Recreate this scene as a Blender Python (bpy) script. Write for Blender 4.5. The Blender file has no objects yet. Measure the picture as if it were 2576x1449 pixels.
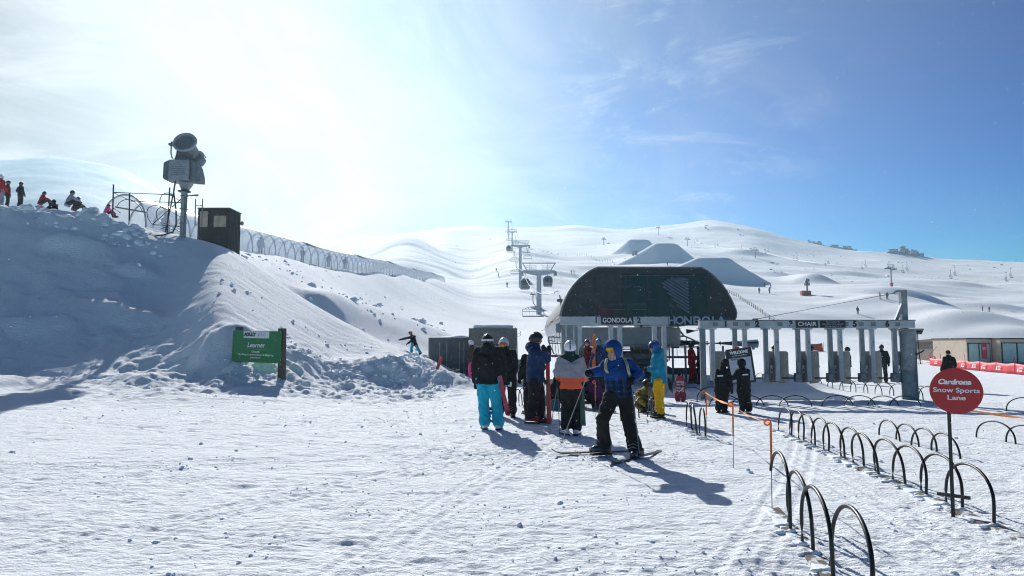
# Ski-field plaza below snow slopes: learner bank, lift station, gates, skiers.
EXPO, HAZE, NTH, GR, DENOISE = 0.31, .00034, 860, 1.0, True
NFLAKE = 13000
import bpy, math, random
import numpy as np
from mathutils import Vector, Matrix

random.seed(7)
RS = np.random.RandomState(11)
V = Vector
SC = bpy.context.scene
COL = SC.collection
rad = math.radians
cos, sin, pi = math.cos, math.sin, math.pi

# ------------------------------------------------------------------ camera model (lens and height of the photographer)
FPX, CX, CY, EYE = 1750.0, 1288.0, 724.5, 1.6
PITCH = math.atan(140.5 / FPX)


def P(px, py, Y):
    u, v = (px - CX) / FPX, (CY - py) / FPX
    d = V((u, cos(PITCH) - v * sin(PITCH), sin(PITCH) + v * cos(PITCH)))
    return V((0, 0, EYE)) + d * (Y / d.y)


def lerp(a, b, t):
    return a + (b - a) * t


def sstep(a, b, x):
    t = np.clip((x - a) / (b - a), 0, 1)
    return t * t * (3 - 2 * t)


# ------------------------------------------------------------------ noise
def _h(ix, iy, iz):
    with np.errstate(over='ignore'):
        n = (ix.astype(np.int64) * 374761393 + iy.astype(np.int64) * 668265263 + iz.astype(np.int64) * 1274126177) & 0xffffffff
        n = ((n ^ (n >> 13)) * 1274126177) & 0xffffffff
        n = ((n ^ (n >> 16)) * 2246822519) & 0xffffffff
        n = n ^ (n >> 15)
    return (n & 0xffffff) / float(0xffffff) * 2 - 1


def vn(x, y, z=None):
    x = np.asarray(x, float)
    y = np.asarray(y, float)
    ix, iy = np.floor(x), np.floor(y)
    fx, fy = x - ix, y - iy
    fx = fx * fx * fx * (fx * (fx * 6 - 15) + 10)
    fy = fy * fy * fy * (fy * (fy * 6 - 15) + 10)

    def lay(iz):
        a = _h(ix, iy, iz) * (1 - fx) + _h(ix + 1, iy, iz) * fx
        b = _h(ix, iy + 1, iz) * (1 - fx) + _h(ix + 1, iy + 1, iz) * fx
        return a * (1 - fy) + b * fy
    if z is None:
        return lay(np.zeros_like(ix))
    z = np.asarray(z, float)
    iz = np.floor(z)
    fz = z - iz
    fz = fz * fz * (3 - 2 * fz)
    return lay(iz) * (1 - fz) + lay(iz + 1) * fz


def fbm(x, y, o=4, g=.5):
    s, a, f = 0, 1, 1
    for k in range(o):
        s = s + a * vn(x * f + 17.3 * k, y * f - 9.1 * k)
        a *= g
        f *= 2.03
    return s


# ------------------------------------------------------------------ terrain: a height for every (x, y)
# one row per sight line: (distance, height) knots; 'y' rows give the height through the picture row seen there
def zy(py, Y):
    return P(CX, py, Y).z


CO = {
    -500: [(8, 0), (17, .3), (22.3, .8), (25, 2.2), (28, 4.2), (30.5, 6.5), (33, 9.4), (46, 9.0), (60, 9), (120, 9), (500, 70), (900, 190), (1100, 150)],
    -100: [(8, 0), (16, .2), (22.3, .7), (25, 2.1), (28, 4.1), (30.5, 6.3), (33, zy(504, 33)), (36, 8.4), (44, 8.6), (60, 8), (120, 9), (500, 70), (900, zy(400, 900)), (1100, 200)],
    0: [(8, 0), (16, .2), (22.4, .6), (25, 2.0), (28, 4.0), (30.5, 6.2), (33, zy(510, 33)), (36, 8.3), (44, 8.6), (60, 8), (120, 9), (500, 70), (900, zy(394, 900)), (1100, 200)],
    100: [(8, 0), (16, .15), (22.4, .5), (25, 1.9), (28, 3.8), (30.5, 6.0), (33, zy(515, 33)), (36, 8.0), (44, 8.5), (60, 8), (120, 9), (500, 70), (900, zy(384, 900)), (1100, 200)],
    200: [(8, 0), (16, .15), (22.5, .5), (25, 1.8), (28, 3.6), (30.5, 5.6), (33, zy(524, 33)), (36, 7.9), (44, 8.4), (60, 8.2), (120, 9), (500, 70), (900, zy(398, 900)), (1100, 190)],
    280: [(8, 0), (16, .1), (22.5, .5), (25, 1.7), (28, 3.4), (30.8, 5.5), (33.3, zy(545, 33.3)), (36, 7.5), (42, 8.2), (50, 8.5), (60, 8.4), (120, 9), (500, 60), (900, zy(412, 900)), (1100, 190)],
    340: [(8, 0), (16, .1), (22.4, .5), (25, 1.6), (28, 3.2), (31, 5.2), (33.6, zy(568, 33.6)), (36, 7.3), (40, 8.1), (46, 8.5), (60, 8.6), (120, 9), (500, 50), (900, zy(440, 900)), (1100, 170)],
    400: [(8, 0), (16, .1), (22.2, .5), (24.8, 1.55), (28, 3.05), (31, 4.95), (34, zy(584, 34)), (36, 7.1), (40, 8), (44, 8.4), (60, 8.8), (120, 9), (500, 40), (900, zy(480, 900)), (1100, 130)],
    470: [(8, 0), (16, .1), (22, .5), (24.5, 1.6), (28, 3.2), (31, 4.95), (34, zy(588, 34)), (36, 6.9), (42, 8.0), (47, 8.5), (60, 9), (120, 9), (500, 40), (900, zy(512, 900)), (1100, 130)],
    540: [(8, 0), (16, .1), (21.5, .5), (23.6, 2.1), (26, 3.4), (30, 4.95), (35, zy(606, 35)), (38, 6.9), (46, 8.0), (51, 8.7), (60, 9), (120, 9), (500, 40), (900, zy(556, 900)), (1100, 130)],
    610: [(8, 0), (16, .1), (21.7, .55), (23.6, 1.8), (26, 2.75), (30, 4.2), (36, zy(642, 36)), (40, 6.5), (48, 7.9), (57, 9.4), (66, 9.6), (120, 9), (500, 40), (900, zy(590, 900)), (1100, 130)],
    700: [(8, 0), (17, .1), (22, .53), (24, 1.4), (26, 2.0), (30, 3.2), (36, zy(702, 36)), (39, 4.6), (48, 6.6), (60, 9.4), (66, 10), (75, 10.4), (120, 9), (500, 40), (900, zy(600, 900)), (1100, 130)],
    780: [(8, 0), (18, .05), (23, .45), (25, 1.1), (30, 2.5), (35, zy(752, 35)), (38, 2.9), (45, 4.3), (60, 8.2), (76, 10.8), (84, 11.2), (120, 10), (500, 50), (900, zy(605, 900)), (1100, 140)],
    850: [(8, 0), (20, .05), (24, .4), (28, 1.2), (34, zy(790, 34)), (37.5, 2.2), (44, 3), (52, zy(762, 52)), (66, zy(714, 66)), (88, zy(662, 88)), (97, 12.2), (140, 11), (500, 60), (900, zy(600, 900)), (1100, 140)],
    930: [(8, 0), (22, .05), (25, .35), (28, 1.0), (33, zy(832, 33)), (37, 1.2), (46, 2.0), (56, zy(800, 56)), (75, zy(745, 75)), (107, zy(673, 107)), (118, 14), (160, 13), (300, 30), (480, zy(640, 480)), (900, zy(595, 900)), (1100, 150)],
    1000: [(8, 0), (24, .05), (25.6, .25), (27, .9), (31, zy(866, 31)), (35, .9), (45, 1.3), (60, zy(835, 60)), (88, zy(758, 88)), (134, zy(684, 134)), (148, 15.8), (190, 15), (300, 35), (480, zy(592, 480)), (560, 70), (900, zy(585, 900)), (1100, 160)],
    1060: [(8, 0), (24, .03), (26, .3), (28, .9), (31, zy(890, 31)), (35, .6), (48, 1.0), (62, zy(842, 62)), (96, zy(772, 96)), (170, zy(692, 170)), (190, 19.5), (300, 32), (480, zy(604, 480)), (560, 70), (900, zy(575, 900)), (1100, 165)],
    1110: [(8, 0), (25, .03), (27, .2), (30.5, .8), (35, .5), (48, .7), (62, zy(850, 62)), (100, zy(785, 100)), (200, zy(703, 200)), (235, 24), (320, 36), (480, zy(640, 480)), (900, zy(568, 900)), (1100, 170)],
    1180: [(8, 0), (29, .02), (33, .12), (48, .3), (62, zy(860, 62)), (105, zy(805, 105)), (190, zy(740, 190)), (290, zy(702, 290)), (330, 29.8), (420, 48), (600, zy(628, 600)), (900, zy(560, 900)), (1100, 170)],
    1288: [(8, 0), (45, 0), (62, .7), (100, zy(835, 100)), (127, zy(800, 127)), (231, zy(708, 231)), (452, zy(634, 452)), (620, zy(599, 620)), (1000, zy(570, 1000)), (1200, 165)],
    1380: [(8, 0), (45, 0), (62, .7), (100, zy(830, 100)), (127, zy(800, 127)), (231, zy(716, 231)), (452, zy(648, 452)), (640, zy(612, 640)), (980, zy(566, 980)), (1200, 160)],
    1450: [(8, 0), (50, 0), (70, .8), (127, zy(805, 127)), (231, zy(725, 231)), (400, zy(665, 400)), (620, zy(612, 620)), (930, zy(561, 930)), (1150, 150)],
    1540: [(8, 0), (50, 0), (70, .8), (127, zy(810, 127)), (250, zy(722, 250)), (420, zy(655, 420)), (650, zy(606, 650)), (960, zy(572, 960)), (1150, 140)],
    1600: [(8, 0), (50, 0), (70, .7), (127, zy(815, 127)), (250, zy(716, 250)), (420, zy(640, 420)), (650, zy(598, 650)), (980, zy(578, 980)), (1150, 140)],
    1700: [(8, 0), (55, 0), (75, .6), (127, zy(820, 127)), (250, zy(712, 250)), (350, zy(655, 350)), (670, zy(622, 670)), (950, zy(562, 950)), (1150, 150)],
    1800: [(8, 0), (55, 0), (75, .5), (127, zy(825, 127)), (250, zy(704, 250)), (350, zy(672, 350)), (620, zy(635, 620)), (950, zy(546, 950)), (1150, 150)],
    1900: [(8, 0), (55, 0), (80, .6), (130, zy(830, 130)), (260, zy(712, 260)), (400, zy(675, 400)), (530, zy(657, 530)), (920, zy(566, 920)), (1150, 130)],
    2000: [(8, 0), (55, 0), (80, .75), (130, zy(832, 130)), (260, zy(725, 260)), (400, zy(685, 400)), (640, zy(645, 640)), (890, zy(597, 890)), (1100, 110)],
    2120: [(8, 0), (60, 0), (85, .7), (140, zy(835, 140)), (270, zy(730, 270)), (400, zy(695, 400)), (640, zy(655, 640)), (850, zy(625, 850)), (1100, 100)],
    2250: [(8, 0), (60, 0), (85, .5), (150, zy(838, 150)), (302, zy(724, 302)), (480, zy(690, 480)), (800, zy(636, 800)), (1000, 80)],
    2350: [(8, 0), (60, -.2), (85, -.1), (150, zy(838, 150)), (300, zy(745, 300)), (480, zy(698, 480)), (800, zy(648, 800)), (1000, 80)],
    2450: [(8, 0), (60, -.3), (95, -.1), (160, zy(838, 160)), (300, zy(758, 300)), (480, zy(705, 480)), (800, zy(651, 800)), (1000, 80)],
    2620: [(8, 0), (60, -.3), (100, 0), (160, zy(836, 160)), (300, zy(765, 300)), (480, zy(708, 480)), (800, zy(660, 800)), (1000, 70)],
    3100: [(8, 0), (60, -.2), (100, 0), (160, zy(835, 160)), (300, zy(770, 300)), (480, zy(712, 480)), (800, zy(670, 800)), (1000, 70)],
}
_cp = np.array(sorted(CO))
_ct = np.degrees(np.arctan((_cp - CX) / FPX))
TG = np.linspace(-50, 50, 601)
YG = np.exp(np.linspace(math.log(2), math.log(4000), 520))
_cols = np.array([np.interp(YG, [k[0] for k in CO[c]], [k[1] for k in CO[c]]) for c in _cp])
_tab = np.array([np.interp(TG, _ct, _cols[:, j]) for j in range(len(YG))]).T


def _blur(a, s, ax):
    k = np.arange(-int(3 * s) - 1, int(3 * s) + 2)
    w = np.exp(-.5 * (k / s) ** 2)
    w /= w.sum()
    pad = [(0, 0), (0, 0)]
    pad[ax] = (len(k) // 2, len(k) // 2)
    b = np.pad(a, pad, mode='edge')
    return np.apply_along_axis(lambda r: np.convolve(r, w, 'valid'), ax, b)


_tab = _blur(_blur(_tab, 5, 0), 1.6, 1)

# drifts, dunes and mounds: (sight column, distance, half width m, front length m, back length m, height m)
BUMPS = [
    (2290, 205, 16, 10, 45, 5.0), (2450, 150, 17, 9, 40, 3.6), (2560, 135, 12, 8, 30, 2.6), (2050, 255, 7, 9, 30, 3.5), (2200, 178, 14, 8, 40, 2.2),
    (1960, 330, 10, 9, 40, 2.5), (2420, 380, 22, 10, 50, 3.0), (2150, 420, 18, 9, 50, 3.0), (2350, 300, 14, 8, 40, 2.4), (2500, 250, 16, 8, 40, 3.0),
    (1500, 330, 14, 10, 50, 2.5), (1400, 300, 16, 9, 50, 2.5), (1340, 420, 18, 10, 60, 3), (1650, 500, 20, 12, 60, 4), (1880, 560, 22, 12, 60, 4),
    (1005, 25.6, 1.2, .7, 1.8, .42), (960, 25.6, .9, .5, 1.5, .3), (880, 25.5, 1.0, .5, 1.5, .25), (1075, 28.2, .8, .6, 1.4, .25),
    (655, 21.6, 1.1, .45, 1.2, .22), (745, 24, .8, .5, 1.2, .25), (560, 23, 1.2, .5, 1.4, .3),
    (815, 43.5, 1.6, 1.2, 4, .9), (1050, 52, 7, 5, 9, 1.1), (970, 47, 5, 3.5, 9, 1.0),
    (1138, 25.3, 1.0, .9, 1.5, .50), (1960, 24.5, 1.0, .8, 1.6, .35), (1985, 25.5, 1.3, .9, 1.6, .35),
]


def base_z(x, y):
    x = np.asarray(x, float)
    y = np.asarray(y, float)
    r = np.hypot(x, y)
    th = np.degrees(np.arctan2(x, y))
    tc = np.clip(th, -49.9, 49.9)
    yy = np.clip(r * np.cos(np.radians(tc)), 2.01, 3990)
    i = (tc + 50) / 100 * 600
    j = (np.log(yy) - math.log(2)) / (math.log(4000) - math.log(2)) * 519
    i0 = np.clip(np.floor(i).astype(int), 0, 599)
    j0 = np.clip(np.floor(j).astype(int), 0, 518)
    fi, fj = i - i0, j - j0
    z = (_tab[i0, j0] * (1 - fi) + _tab[i0 + 1, j0] * fi) * (1 - fj) + (_tab[i0, j0 + 1] * (1 - fi) + _tab[i0 + 1, j0 + 1] * fi) * fj
    z = z * (1 - sstep(55, 100, np.abs(th)))
    for px, Y, hw, fr, bk, h in BUMPS:
        bx = (px - CX) / FPX * Y
        dy = y - Y
        e = np.where(dy < 0, dy / fr, dy / bk)
        z = z + h * np.exp(-((x - bx) / hw) ** 2 - e ** 2)
    return z


TRK = [((-5, 4), (2.5, 16), .5), ((-1.5, 3), (1.5, 13), -.4), ((-7, 9), (3, 11.5), .3), ((-9, 14), (4, 9.2), .5), ((1.0, 4), (6.5, 16), .3), ((3.2, 3.4), (4.2, 17), .2), ((-4, 18), (7, 13.5), -.4), ((-10, 7), (0, 5.2), -.3), ((-2.2, 20), (-.4, 7.5), .3)]


def chop(x, y, r):
    # fine wind-cut chop, boot holes and ski tracks close to the photographer
    k = 1 - sstep(14, 22, r)
    m = sstep(-.3, .5, fbm(x * .7 + 9, y * 1.0, 2))
    k2 = .4 + .9 * sstep(-.35, .45, fbm(x * .28 + 4, y * .5 + 2, 3))
    z = k * k2 * (.0044 * vn(x * 4.4, y * 16) + .0052 * vn(x * 10.5, y * 23) + m * (.004 * vn(x * 7 + 3, y * 12) + .0045 * vn(x * 14, y * 26)))
    hole = np.maximum(0, vn(x * 2.6 + 70, y * 2.9) - .42)
    z = z - k * .045 * hole
    for (ax, ay), (bx, by), cv in TRK:
        dx, dy = bx - ax, by - ay
        L2 = dx * dx + dy * dy
        t = ((x - ax) * dx + (y - ay) * dy) / L2
        d = ((x - ax) * dy - (y - ay) * dx) / math.sqrt(L2) - cv * 4 * t * (1 - t)
        on = sstep(-.02, .06, t) * (1 - sstep(.92, 1.03, t))
        for o in (-.14, .14):
            e = np.abs(d - o)
            z = z + on * (-.008 * np.exp(-(e / .040) ** 2) + .006 * np.exp(-((e - .075) / .03) ** 2))
    return z


def gz(x, y):
    x = np.asarray(x, float)
    y = np.asarray(y, float)
    z0 = base_z(x, y)
    r = np.hypot(x, y)
    th = np.arctan2(x, y)
    near = 1 - sstep(60, 140, r)
    # trodden snow of the flat
    z = z0 + near * (.009 * fbm(x * 1.1, y * 1.6, 3) + .006 * vn(x * 2.2 + 5, y * 5.2) + .0055 * vn(x * 6.1, y * 9.5) * (1 - sstep(18, 40, r))) + chop(x, y, r)
    # ploughed bank: lumps and hollows
    bank = sstep(-.02, -.16, th) * sstep(17, 23, r) * (1 - sstep(60, 110, r))
    smooth = sstep(-.52, -.40, th) * sstep(25.5, 28.5, r)
    b = bank * (1 - .86 * smooth)
    low = .30 + .70 * (1 - sstep(1.2, 3.4, z0)) * sstep(-.60, -.40, th) + .25 * sstep(-.36, -.28, th) * (1 - sstep(2, 5, z0))
    low = low * (1 - .85 * sstep(1.2, 2.6, z0) * sstep(-.46, -.38, th))
    lum = np.maximum(0, vn(x * .55 + 3, y * .55 + z0 * .5)) ** 1.5
    z = z + b * (.40 - .12 * sstep(-.52, -.36, th)) * (lum + .2 * fbm(x * .9, y * 1.3, 2)) + b * low * (.09 * fbm(x * 2.3, y * 2.3, 3) - .03 + .15 * np.maximum(0, vn(x * 2.9, y * 2.9 + z0) - .25) * sstep(-.4, .5, fbm(x * .5, y * .6, 2)))
    z = z + bank * (1 - .8 * smooth) * (.010 + .018 * sstep(-.5, -.35, th)) * vn(x * .8 - y * .25, y * 3.3 + x * .8) + bank * .012 * vn(x * 1.3, y * 3.1 + 40)
    crest = sstep(-.43, -.60, th) * np.exp(-((r * np.cos(th) - 33.2) / 1.3) ** 2)
    z = z + crest * (.55 * np.maximum(0, vn(x * 1.1, y * .9 + 7)) + .25 * vn(x * 2.7, y * 2.2))
    # far slopes: wind ridges
    far = sstep(45, 220, r)
    z = z + far * (1.5 * fbm(x / 85, y / 60, 2) + .42 * vn(x / 30 + y / 60, y / 9) + .30 * vn(x / 17 + y / 40, y / 7.5) * (.4 + .6 * sstep(-.3, .4, vn(x / 60, y / 70 + 3))) + .14 * vn(x / 9 + y / 40, y / 4) + .5 * np.maximum(0, vn(x / 14 + 5, y / 20) - .35))
    return z


def gz1(x, y):
    return float(gz(np.array([x]), np.array([y]))[0])


def at(px, Y):
    """ground point in sight column px at distance Y"""
    x = (px - CX) / FPX * Y
    z = gz1(x, Y)
    p = P(px, CY, Y)
    v = (z - EYE) / Y
    # exact column for the height found
    u = (px - CX) / FPX * (cos(PITCH) + 0) + 0
    k = (px - CX) / FPX
    dy = cos(PITCH) + v * sin(PITCH)
    x = k * Y * dy
    return V((x, Y, gz1(x, Y)))


def foot(px, py, y0=3.0, y1=1500):
    """where the sight line through a picture point first meets the ground"""
    Y = np.exp(np.linspace(math.log(y0), math.log(y1), 3000))
    d = P(px, py, 1.0) - V((0, 0, EYE))
    z = EYE + d.z * Y
    g = gz(d.x * Y, Y)
    hit = np.nonzero(z <= g)[0]
    k = int(hit[0]) if len(hit) else len(Y) - 1
    return V((d.x * Y[k], Y[k], float(g[k])))


# ------------------------------------------------------------------ materials
def _nt(name):
    m = bpy.data.materials.new(name)
    m.use_nodes = True
    nt = m.node_tree
    b = nt.nodes['Principled BSDF']
    return m, nt, b


MATS = {}


def mat(name, col, rough=.6, metal=0, var=.18, scale=14, bump=.15, bscale=60, emit=None, alpha=None, spec=None, dust=0):
    """procedural material: colour varied by noise, fine bump, optional blown snow caught on upward faces"""
    if name in MATS:
        return MATS[name]
    m, nt, b = _nt(name)
    N, L = nt.nodes, nt.links
    tc = N.new('ShaderNodeTexCoord')
    n1 = N.new('ShaderNodeTexNoise')
    n1.inputs['Scale'].default_value = scale
    n1.inputs['Detail'].default_value = 5
    L.new(tc.outputs['Object'], n1.inputs['Vector'])
    r = N.new('ShaderNodeValToRGB')
    c = V(col)
    r.color_ramp.elements[0].position = .3
    r.color_ramp.elements[1].position = .7
    r.color_ramp.elements[0].color = (*[max(0, x * (1 - var)) for x in c], 1)
    r.color_ramp.elements[1].color = (*[min(1, x * (1 + var)) for x in c], 1)
    L.new(n1.outputs['Fac'], r.inputs['Fac'])
    L.new(r.outputs['Color'], b.inputs['Base Color'])
    b.inputs['Roughness'].default_value = rough
    b.inputs['Metallic'].default_value = metal
    if spec is not None:
        b.inputs['Specular IOR Level'].default_value = spec
    if bump:
        n2 = N.new('ShaderNodeTexNoise')
        n2.inputs['Scale'].default_value = bscale
        n2.inputs['Detail'].default_value = 3
        L.new(tc.outputs['Object'], n2.inputs['Vector'])
        bp = N.new('ShaderNodeBump')
        bp.inputs['Strength'].default_value = bump
        bp.inputs['Distance'].default_value = .02
        L.new(n2.outputs['Fac'], bp.inputs['Height'])
        L.new(bp.outputs['Normal'], b.inputs['Normal'])
    if alpha is not None:
        b.inputs['Alpha'].default_value = alpha
    MATS[name] = m
    return m


def snow_mat(name, col, bump, s1, s2, ax=.5):
    m, nt, b = _nt(name)
    N, L = nt.nodes, nt.links
    tc = N.new('ShaderNodeTexCoord')
    mp = N.new('ShaderNodeMapping')
    mp.inputs['Scale'].default_value = (ax, 1, 1)
    L.new(tc.outputs['Object'], mp.inputs['Vector'])
    hs = []
    for s, w in ((s1, 1.0), (s2, .55)):
        n = N.new('ShaderNodeTexNoise')
        n.inputs['Scale'].default_value = s
        n.inputs['Detail'].default_value = 6
        n.inputs['Roughness'].default_value = .62
        L.new(mp.outputs['Vector'], n.inputs['Vector'])
        mm = N.new('ShaderNodeMath')
        mm.operation = 'MULTIPLY'
        mm.inputs[1].default_value = w
        L.new(n.outputs['Fac'], mm.inputs[0])
        hs.append(mm)
    ad = N.new('ShaderNodeMath')
    L.new(hs[0].outputs[0], ad.inputs[0])
    L.new(hs[1].outputs[0], ad.inputs[1])
    bp = N.new('ShaderNodeBump')
    bp.inputs['Strength'].default_value = bump
    bp.inputs['Distance'].default_value = .06
    L.new(ad.outputs[0], bp.inputs['Height'])
    L.new(bp.outputs['Normal'], b.inputs['Normal'])
    n3 = N.new('ShaderNodeTexNoise')
    n3.inputs['Scale'].default_value = .7
    n3.inputs['Detail'].default_value = 4
    L.new(mp.outputs['Vector'], n3.inputs['Vector'])
    r = N.new('ShaderNodeValToRGB')
    r.color_ramp.elements[0].color = (*[x * .95 for x in col], 1)
    r.color_ramp.elements[1].color = (*col, 1)
    L.new(n3.outputs['Fac'], r.inputs['Fac'])
    L.new(r.outputs['Color'], b.inputs['Base Color'])
    b.inputs['Roughness'].default_value = .92
    b.inputs['Specular IOR Level'].default_value = .3
    MATS[name] = m
    return m


# ------------------------------------------------------------------ mesh builder
def basis(d, up=V((0, 0, 1))):
    d = d.normalized()
    if abs(d.dot(up)) > .98:
        up = V((0, 1, 0)) if abs(d.y) < .9 else V((1, 0, 0))
    x = d.cross(up).normalized()
    return x, x.cross(d).normalized(), d


class MB:
    def __init__(s):
        s.v, s.f = [], []

    def add(s, vs, fs):
        o = len(s.v)
        s.v += [tuple(p) for p in vs]
        s.f += [tuple(i + o for i in f) for f in fs]
        return s

    def box(s, c, size, R=None):
        c = V(c)
        h = V(size) / 2
        vs = []
        for x in (-1, 1):
            for y in (-1, 1):
                for z in (-1, 1):
                    p = V((x * h.x, y * h.y, z * h.z))
                    vs.append(c + (R @ p if R is not None else p))
        return s.add(vs, [(0, 1, 3, 2), (4, 6, 7, 5), (0, 4, 5, 1), (2, 3, 7, 6), (0, 2, 6, 4), (1, 5, 7, 3)])

    def bar(s, a, b, w, h):
        a, b = V(a), V(b)
        x, y, d = basis(b - a)
        R = Matrix((x, d, y)).transposed()
        return s.box((a + b) / 2, (w, (b - a).length, h), R)

    def tube(s, pts, r, n=8, closed=False):
        pts = [V(p) for p in pts]
        rs = r if isinstance(r, (list, tuple)) else [r] * len(pts)
        m = len(pts)
        o = len(s.v)
        up = None
        for i, p in enumerate(pts):
            a = pts[i - 1] if (i > 0 or closed) else p
            b = pts[(i + 1) % m] if (i < m - 1 or closed) else p
            d = (b - a)
            d = d.normalized() if d.length > 1e-9 else V((0, 0, 1))
            if up is None:
                x, y, _ = basis(d)
            else:
                x = up - d * up.dot(d)
                x = x.normalized() if x.length > 1e-6 else basis(d)[0]
                y = d.cross(x)
            up = x
            for k in range(n):
                t = 2 * pi * k / n
                s.v.append(tuple(p + (x * cos(t) + y * sin(t)) * rs[i]))
        for i in range(m if closed else m - 1):
            j = (i + 1) % m
            for k in range(n):
                q = (k + 1) % n
                s.f.append((o + i * n + k, o + i * n + q, o + j * n + q, o + j * n + k))
        if not closed:
            s.f.append(tuple(o + k for k in reversed(range(n))))
            s.f.append(tuple(o + (m - 1) * n + k for k in range(n)))
        return s

    def cyl(s, a, b, r0, r1=None, n=12):
        return s.tube([a, b], [r0, r0 if r1 is None else r1], n)

    def capsule(s, a, b, ra, rb, n=10):
        a, b = V(a), V(b)
        d = (b - a)
        if d.length < 1e-6:
            d = V((0, 0, 1e-4))
        d = d.normalized()
        pts, rr = [], []
        for k in range(5):
            t = (-80 + 20 * k) * pi / 180
            pts.append(a + d * ra * sin(t))
            rr.append(ra * cos(t))
        for k in range(5):
            t = 20 * k * pi / 180
            pts.append(b + d * rb * sin(t))
            rr.append(rb * cos(t))
        return s.tube(pts, rr, n)

    def loft(s, secs, n=16):
        """secs: (centre, rx, ry, xaxis, yaxis)"""
        o = len(s.v)
        for c, rx, ry, x, y in secs:
            for k in range(n):
                t = 2 * pi * k / n
                s.v.append(tuple(V(c) + V(x) * rx * cos(t) + V(y) * ry * sin(t)))
        m = len(secs)
        for i in range(m - 1):
            for k in range(n):
                q = (k + 1) % n
                s.f.append((o + i * n + k, o + i * n + q, o + (i + 1) * n + q, o + (i + 1) * n + k))
        s.f.append(tuple(o + k for k in reversed(range(n))))
        s.f.append(tuple(o + (m - 1) * n + k for k in range(n)))
        return s

    def ell(s, c, r, R=None, n=12, m=8):
        c = V(c)
        vs, fs = [], []
        for i in range(1, m):
            t = pi * i / m
            for k in range(n):
                p = 2 * pi * k / n
                q = V((r[0] * sin(t) * cos(p), r[1] * sin(t) * sin(p), r[2] * cos(t)))
                vs.append(c + (R @ q if R is not None else q))
        top = len(vs)
        for z in (1, -1):
            q = V((0, 0, r[2] * z))
            vs.append(c + (R @ q if R is not None else q))
        for i in range(m - 2):
            for k in range(n):
                q = (k + 1) % n
                fs.append((i * n + k, (i + 1) * n + k, (i + 1) * n + q, i * n + q))
        for k in range(n):
            q = (k + 1) % n
            fs.append((top, k, q))
            fs.append((top + 1, (m - 2) * n + q, (m - 2) * n + k))
        return s.add(vs, fs)

    def prism(s, poly, a, b):
        """poly: list of 3-D points; extruded by the vector b - a"""
        d = V(b) - V(a)
        n = len(poly)
        vs = [V(p) for p in poly] + [V(p) + d for p in poly]
        fs = [tuple(reversed(range(n))), tuple(range(n, 2 * n))]
        for k in range(n):
            q = (k + 1) % n
            fs.append((k, q, n + q, n + k))
        return s.add(vs, fs)

    def mesh(s, name):
        me = bpy.data.meshes.new(name)
        me.from_pydata(s.v, [], s.f)
        me.update()
        return me

    def build(s, name, m, parent=None, smooth=True, bevel=0, M=None):
        return put(name, s.mesh(name), m, parent, smooth, bevel, M)


def recalc(me):
    import bmesh
    bm = bmesh.new()
    bm.from_mesh(me)
    bmesh.ops.recalc_face_normals(bm, faces=bm.faces)
    bm.to_mesh(me)
    bm.free()


def put(name, me, m, parent=None, smooth=True, bevel=0, M=None, fix=True):
    if fix:
        recalc(me)
    if m is not None and not me.materials:
        me.materials.append(m)
    if smooth:
        me.polygons.foreach_set('use_smooth', [True] * len(me.polygons))
        me.set_sharp_from_angle(angle=rad(38))
    o = bpy.data.objects.new(name, me)
    COL.objects.link(o)
    if parent is not None:
        o.parent = parent
    if M is not None:
        o.matrix_local = M
    if bevel:
        md = o.modifiers.new('bevel', 'BEVEL')
        md.width = bevel
        md.segments = 2
        md.limit_method = 'ANGLE'
    return o


def tag(o, label=None, cat=None, group=None, kind=None):
    if label:
        o['label'] = label
    if cat:
        o['category'] = cat
    if group:
        o['group'] = group
    if kind:
        o['kind'] = kind
    return o


def thing(name, label, cat, loc=(0, 0, 0), rz=0, group=None):
    o = bpy.data.objects.new(name, None)
    o.empty_display_size = .2
    COL.objects.link(o)
    o.location = loc
    o.rotation_euler = (0, 0, rz)
    return tag(o, label, cat, group)


def dup(root, loc, rz=None, label=None, group=None, scale=None):
    r = root.copy()
    COL.objects.link(r)
    r.location = loc
    if rz is not None:
        r.rotation_euler = (0, 0, rz)
    if scale is not None:
        r.scale = (scale,) * 3
    if label:
        r['label'] = label
    if group:
        r['group'] = group
    for ch in list(root.children):
        c = ch.copy()
        COL.objects.link(c)
        c.parent = r
        for g in list(ch.children):
            d = g.copy()
            COL.objects.link(d)
            d.parent = c
    return r


def lettering(body, size, m, parent, M, bold=.0, shear=0, ext=.003, space=1.0, align='CENTER', name='lettering', width=None):
    cu = bpy.data.curves.new('lettering', 'FONT')
    cu.body = body
    cu.size = size
    cu.offset = bold
    cu.shear = shear
    cu.extrude = ext
    cu.space_character = space
    cu.align_x = align
    cu.align_y = 'CENTER'
    t = bpy.data.objects.new('lettering_curve', cu)
    COL.objects.link(t)
    dg = bpy.context.evaluated_depsgraph_get()
    me = bpy.data.meshes.new_from_object(t.evaluated_get(dg))
    bpy.data.objects.remove(t)
    if width:
        co = np.empty(len(me.vertices) * 3)
        me.vertices.foreach_get('co', co)
        co = co.reshape(-1, 3)
        w = co[:, 0].max() - co[:, 0].min()
        co[:, 0] *= width / max(w, 1e-6)
        me.vertices.foreach_set('co', co.ravel())
    me.materials.clear()
    return put(name, me, m, parent, smooth=False, M=M, fix=False)


def face_cam(loc, rz=0):
    """matrix that stands a flat XY drawing upright, its face towards -Y"""
    return Matrix.Translation(loc) @ Matrix.Rotation(rz, 4, 'Z') @ Matrix.Rotation(pi / 2, 4, 'X')


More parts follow.
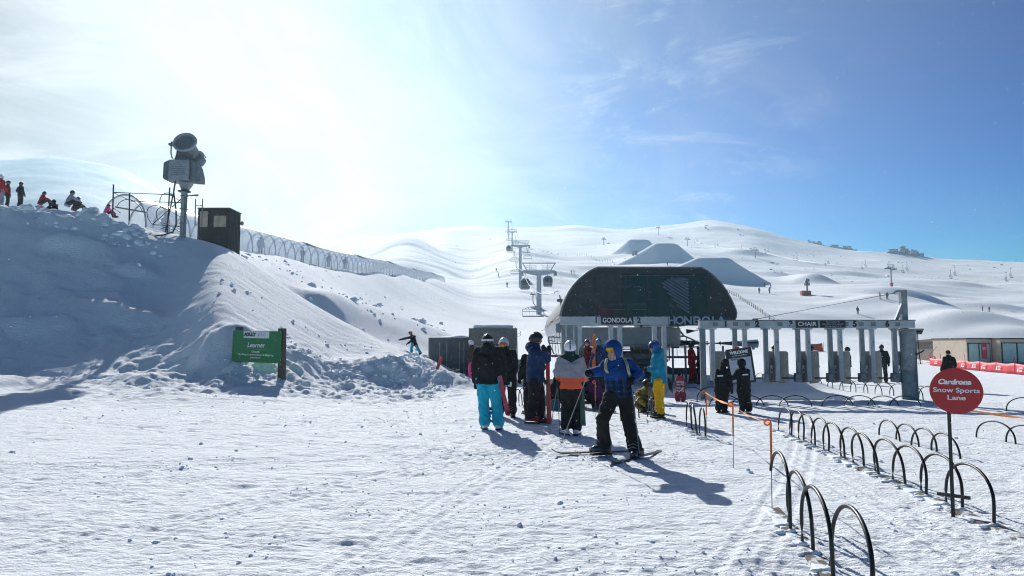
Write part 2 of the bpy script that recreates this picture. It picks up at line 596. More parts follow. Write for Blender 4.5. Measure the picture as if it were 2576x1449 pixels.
def blob(mb, voxel, smooth=4, wr=0, wf=11, name='cloth'):
    """one continuous skin over overlapping solids"""
    me = mb.mesh('blob_source')
    recalc(me)
    o = bpy.data.objects.new('blob_source', me)
    COL.objects.link(o)
    r = o.modifiers.new('r', 'REMESH')
    r.mode = 'VOXEL'
    r.voxel_size = voxel
    sm = o.modifiers.new('s', 'SMOOTH')
    sm.factor = .5
    sm.iterations = smooth
    dg = bpy.context.evaluated_depsgraph_get()
    out = bpy.data.meshes.new_from_object(o.evaluated_get(dg))
    bpy.data.objects.remove(o)
    bpy.data.meshes.remove(me)
    out.name = name
    if wr:
        n = len(out.vertices)
        co = np.empty(n * 3)
        no = np.empty(n * 3)
        out.vertices.foreach_get('co', co)
        out.vertex_normals.foreach_get('vector', no)
        co = co.reshape(-1, 3)
        no = no.reshape(-1, 3)
        a = vn(co[:, 0] * wf + 3.1, co[:, 1] * wf, co[:, 2] * wf * 1.7)
        b = 1 - 2 * np.abs(vn(co[:, 0] * wf * .8, co[:, 1] * wf * .8 + 7, co[:, 2] * wf * 1.5 + co[:, 0] * wf))
        co = co + no * (wr * (.55 * a + .6 * b))[:, None]
        out.vertices.foreach_set('co', co.ravel())
        out.update()
    return out
# ------------------------------------------------------------------ camera, sun, sky
cam = bpy.data.cameras.new('camera')
cam.sensor_width = 36
cam.lens = 36 * FPX / 2576
cam.clip_start = .05
cam.clip_end = 9000
co = bpy.data.objects.new('camera', cam)
COL.objects.link(co)
co.location = (0, 0, EYE)
co.rotation_euler = (pi / 2 + PITCH, 0, 0)
SC.camera = co

SUN_AZ, SUN_EL = rad(-14.5), rad(30)
SDIR = V((sin(SUN_AZ) * cos(SUN_EL), cos(SUN_AZ) * cos(SUN_EL), sin(SUN_EL)))
sun = bpy.data.lights.new('sun', 'SUN')
sun.energy = 5.0
sun.angle = rad(.5)
sun.color = (1.0, .965, .915)
so = bpy.data.objects.new('sun', sun)
COL.objects.link(so)
so.rotation_euler = SDIR.to_track_quat('Z', 'Y').to_euler()

W = bpy.data.worlds.new('World')
SC.world = W
W.use_nodes = True
nt = W.node_tree
N, L = nt.nodes, nt.links
bg = N['Background']
sky = N.new('ShaderNodeTexSky')
sky.sky_type = 'NISHITA'
sky.sun_disc = False
sky.sun_elevation = SUN_EL
sky.sun_rotation = SUN_AZ
sky.altitude = 1700
sky.air_density = 1.0
sky.dust_density = .3
sky.ozone_density = 2.0


def MN(op, a, b=None, c=None):
    n = N.new('ShaderNodeMath')
    n.operation = op
    for i, v in enumerate((a, b, c)):
        if v is None:
            continue
        if isinstance(v, (int, float)):
            n.inputs[i].default_value = v
        else:
            L.new(v, n.inputs[i])
    return n.outputs[0]


def MR(v, a, b, c=0, d=1):
    n = N.new('ShaderNodeMapRange')
    n.interpolation_type = 'SMOOTHSTEP'
    L.new(v, n.inputs[0])
    for i, q in enumerate((a, b, c, d)):
        n.inputs[i + 1].default_value = q
    return n.outputs[0]


tcw = N.new('ShaderNodeTexCoord')
sep = N.new('ShaderNodeSeparateXYZ')
L.new(tcw.outputs['Generated'], sep.inputs[0])
dx, dy, dz = sep.outputs
nz = N.new('ShaderNodeTexNoise')
nz.inputs['Scale'].default_value = 2.7
nz.inputs['Detail'].default_value = 7
nz.inputs['Roughness'].default_value = .58
nz.inputs['Distortion'].default_value = .9
L.new(tcw.outputs['Generated'], nz.inputs['Vector'])
nf = MN('SUBTRACT', nz.outputs['Fac'], .5)
# bank of blown snow and cloud on the sun's side
t = MN('ADD', MN('ADD', MN('MULTIPLY', dx, -1.0), MN('MULTIPLY', nf, 1.05)), MN('MULTIPLY', dz, -.60))
veil = MN('MULTIPLY', MR(t, -.62, .34), MR(dy, .05, .45))
low = MN('MULTIPLY', MN('MULTIPLY', MR(dz, .26, .05), MR(dx, .52, .02)), MN('ADD', MN('MULTIPLY', nf, 1.2), .55))
veil = MN('MAXIMUM', veil, MN('MULTIPLY', low, MR(dy, .05, .45)))
# thin wisps in the blue
mp = N.new('ShaderNodeMapping')
mp.inputs['Rotation'].default_value = (0, rad(38), 0)
mp.inputs['Scale'].default_value = (2.2, 2, 5.5)
L.new(tcw.outputs['Generated'], mp.inputs['Vector'])
nw = N.new('ShaderNodeTexNoise')
nw.inputs['Scale'].default_value = 2.4
nw.inputs['Detail'].default_value = 8
nw.inputs['Roughness'].default_value = .66
nw.inputs['Distortion'].default_value = 1.1
L.new(mp.outputs['Vector'], nw.inputs['Vector'])
wisp = MN('MULTIPLY', MR(nw.outputs['Fac'], .50, .74, 0, .42), MN('MULTIPLY', MR(dx, -.05, .12), MR(dx, .46, .24)))
wisp = MN('MULTIPLY', wisp, MR(dy, .05, .4))
# glare round the sun
dot = N.new('ShaderNodeVectorMath')
dot.operation = 'DOT_PRODUCT'
L.new(tcw.outputs['Generated'], dot.inputs[0])
dot.inputs[1].default_value = SDIR
glow = MR(dot.outputs['Value'], .90, 1.0)
glow2 = MR(dot.outputs['Value'], .50, .97)
skyc = N.new('ShaderNodeHueSaturation')
skyc.inputs['Saturation'].default_value = 1.45
skyc.inputs['Value'].default_value = .105
L.new(sky.outputs[0], skyc.inputs['Color'])
skg = N.new('ShaderNodeGamma')
skg.inputs['Gamma'].default_value = 1.8
L.new(skyc.outputs[0], skg.inputs['Color'])
skm = N.new('ShaderNodeMix')
skm.data_type = 'RGBA'
skm.blend_type = 'MULTIPLY'
skm.inputs['Factor'].default_value = 1
L.new(skg.outputs[0], skm.inputs[6])
skm.inputs[7].default_value = (.0, .96, .88, 1)


def mixc(f, a, b):
    n = N.new('ShaderNodeMix')
    n.data_type = 'RGBA'
    L.new(f, n.inputs['Factor'])
    for s, q in (('A', a), ('B', b)):
        i = [k for k in n.inputs if k.name == s and k.type == 'RGBA'][0]
        if isinstance(q, tuple):
            i.default_value = (*q, 1)
        else:
            L.new(q, i)
    return [k for k in n.outputs if k.type == 'RGBA'][0]


nz2 = N.new('ShaderNodeTexNoise')
nz2.inputs['Scale'].default_value = 2.1
nz2.inputs['Detail'].default_value = 8
nz2.inputs['Roughness'].default_value = .6
nz2.inputs['Distortion'].default_value = .9
L.new(mp.outputs['Vector'], nz2.inputs['Vector'])
cl0 = mixc(MR(nz2.outputs['Fac'], .34, .66), (.34, .34, .36), (.58, .57, .58))
cloud = mixc(glow, cl0, (.66, .66, .66))
c1 = mixc(MN('MULTIPLY', glow2, .16), skm.outputs[2], (.48, .64, .74))
c2 = mixc(wisp, c1, (.62, .68, .74))
c3 = mixc(veil, c2, cloud)
L.new(c3, bg.inputs['Color'])
bg.inputs['Strength'].default_value = 1.0

SC.view_settings.view_transform = 'Standard'
SC.view_settings.look = 'None'
SC.view_settings.exposure = EXPO
SC.view_settings.gamma = 1
SC.cycles.use_denoising = DENOISE
SC.cycles.filter_width = 1.1
SC.cycles.max_bounces = 8
SC.cycles.volume_bounces = 0
SC.cycles.transparent_max_bounces = 16

# ------------------------------------------------------------------ the ground: one sheet out past the ridges
M_SNOW = snow_mat('snow', (.87, .925, .975), .85, 14, 46)
M_SNOWCAP = snow_mat('packed_snow', (.86, .92, .97), .35, 5, 20, 1)


def make_ground():
    th = np.radians(np.concatenate([np.linspace(-180, -47, 60)[:-1], np.linspace(-47, -41, 30)[:-1], np.linspace(-41, 41, NTH), np.linspace(41, 47, 30)[1:], np.linspace(47, 180, 60)[1:-1]]))
    r = np.concatenate([np.linspace(.1, 2.4, 8)[:-1], np.exp(np.linspace(math.log(2.4), math.log(18), int(620 * GR)))[:-1], np.exp(np.linspace(math.log(18), math.log(42), int(300 * GR)))[:-1], np.exp(np.linspace(math.log(42), math.log(1250), int(360 * GR)))[:-1], np.exp(np.linspace(math.log(1250), math.log(3800), 20))])
    R, T = np.meshgrid(r, th, indexing='ij')
    X, Y = R * np.sin(T), R * np.cos(T)
    Z = gz(X.ravel(), Y.ravel()).reshape(X.shape)
    nr, nt_ = X.shape
    vs = np.stack([X, Y, Z], -1).reshape(-1, 3)
    i = np.arange(nr - 1)[:, None] * nt_
    j = np.arange(nt_)[None, :]
    j2 = (j + 1) % nt_
    q = np.stack([i + j, i + nt_ + j, i + nt_ + j2, i + j2], -1).reshape(-1, 4)[:, ::-1]
    me = bpy.data.meshes.new('snow_ground')
    me.vertices.add(len(vs))
    me.vertices.foreach_set('co', vs.ravel())
    me.loops.add(q.size)
    me.loops.foreach_set('vertex_index', q.ravel().astype(np.int32))
    me.polygons.add(len(q))
    me.polygons.foreach_set('loop_start', (np.arange(len(q)) * 4).astype(np.int32))
    me.polygons.foreach_set('use_smooth', np.ones(len(q), bool))
    me.update(calc_edges=True)
    me.materials.append(M_SNOW)
    o = bpy.data.objects.new('snow_ground', me)
    COL.objects.link(o)
    nz_ = me.polygons[len(q) // 2].normal.z
    if nz_ < 0:
        me.flip_normals()
    return tag(o, kind='structure')


make_ground()

# ------------------------------------------------------------------ air full of blown snow
mbh = MB()
mbh.box((0, 1400, 104), (4400, 5600, 212))
hz = bpy.data.materials.new('haze')
hz.use_nodes = True
hn = hz.node_tree
hn.nodes.clear()
ho = hn.nodes.new('ShaderNodeOutputMaterial')
hv = hn.nodes.new('ShaderNodeVolumePrincipled')
hv.inputs['Color'].default_value = (.56, .84, 1, 1)
hv.inputs['Density'].default_value = HAZE
hv.inputs['Anisotropy'].default_value = .58
hn.links.new(hv.outputs[0], ho.inputs['Volume'])
if HAZE > 0:
    tag(mbh.build('haze', hz, smooth=False), kind='stuff')
# ------------------------------------------------------------------ shared materials
STEEL = mat('galvanised_steel', (.22, .25, .27), .6, .2, .22, 5, .12, 90)
STEEL_D = mat('weathered_steel', (.20, .22, .24), .55, .5, .25, 6, .12, 80)
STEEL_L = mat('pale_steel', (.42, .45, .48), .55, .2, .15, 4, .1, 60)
BLACKTUBE = mat('black_tube', (.010, .011, .012), .42, 0, .3, 20, .08, 120, spec=.4)
BLACK = mat('black_paint', (.02, .021, .023), .5, 0, .3, 16, .1, 80)
DARKWOOD = mat('dark_timber', (.075, .058, .045), .75, 0, .35, 22, .4, 60)
PLANK = mat('old_plank', (.15, .12, .09), .8, 0, .35, 18, .5, 50)
GREYWOOD = mat('grey_timber', (.20, .19, .175), .8, 0, .25, 12, .4, 40)
ORANGE = mat('orange_plastic', (.80, .17, .03), .5, 0, .12, 20, .05)
ORANGETAPE = mat('orange_tape', (.85, .28, .06), .55, 0, .12, 30, .1)
WHITE = mat('white_paint', (.78, .79, .80), .5, 0, .06, 20, .05)
WHITE_P = mat('white_print', (.74, .76, .78), .6, 0, .04, 20, 0)
BLACK_P = mat('black_print', (.025, .025, .028), .6, 0, .1, 20, 0)
GREY_P = mat('grey_print', (.38, .40, .42), .6, 0, .1, 20, 0)
RED_P = mat('red_print', (.60, .03, .04), .5, 0, .1, 20, 0)
RED = mat('red_lacquer', (.40, .010, .016), .35, 0, .08, 8, .03)
GREEN = mat('green_panel', (.012, .19, .050), .45, 0, .12, 6, .04)
SKIN = mat('skin', (.44, .25, .18), .55, 0, .10, 30, .05)
RUBBER = mat('rubber', (.018, .018, .02), .7, 0, .3, 30, .2)
LENS_O = mat('orange_lens', (.75, .14, .02), .12, .35, .5, 14, 0)
LENS_D = mat('dark_lens', (.02, .022, .03), .1, .2, .3, 14, 0)


def cloth(name, c, var=.12):
    return mat('cloth_' + name, c, .85, 0, var, 9, .35, 70, spec=.2)


C_BLACK = cloth('black', (.016, .017, .019), .35)
C_CHAR = cloth('charcoal', (.030, .032, .035), .3)
C_NAVY = cloth('navy', (.016, .040, .115), .2)
C_TEAL = cloth('teal', (.010, .225, .36))
C_AQUA = cloth('aqua', (.018, .40, .56))
C_YEL = cloth('yellow', (.66, .37, .008))
C_MUST = cloth('mustard', (.20, .155, .02), .45)
C_RED = cloth('red', (.42, .018, .022))
C_RED2 = cloth('rose_red', (.36, .022, .045))
C_GREY = cloth('grey', (.27, .27, .33))
C_BLUE = cloth('blue', (.012, .085, .33))
C_PINK = cloth('pink', (.62, .06, .24))
C_BROWN = cloth('brown', (.05, .035, .03), .3)
C_PURP = cloth('purple', (.07, .02, .08), .3)
C_WHITE = cloth('white', (.72, .73, .75), .06)
C_TAN = cloth('tan', (.46, .38, .26))
C_DKRED = cloth('dark_red', (.12, .012, .016), .3)
H_BLACK = mat('black_shell', (.022, .023, .026), .35, 0, .2, 30, 0)
H_WHITE = mat('white_shell', (.72, .75, .80), .35, 0, .06, 20, 0)
H_BLUE = mat('blue_shell', (.015, .07, .30), .35, 0, .1, 20, 0)
H_LBLUE = mat('pale_blue_shell', (.06, .20, .30), .4, 0, .1, 20, 0)
H_RED = mat('red_shell', (.40, .02, .03), .35, 0, .1, 20, 0)
B_WHITE = mat('white_boot', (.70, .72, .76), .45, 0, .08, 20, .05)
B_BLACK = mat('black_boot', (.022, .022, .026), .45, 0, .25, 20, .1)
B_RED = mat('red_boot', (.33, .014, .012), .45, 0, .2, 14, .08)
B_NAVY = mat('navy_boot', (.022, .038, .075), .4, 0, .25, 14, .08)


def banded(name, stops, axis='z', v=0.0, soft=.012, squares=None):
    """cloth sewn of colour panels: stops = [(height, colour)...] from below; v bends the seams with |x|"""
    m, nt, b = _nt(name)
    N, L = nt.nodes, nt.links
    tc = N.new('ShaderNodeTexCoord')
    sp = N.new('ShaderNodeSeparateXYZ')
    L.new(tc.outputs['Object'], sp.inputs[0])

    def mth(op, a, c):
        n = N.new('ShaderNodeMath')
        n.operation = op
        for i, q in enumerate((a, c)):
            if q is None:
                continue
            if isinstance(q, (int, float)):
                n.inputs[i].default_value = q
            else:
                L.new(q, n.inputs[i])
        return n.outputs[0]
    ax = mth('ABSOLUTE', sp.outputs[0], None)
    z = sp.outputs[2]
    cur = None
    for k, (h, c) in enumerate(stops):
        if k == 0:
            rgb = N.new('ShaderNodeRGB')
            rgb.outputs[0].default_value = (*c, 1)
            cur = rgb.outputs[0]
            continue
        vv = v if k == len(stops) - 1 else 0
        zz = mth('SUBTRACT', z, mth('MULTIPLY', ax, -vv)) if vv else z
        f = mth('GREATER_THAN', zz, h)
        mx = N.new('ShaderNodeMix')
        mx.data_type = 'RGBA'
        L.new(f, mx.inputs[0])
        L.new(cur, mx.inputs[6])
        mx.inputs[7].default_value = (*c, 1)
        cur = mx.outputs[2]
    if squares:
        lim, size, c2 = squares
        chk = None
        for o in (0, 2):
            w = mth('GREATER_THAN', mth('SINE', mth('MULTIPLY', sp.outputs[o], 2 * pi / size), None), -.1)
            chk = w if chk is None else mth('ADD', chk, w)
        f = mth('MULTIPLY', mth('MULTIPLY', chk, .46), mth('LESS_THAN', z, lim))
        mx = N.new('ShaderNodeMix')
        mx.data_type = 'RGBA'
        L.new(f, mx.inputs[0])
        L.new(cur, mx.inputs[6])
        mx.inputs[7].default_value = (*c2, 1)
        cur = mx.outputs[2]
    L.new(cur, b.inputs['Base Color'])
    n2 = N.new('ShaderNodeTexNoise')
    n2.inputs['Scale'].default_value = 60
    L.new(tc.outputs['Object'], n2.inputs['Vector'])
    bp = N.new('ShaderNodeBump')
    bp.inputs['Strength'].default_value = .3
    bp.inputs['Distance'].default_value = .02
    L.new(n2.outputs['Fac'], bp.inputs['Height'])
    L.new(bp.outputs['Normal'], b.inputs['Normal'])
    b.inputs['Roughness'].default_value = .85
    b.inputs['Specular IOR Level'].default_value = .2
    return m


# ------------------------------------------------------------------ people
JDEF = dict(hip=(0, 0, .95), hipL=(-.10, 0, .93), hipR=(.10, 0, .93), kneeL=(-.12, .03, .51), kneeR=(.12, .03, .51), ankL=(-.13, -.02, .10), ankR=(.13, -.02, .10),
            toeL=(-.15, .17, .045), toeR=(.15, .17, .045), chest=(0, 0, 1.27), neck=(0, -.01, 1.49), head=(0, .02, 1.64),
            shL=(-.20, -.02, 1.42), shR=(.20, -.02, 1.42), elL=(-.28, -.03, 1.14), elR=(.28, -.03, 1.14), wrL=(-.27, .10, .90), wrR=(.27, .10, .90))


def shell(R, lim, n=24, m=8, c=(0, 0, 0), thick=.012):
    """cap of an ellipsoid, its rim height a function of the bearing (radians, 0 = right, pi/2 = front); closed with an inner skin"""
    mb = MB()
    out = []
    for layer, s in ((0, 1.0), (1, 1.0 - thick / R[0])):
        for i in range(m + 1):
            for k in range(n):
                t = 2 * pi * k / n
                zl = max(-.97, min(.97, lim(t) / R[2]))
                ph0 = math.acos(zl)
                ph = ph0 * (i + .06) / (m + .06)
                out.append(V((R[0] * s * sin(ph) * cos(t) + c[0], R[1] * s * sin(ph) * sin(t) + c[1], R[2] * s * cos(ph) + c[2])))
    fs = []
    for i in range(m):
        for k in range(n):
            q = (k + 1) % n
            fs.append((i * n + k, (i + 1) * n + k, (i + 1) * n + q, i * n + q))
            o = (m + 1) * n
            fs.append((o + i * n + q, o + (i + 1) * n + q, o + (i + 1) * n + k, o + i * n + k))
    o = (m + 1) * n
    for k in range(n):
        q = (k + 1) % n
        fs.append((m * n + k, o + m * n + k, o + m * n + q, m * n + q))
    fs.append(tuple(range(n)))
    fs.append(tuple(o + k for k in reversed(range(n))))
    mb.add(out, fs)
    return mb


def patch(R, lo, hi, z0, z1, n=12, m=4, thick=.008, c=(0, 0, 0)):
    """curved shield on an ellipsoid between two bearings and two heights"""
    mb = MB()
    vs = []
    for s in (1.0, 1.0 + thick / R[0]):
        for i in range(m + 1):
            z = lerp(z0, z1, i / m)
            w = math.sqrt(max(.05, 1 - (z / R[2]) ** 2)) * s
            for k in range(n + 1):
                t = lerp(lo, hi, k / n)
                vs.append(V((R[0] * w * cos(t) + c[0], R[1] * w * sin(t) + c[1], z + c[2])))
    w_ = n + 1
    o = (m + 1) * w_
    fs = []
    for i in range(m):
        for k in range(n):
            a = i * w_ + k
            fs.append((a, a + w_, a + w_ + 1, a + 1))
            fs.append((o + a, o + a + 1, o + a + w_ + 1, o + a + w_))
    for i in range(m):
        for k in (0, n):
            a = i * w_ + k
            fs.append((a, a + w_, o + a + w_, o + a))
    for k in range(n):
        for i in (0, m):
            a = i * w_ + k
            fs.append((a, a + 1, o + a + 1, o + a))
    return mb.add(vs, fs)


def person(label, pos, yaw=0, h=1.75, hoodm=None, J=None, PJ=None, jacket=C_BLACK, trousers=C_CHAR, boot=B_BLACK, glove=C_BLACK, hat='helmet', hatm=H_BLACK, goggle=None, look=(0, 0),
           bulk=1.0, hem=.14, ski_boots=True, group=None, mitt=False, vox=.016, face=False, hood_back=None, curl=.6, legs=True, cuff=1.0, hatband=None):
    """pos: where the feet stand. yaw 0 looks away from the camera (+Y). PJ: joints as (picture x, picture y, distance)."""
    s = h / 1.75
    root = thing('person', label, 'person', pos, yaw, group)
    Ri = Matrix.Rotation(-yaw, 3, 'Z')
    j = {k: V(v) * s for k, v in JDEF.items()}
    for k, v in (J or {}).items():
        j[k] = V(v) * s
    for k, (px, py, Y) in (PJ or {}).items():
        j[k] = Ri @ (P(px, py, Y) - V(pos))
    up = (j['neck'] - j['hip']).normalized()
    xs = (j['shR'] - j['shL']).normalized()
    xh = V((1, 0, 0))
    if (j['hipR'] - j['hipL']).length > .05:
        xh = (j['hipR'] - j['hipL']).normalized()
    B = bulk * s

    def sec(t, rx, ry, off=0):
        c = j['hip'].lerp(j['chest'], t) if t <= 1 else j['chest'].lerp(j['neck'], t - 1)
        x = xh.lerp(xs, min(1, max(0, t))).normalized()
        y = up.cross(x).normalized()
        x = y.cross(up).normalized()
        return (c + up * off + y * 0, rx * B, ry * B, x, y)
    # the body: one skin from head to ankles
    mb = MB()
    hd = j['head']
    yaw_h, pit_h = look
    HR = Matrix.Rotation(yaw_h, 3, 'Z') @ Matrix.Rotation(pit_h, 3, 'X')
    Hm = Matrix.Translation(hd) @ HR.to_4x4() @ Matrix.Scale(s, 4)

    def hp(x, y, z):
        return hd + HR @ (V((x, y, z)) * s)
    mb.ell(hp(0, -.005, .015), (.078 * s, .098 * s, .112 * s), HR)
    mb.ell(hp(0, .035, -.055), (.055 * s, .058 * s, .062 * s), HR)
    mb.capsule(hp(0, .085, .012), hp(0, .108, -.022), .013 * s, .017 * s, 8)
    mb.ell(hp(0, .082, -.062), (.026 * s, .016 * s, .010 * s), HR)
    for e in (-1, 1):
        mb.ell(hp(e * .079, -.008, -.005), (.012 * s, .022 * s, .032 * s), HR)
    mb.capsule(hp(0, -.02, -.06), j['neck'] - up * .05, .056 * s, .062 * s)
    mb.loft([sec(0, .13, .10, -.05 * s), sec(.5, .12, .09), sec(1, .15, .10), sec(1.7, .12, .08), sec(2.05, .05, .05)], 12)
    for q in 'LR':
        mb.capsule(j['sh' + q], j['el' + q], .05 * s, .042 * s, 8)
        mb.capsule(j['el' + q], j['wr' + q], .042 * s, .030 * s, 8)
        if legs:
            mb.capsule(j['hip' + q], j['knee' + q], .075 * s, .055 * s, 8)
            mb.capsule(j['knee' + q], j['ank' + q], .052 * s, .04 * s, 8)
    put('body', blob(mb, (.011 if face else .018) * s, 3), SKIN, root, fix=False)
    if face:
        for e in (-1, 1):
            MB().ell((e * .033, .0905, .014), (.012, .007, .007), n=8, m=6).build('eye', BLACK_P, root, M=Hm)
            MB().capsule((e * .016, .102, .036), (e * .052, .092, .034), .0055, .004, 6).build('eyebrow', mat('grey_hair', (.32, .31, .30), .9, 0, .3, 60, .5, 200), root, M=Hm)
    # jacket
    mb = MB()
    mb.loft([sec(0, .205, .160, -hem * s), sec(0, .200, .158, -hem * .3 * s), sec(.35, .185, .150), sec(.8, .195, .150), sec(1.2, .192, .142), sec(1.5, .160, .118), sec(1.8, .10, .10), sec(2.1, .085, .088), sec(2.3, .078, .082)], 18)
    for q in 'LR':
        mb.capsule(j['chest'].lerp(j['neck'], .62), j['sh' + q] - up * .012, .092 * B, .080 * B)
        mb.capsule(j['sh' + q] - up * .012, j['el' + q], .082 * B, .072 * B)
        mb.capsule(j['el' + q], j['wr' + q], .074 * B, .058 * B * cuff)
    if hood_back:
        y = up.cross(xs).normalized()
        mb.ell(j['neck'] - y * .10 * s - up * .01, (.13 * s, .085 * s, .11 * s))
    put('jacket', blob(mb, vox * s, 4, .015 * s, 10, 'jacket'), jacket, root, fix=False)
    if vox < .02 and h > 1.5:
        fwd = up.cross(xs).normalized()
        zp = [j['hip'].lerp(j['chest'], t) + fwd * (.158 - .012 * t) * B for t in (-.25, .1, .4, .7, 1.0)] + [j['chest'].lerp(j['neck'], .6) + fwd * .125 * B]
        MB().tube([p - fwd * .004 for p in zp], .010 * s, 6).build('zip', BLACK_P, root)
        for e_ in (-1, 1):
            c_ = j['hip'].lerp(j['chest'], .18) + xh * e_ * .115 * B + fwd * .128 * B
            MB().bar(c_ - up * .07 * s, c_ + up * .07 * s + xh * e_ * .015, .016 * s, .022 * s).build('pocket_flap', jacket, root, bevel=.005)
    # trousers
    if legs:
        mb = MB()
        mb.loft([sec(0, .150, .125, -.06 * s), sec(0, .175, .140, .02 * s), sec(.3, .16, .12)], 16)
        for q in 'LR':
            a = j['hip' + q]
            mb.capsule(a, j['knee' + q], .118 * B, .088 * B)
            e = j['knee' + q].lerp(j['ank' + q], .92)
            mb.capsule(j['knee' + q], e, .088 * B, .092 * B * cuff)
        put('trousers', blob(mb, vox * s, 4, .015 * s, 10, 'trousers'), trousers, root, fix=False)
        for q in 'LR':
            a, t = j['ank' + q], j['toe' + q]
            f = (t - a)
            f.z = 0
            f = f.normalized() if f.length > 1e-4 else V((0, 1, 0))
            shin = (j['knee' + q] - a).normalized()
            mb = MB()
            k = 1.12 if ski_boots else .95
            mb.capsule(a + shin * (.16 if ski_boots else .08) * s, a + V((0, 0, -.01)), .064 * s * k, .066 * s * k)
            mb.capsule(a - f * .05 * s + V((0, 0, -.045)) * s, t + V((0, 0, .01)) * s, .052 * s * k, .046 * s * k)
            b_ = put('boot', blob(mb, .013 * s, 3), boot, root, fix=False)
            z0 = min(a.z, t.z) - .075 * s
            sl = MB()
            c = (a + t) / 2 - f * .02 * s
            sl.box((c.x, c.y, max(.012, z0 + .012)), (.095 * s, ((t - a).length + .17) * s if False else (t - a).length + .15 * s, .03 * s), Matrix.Rotation(math.atan2(-f.x, f.y), 3, 'Z'))
            sl.build('sole', RUBBER, b_, bevel=.006)
            if ski_boots:
                bk = MB()
                for u in (.25, .5, .75):
                    p = (a + shin * .14 * s).lerp(t + V((0, 0, .03)) * s, u)
                    bk.tube([p + f.cross(V((0, 0, 1))) * w * s * .066 + V((0, 0, 1)) * (.045 - abs(w) * .03) * s + f * .03 * s for w in (-1, -.5, 0, .5, 1)], .006 * s, 6)
                bk.build('buckle', STEEL, b_)
    # gloves with five fingers (or mitts)
    for q in 'LR':
        e, w = j['el' + q], j['wr' + q]
        d = (w - e).normalized()
        side = d.cross(V((0, 1, .2))).normalized()
        nrm = side.cross(d).normalized()
        sg = -1 if q == 'L' else 1
        mb = MB()
        mb.capsule(w - d * .05 * s, w + d * .015 * s, .050 * s, .042 * s)
        R3 = Matrix((side, d, nrm)).transposed()
        if mitt:
            mb.ell(w + d * .075 * s, (.062 * s, .085 * s, .05 * s), R3)
        else:
            mb.ell(w + d * .055 * s, (.046 * s, .055 * s, .026 * s), R3)
            for fi, (o, ln) in enumerate(((-.034, .062), (-.012, .072), (.011, .068), (.033, .052))):
                k0 = w + d * .095 * s + side * o * s
                bend = curl
                k1 = k0 + (d * cos(bend) - nrm * sin(bend)) * ln * .55 * s
                k2 = k1 + (d * cos(bend * 2.1) - nrm * sin(bend * 2.1)) * ln * .5 * s
                mb.capsule(k0, k1, .0135 * s, .0125 * s, 7)
                mb.capsule(k1, k2, .0125 * s, .0105 * s, 7)
        t0 = w + d * .03 * s - side * sg * .04 * s
        t1 = t0 + (d * .7 - side * sg * .7).normalized() * .035 * s
        mb.capsule(t0, t1, .015 * s, .013 * s, 7)
        mb.capsule(t1, t1 + (d - nrm * .5).normalized() * .03 * s, .013 * s, .011 * s, 7)
        put('glove', blob(mb, .0075 * s, 1), glove, root, fix=False)
    # head wear, built in head space
    if hat == 'helmet':
        def lim(t):
            f = sin(t)
            return lerp(-.062, .036, float(sstep(.35, .85, f))) if f > 0 else -.062 - .02 * abs(f)
        hm = shell((.112, .138, .128), lim, 26, 9, (0, -.008, .014)).build('helmet', hatm, root, M=Hm)
        MB().tube([(0, .06, .134), (0, 0, .145), (0, -.07, .130), (0, -.125, .07), (0, -.149, .0), (0, -.146, -.05)], [.007, .011, .012, .012, .011, .008], 6).build('vent', BLACK_P, hm)
        if hatband:
            patch((.114, .140, .13), -pi * .95, -.05 * pi, -.005, .030, 18, 2, .004, (0, -.008, .012)).build('goggle_strap', hatband, hm)
    elif hat == 'beanie':
        shell((.094, .114, .128), lambda t: .022 if sin(t) > 0 else -.03, 22, 8, (0, -.006, .012)).build('beanie', hatm, root, M=Hm)
    if hat == 'hood' or hat == 'hood+beanie':
        def lim(t):
            f = sin(t)
            return lerp(-.15, .080, float(sstep(.54, .80, f)))
        shell((.128, .150, .152), lim, 36, 10, (0, -.012, .012), .02).build('hood', hoodm or (hatm if hat == 'hood' else jacket), root, M=Hm)
        if hat == 'hood+beanie':
            shell((.090, .110, .125), lambda t: .030 if sin(t) > 0 else -.03, 22, 8, (0, -.004, .008)).build('beanie', hatm, root, M=Hm)
    if hat == 'hair':
        shell((.092, .110, .125), lambda t: .05 if sin(t) > .3 else -.10, 22, 8, (0, -.012, .008)).build('hair', hatm, root, M=Hm)
    if goggle:
        g = patch((.098, .118, .12), .14 * pi, .86 * pi, -.022, .052, 14, 4, .012, (0, -.002, -.002)).build('goggles', goggle, root, M=Hm)
        patch((.101, .121, .12), .10 * pi, .90 * pi, .046, .058, 14, 1, .012, (0, -.002, -.002)).build('goggle_frame', BLACK, g)
    return root


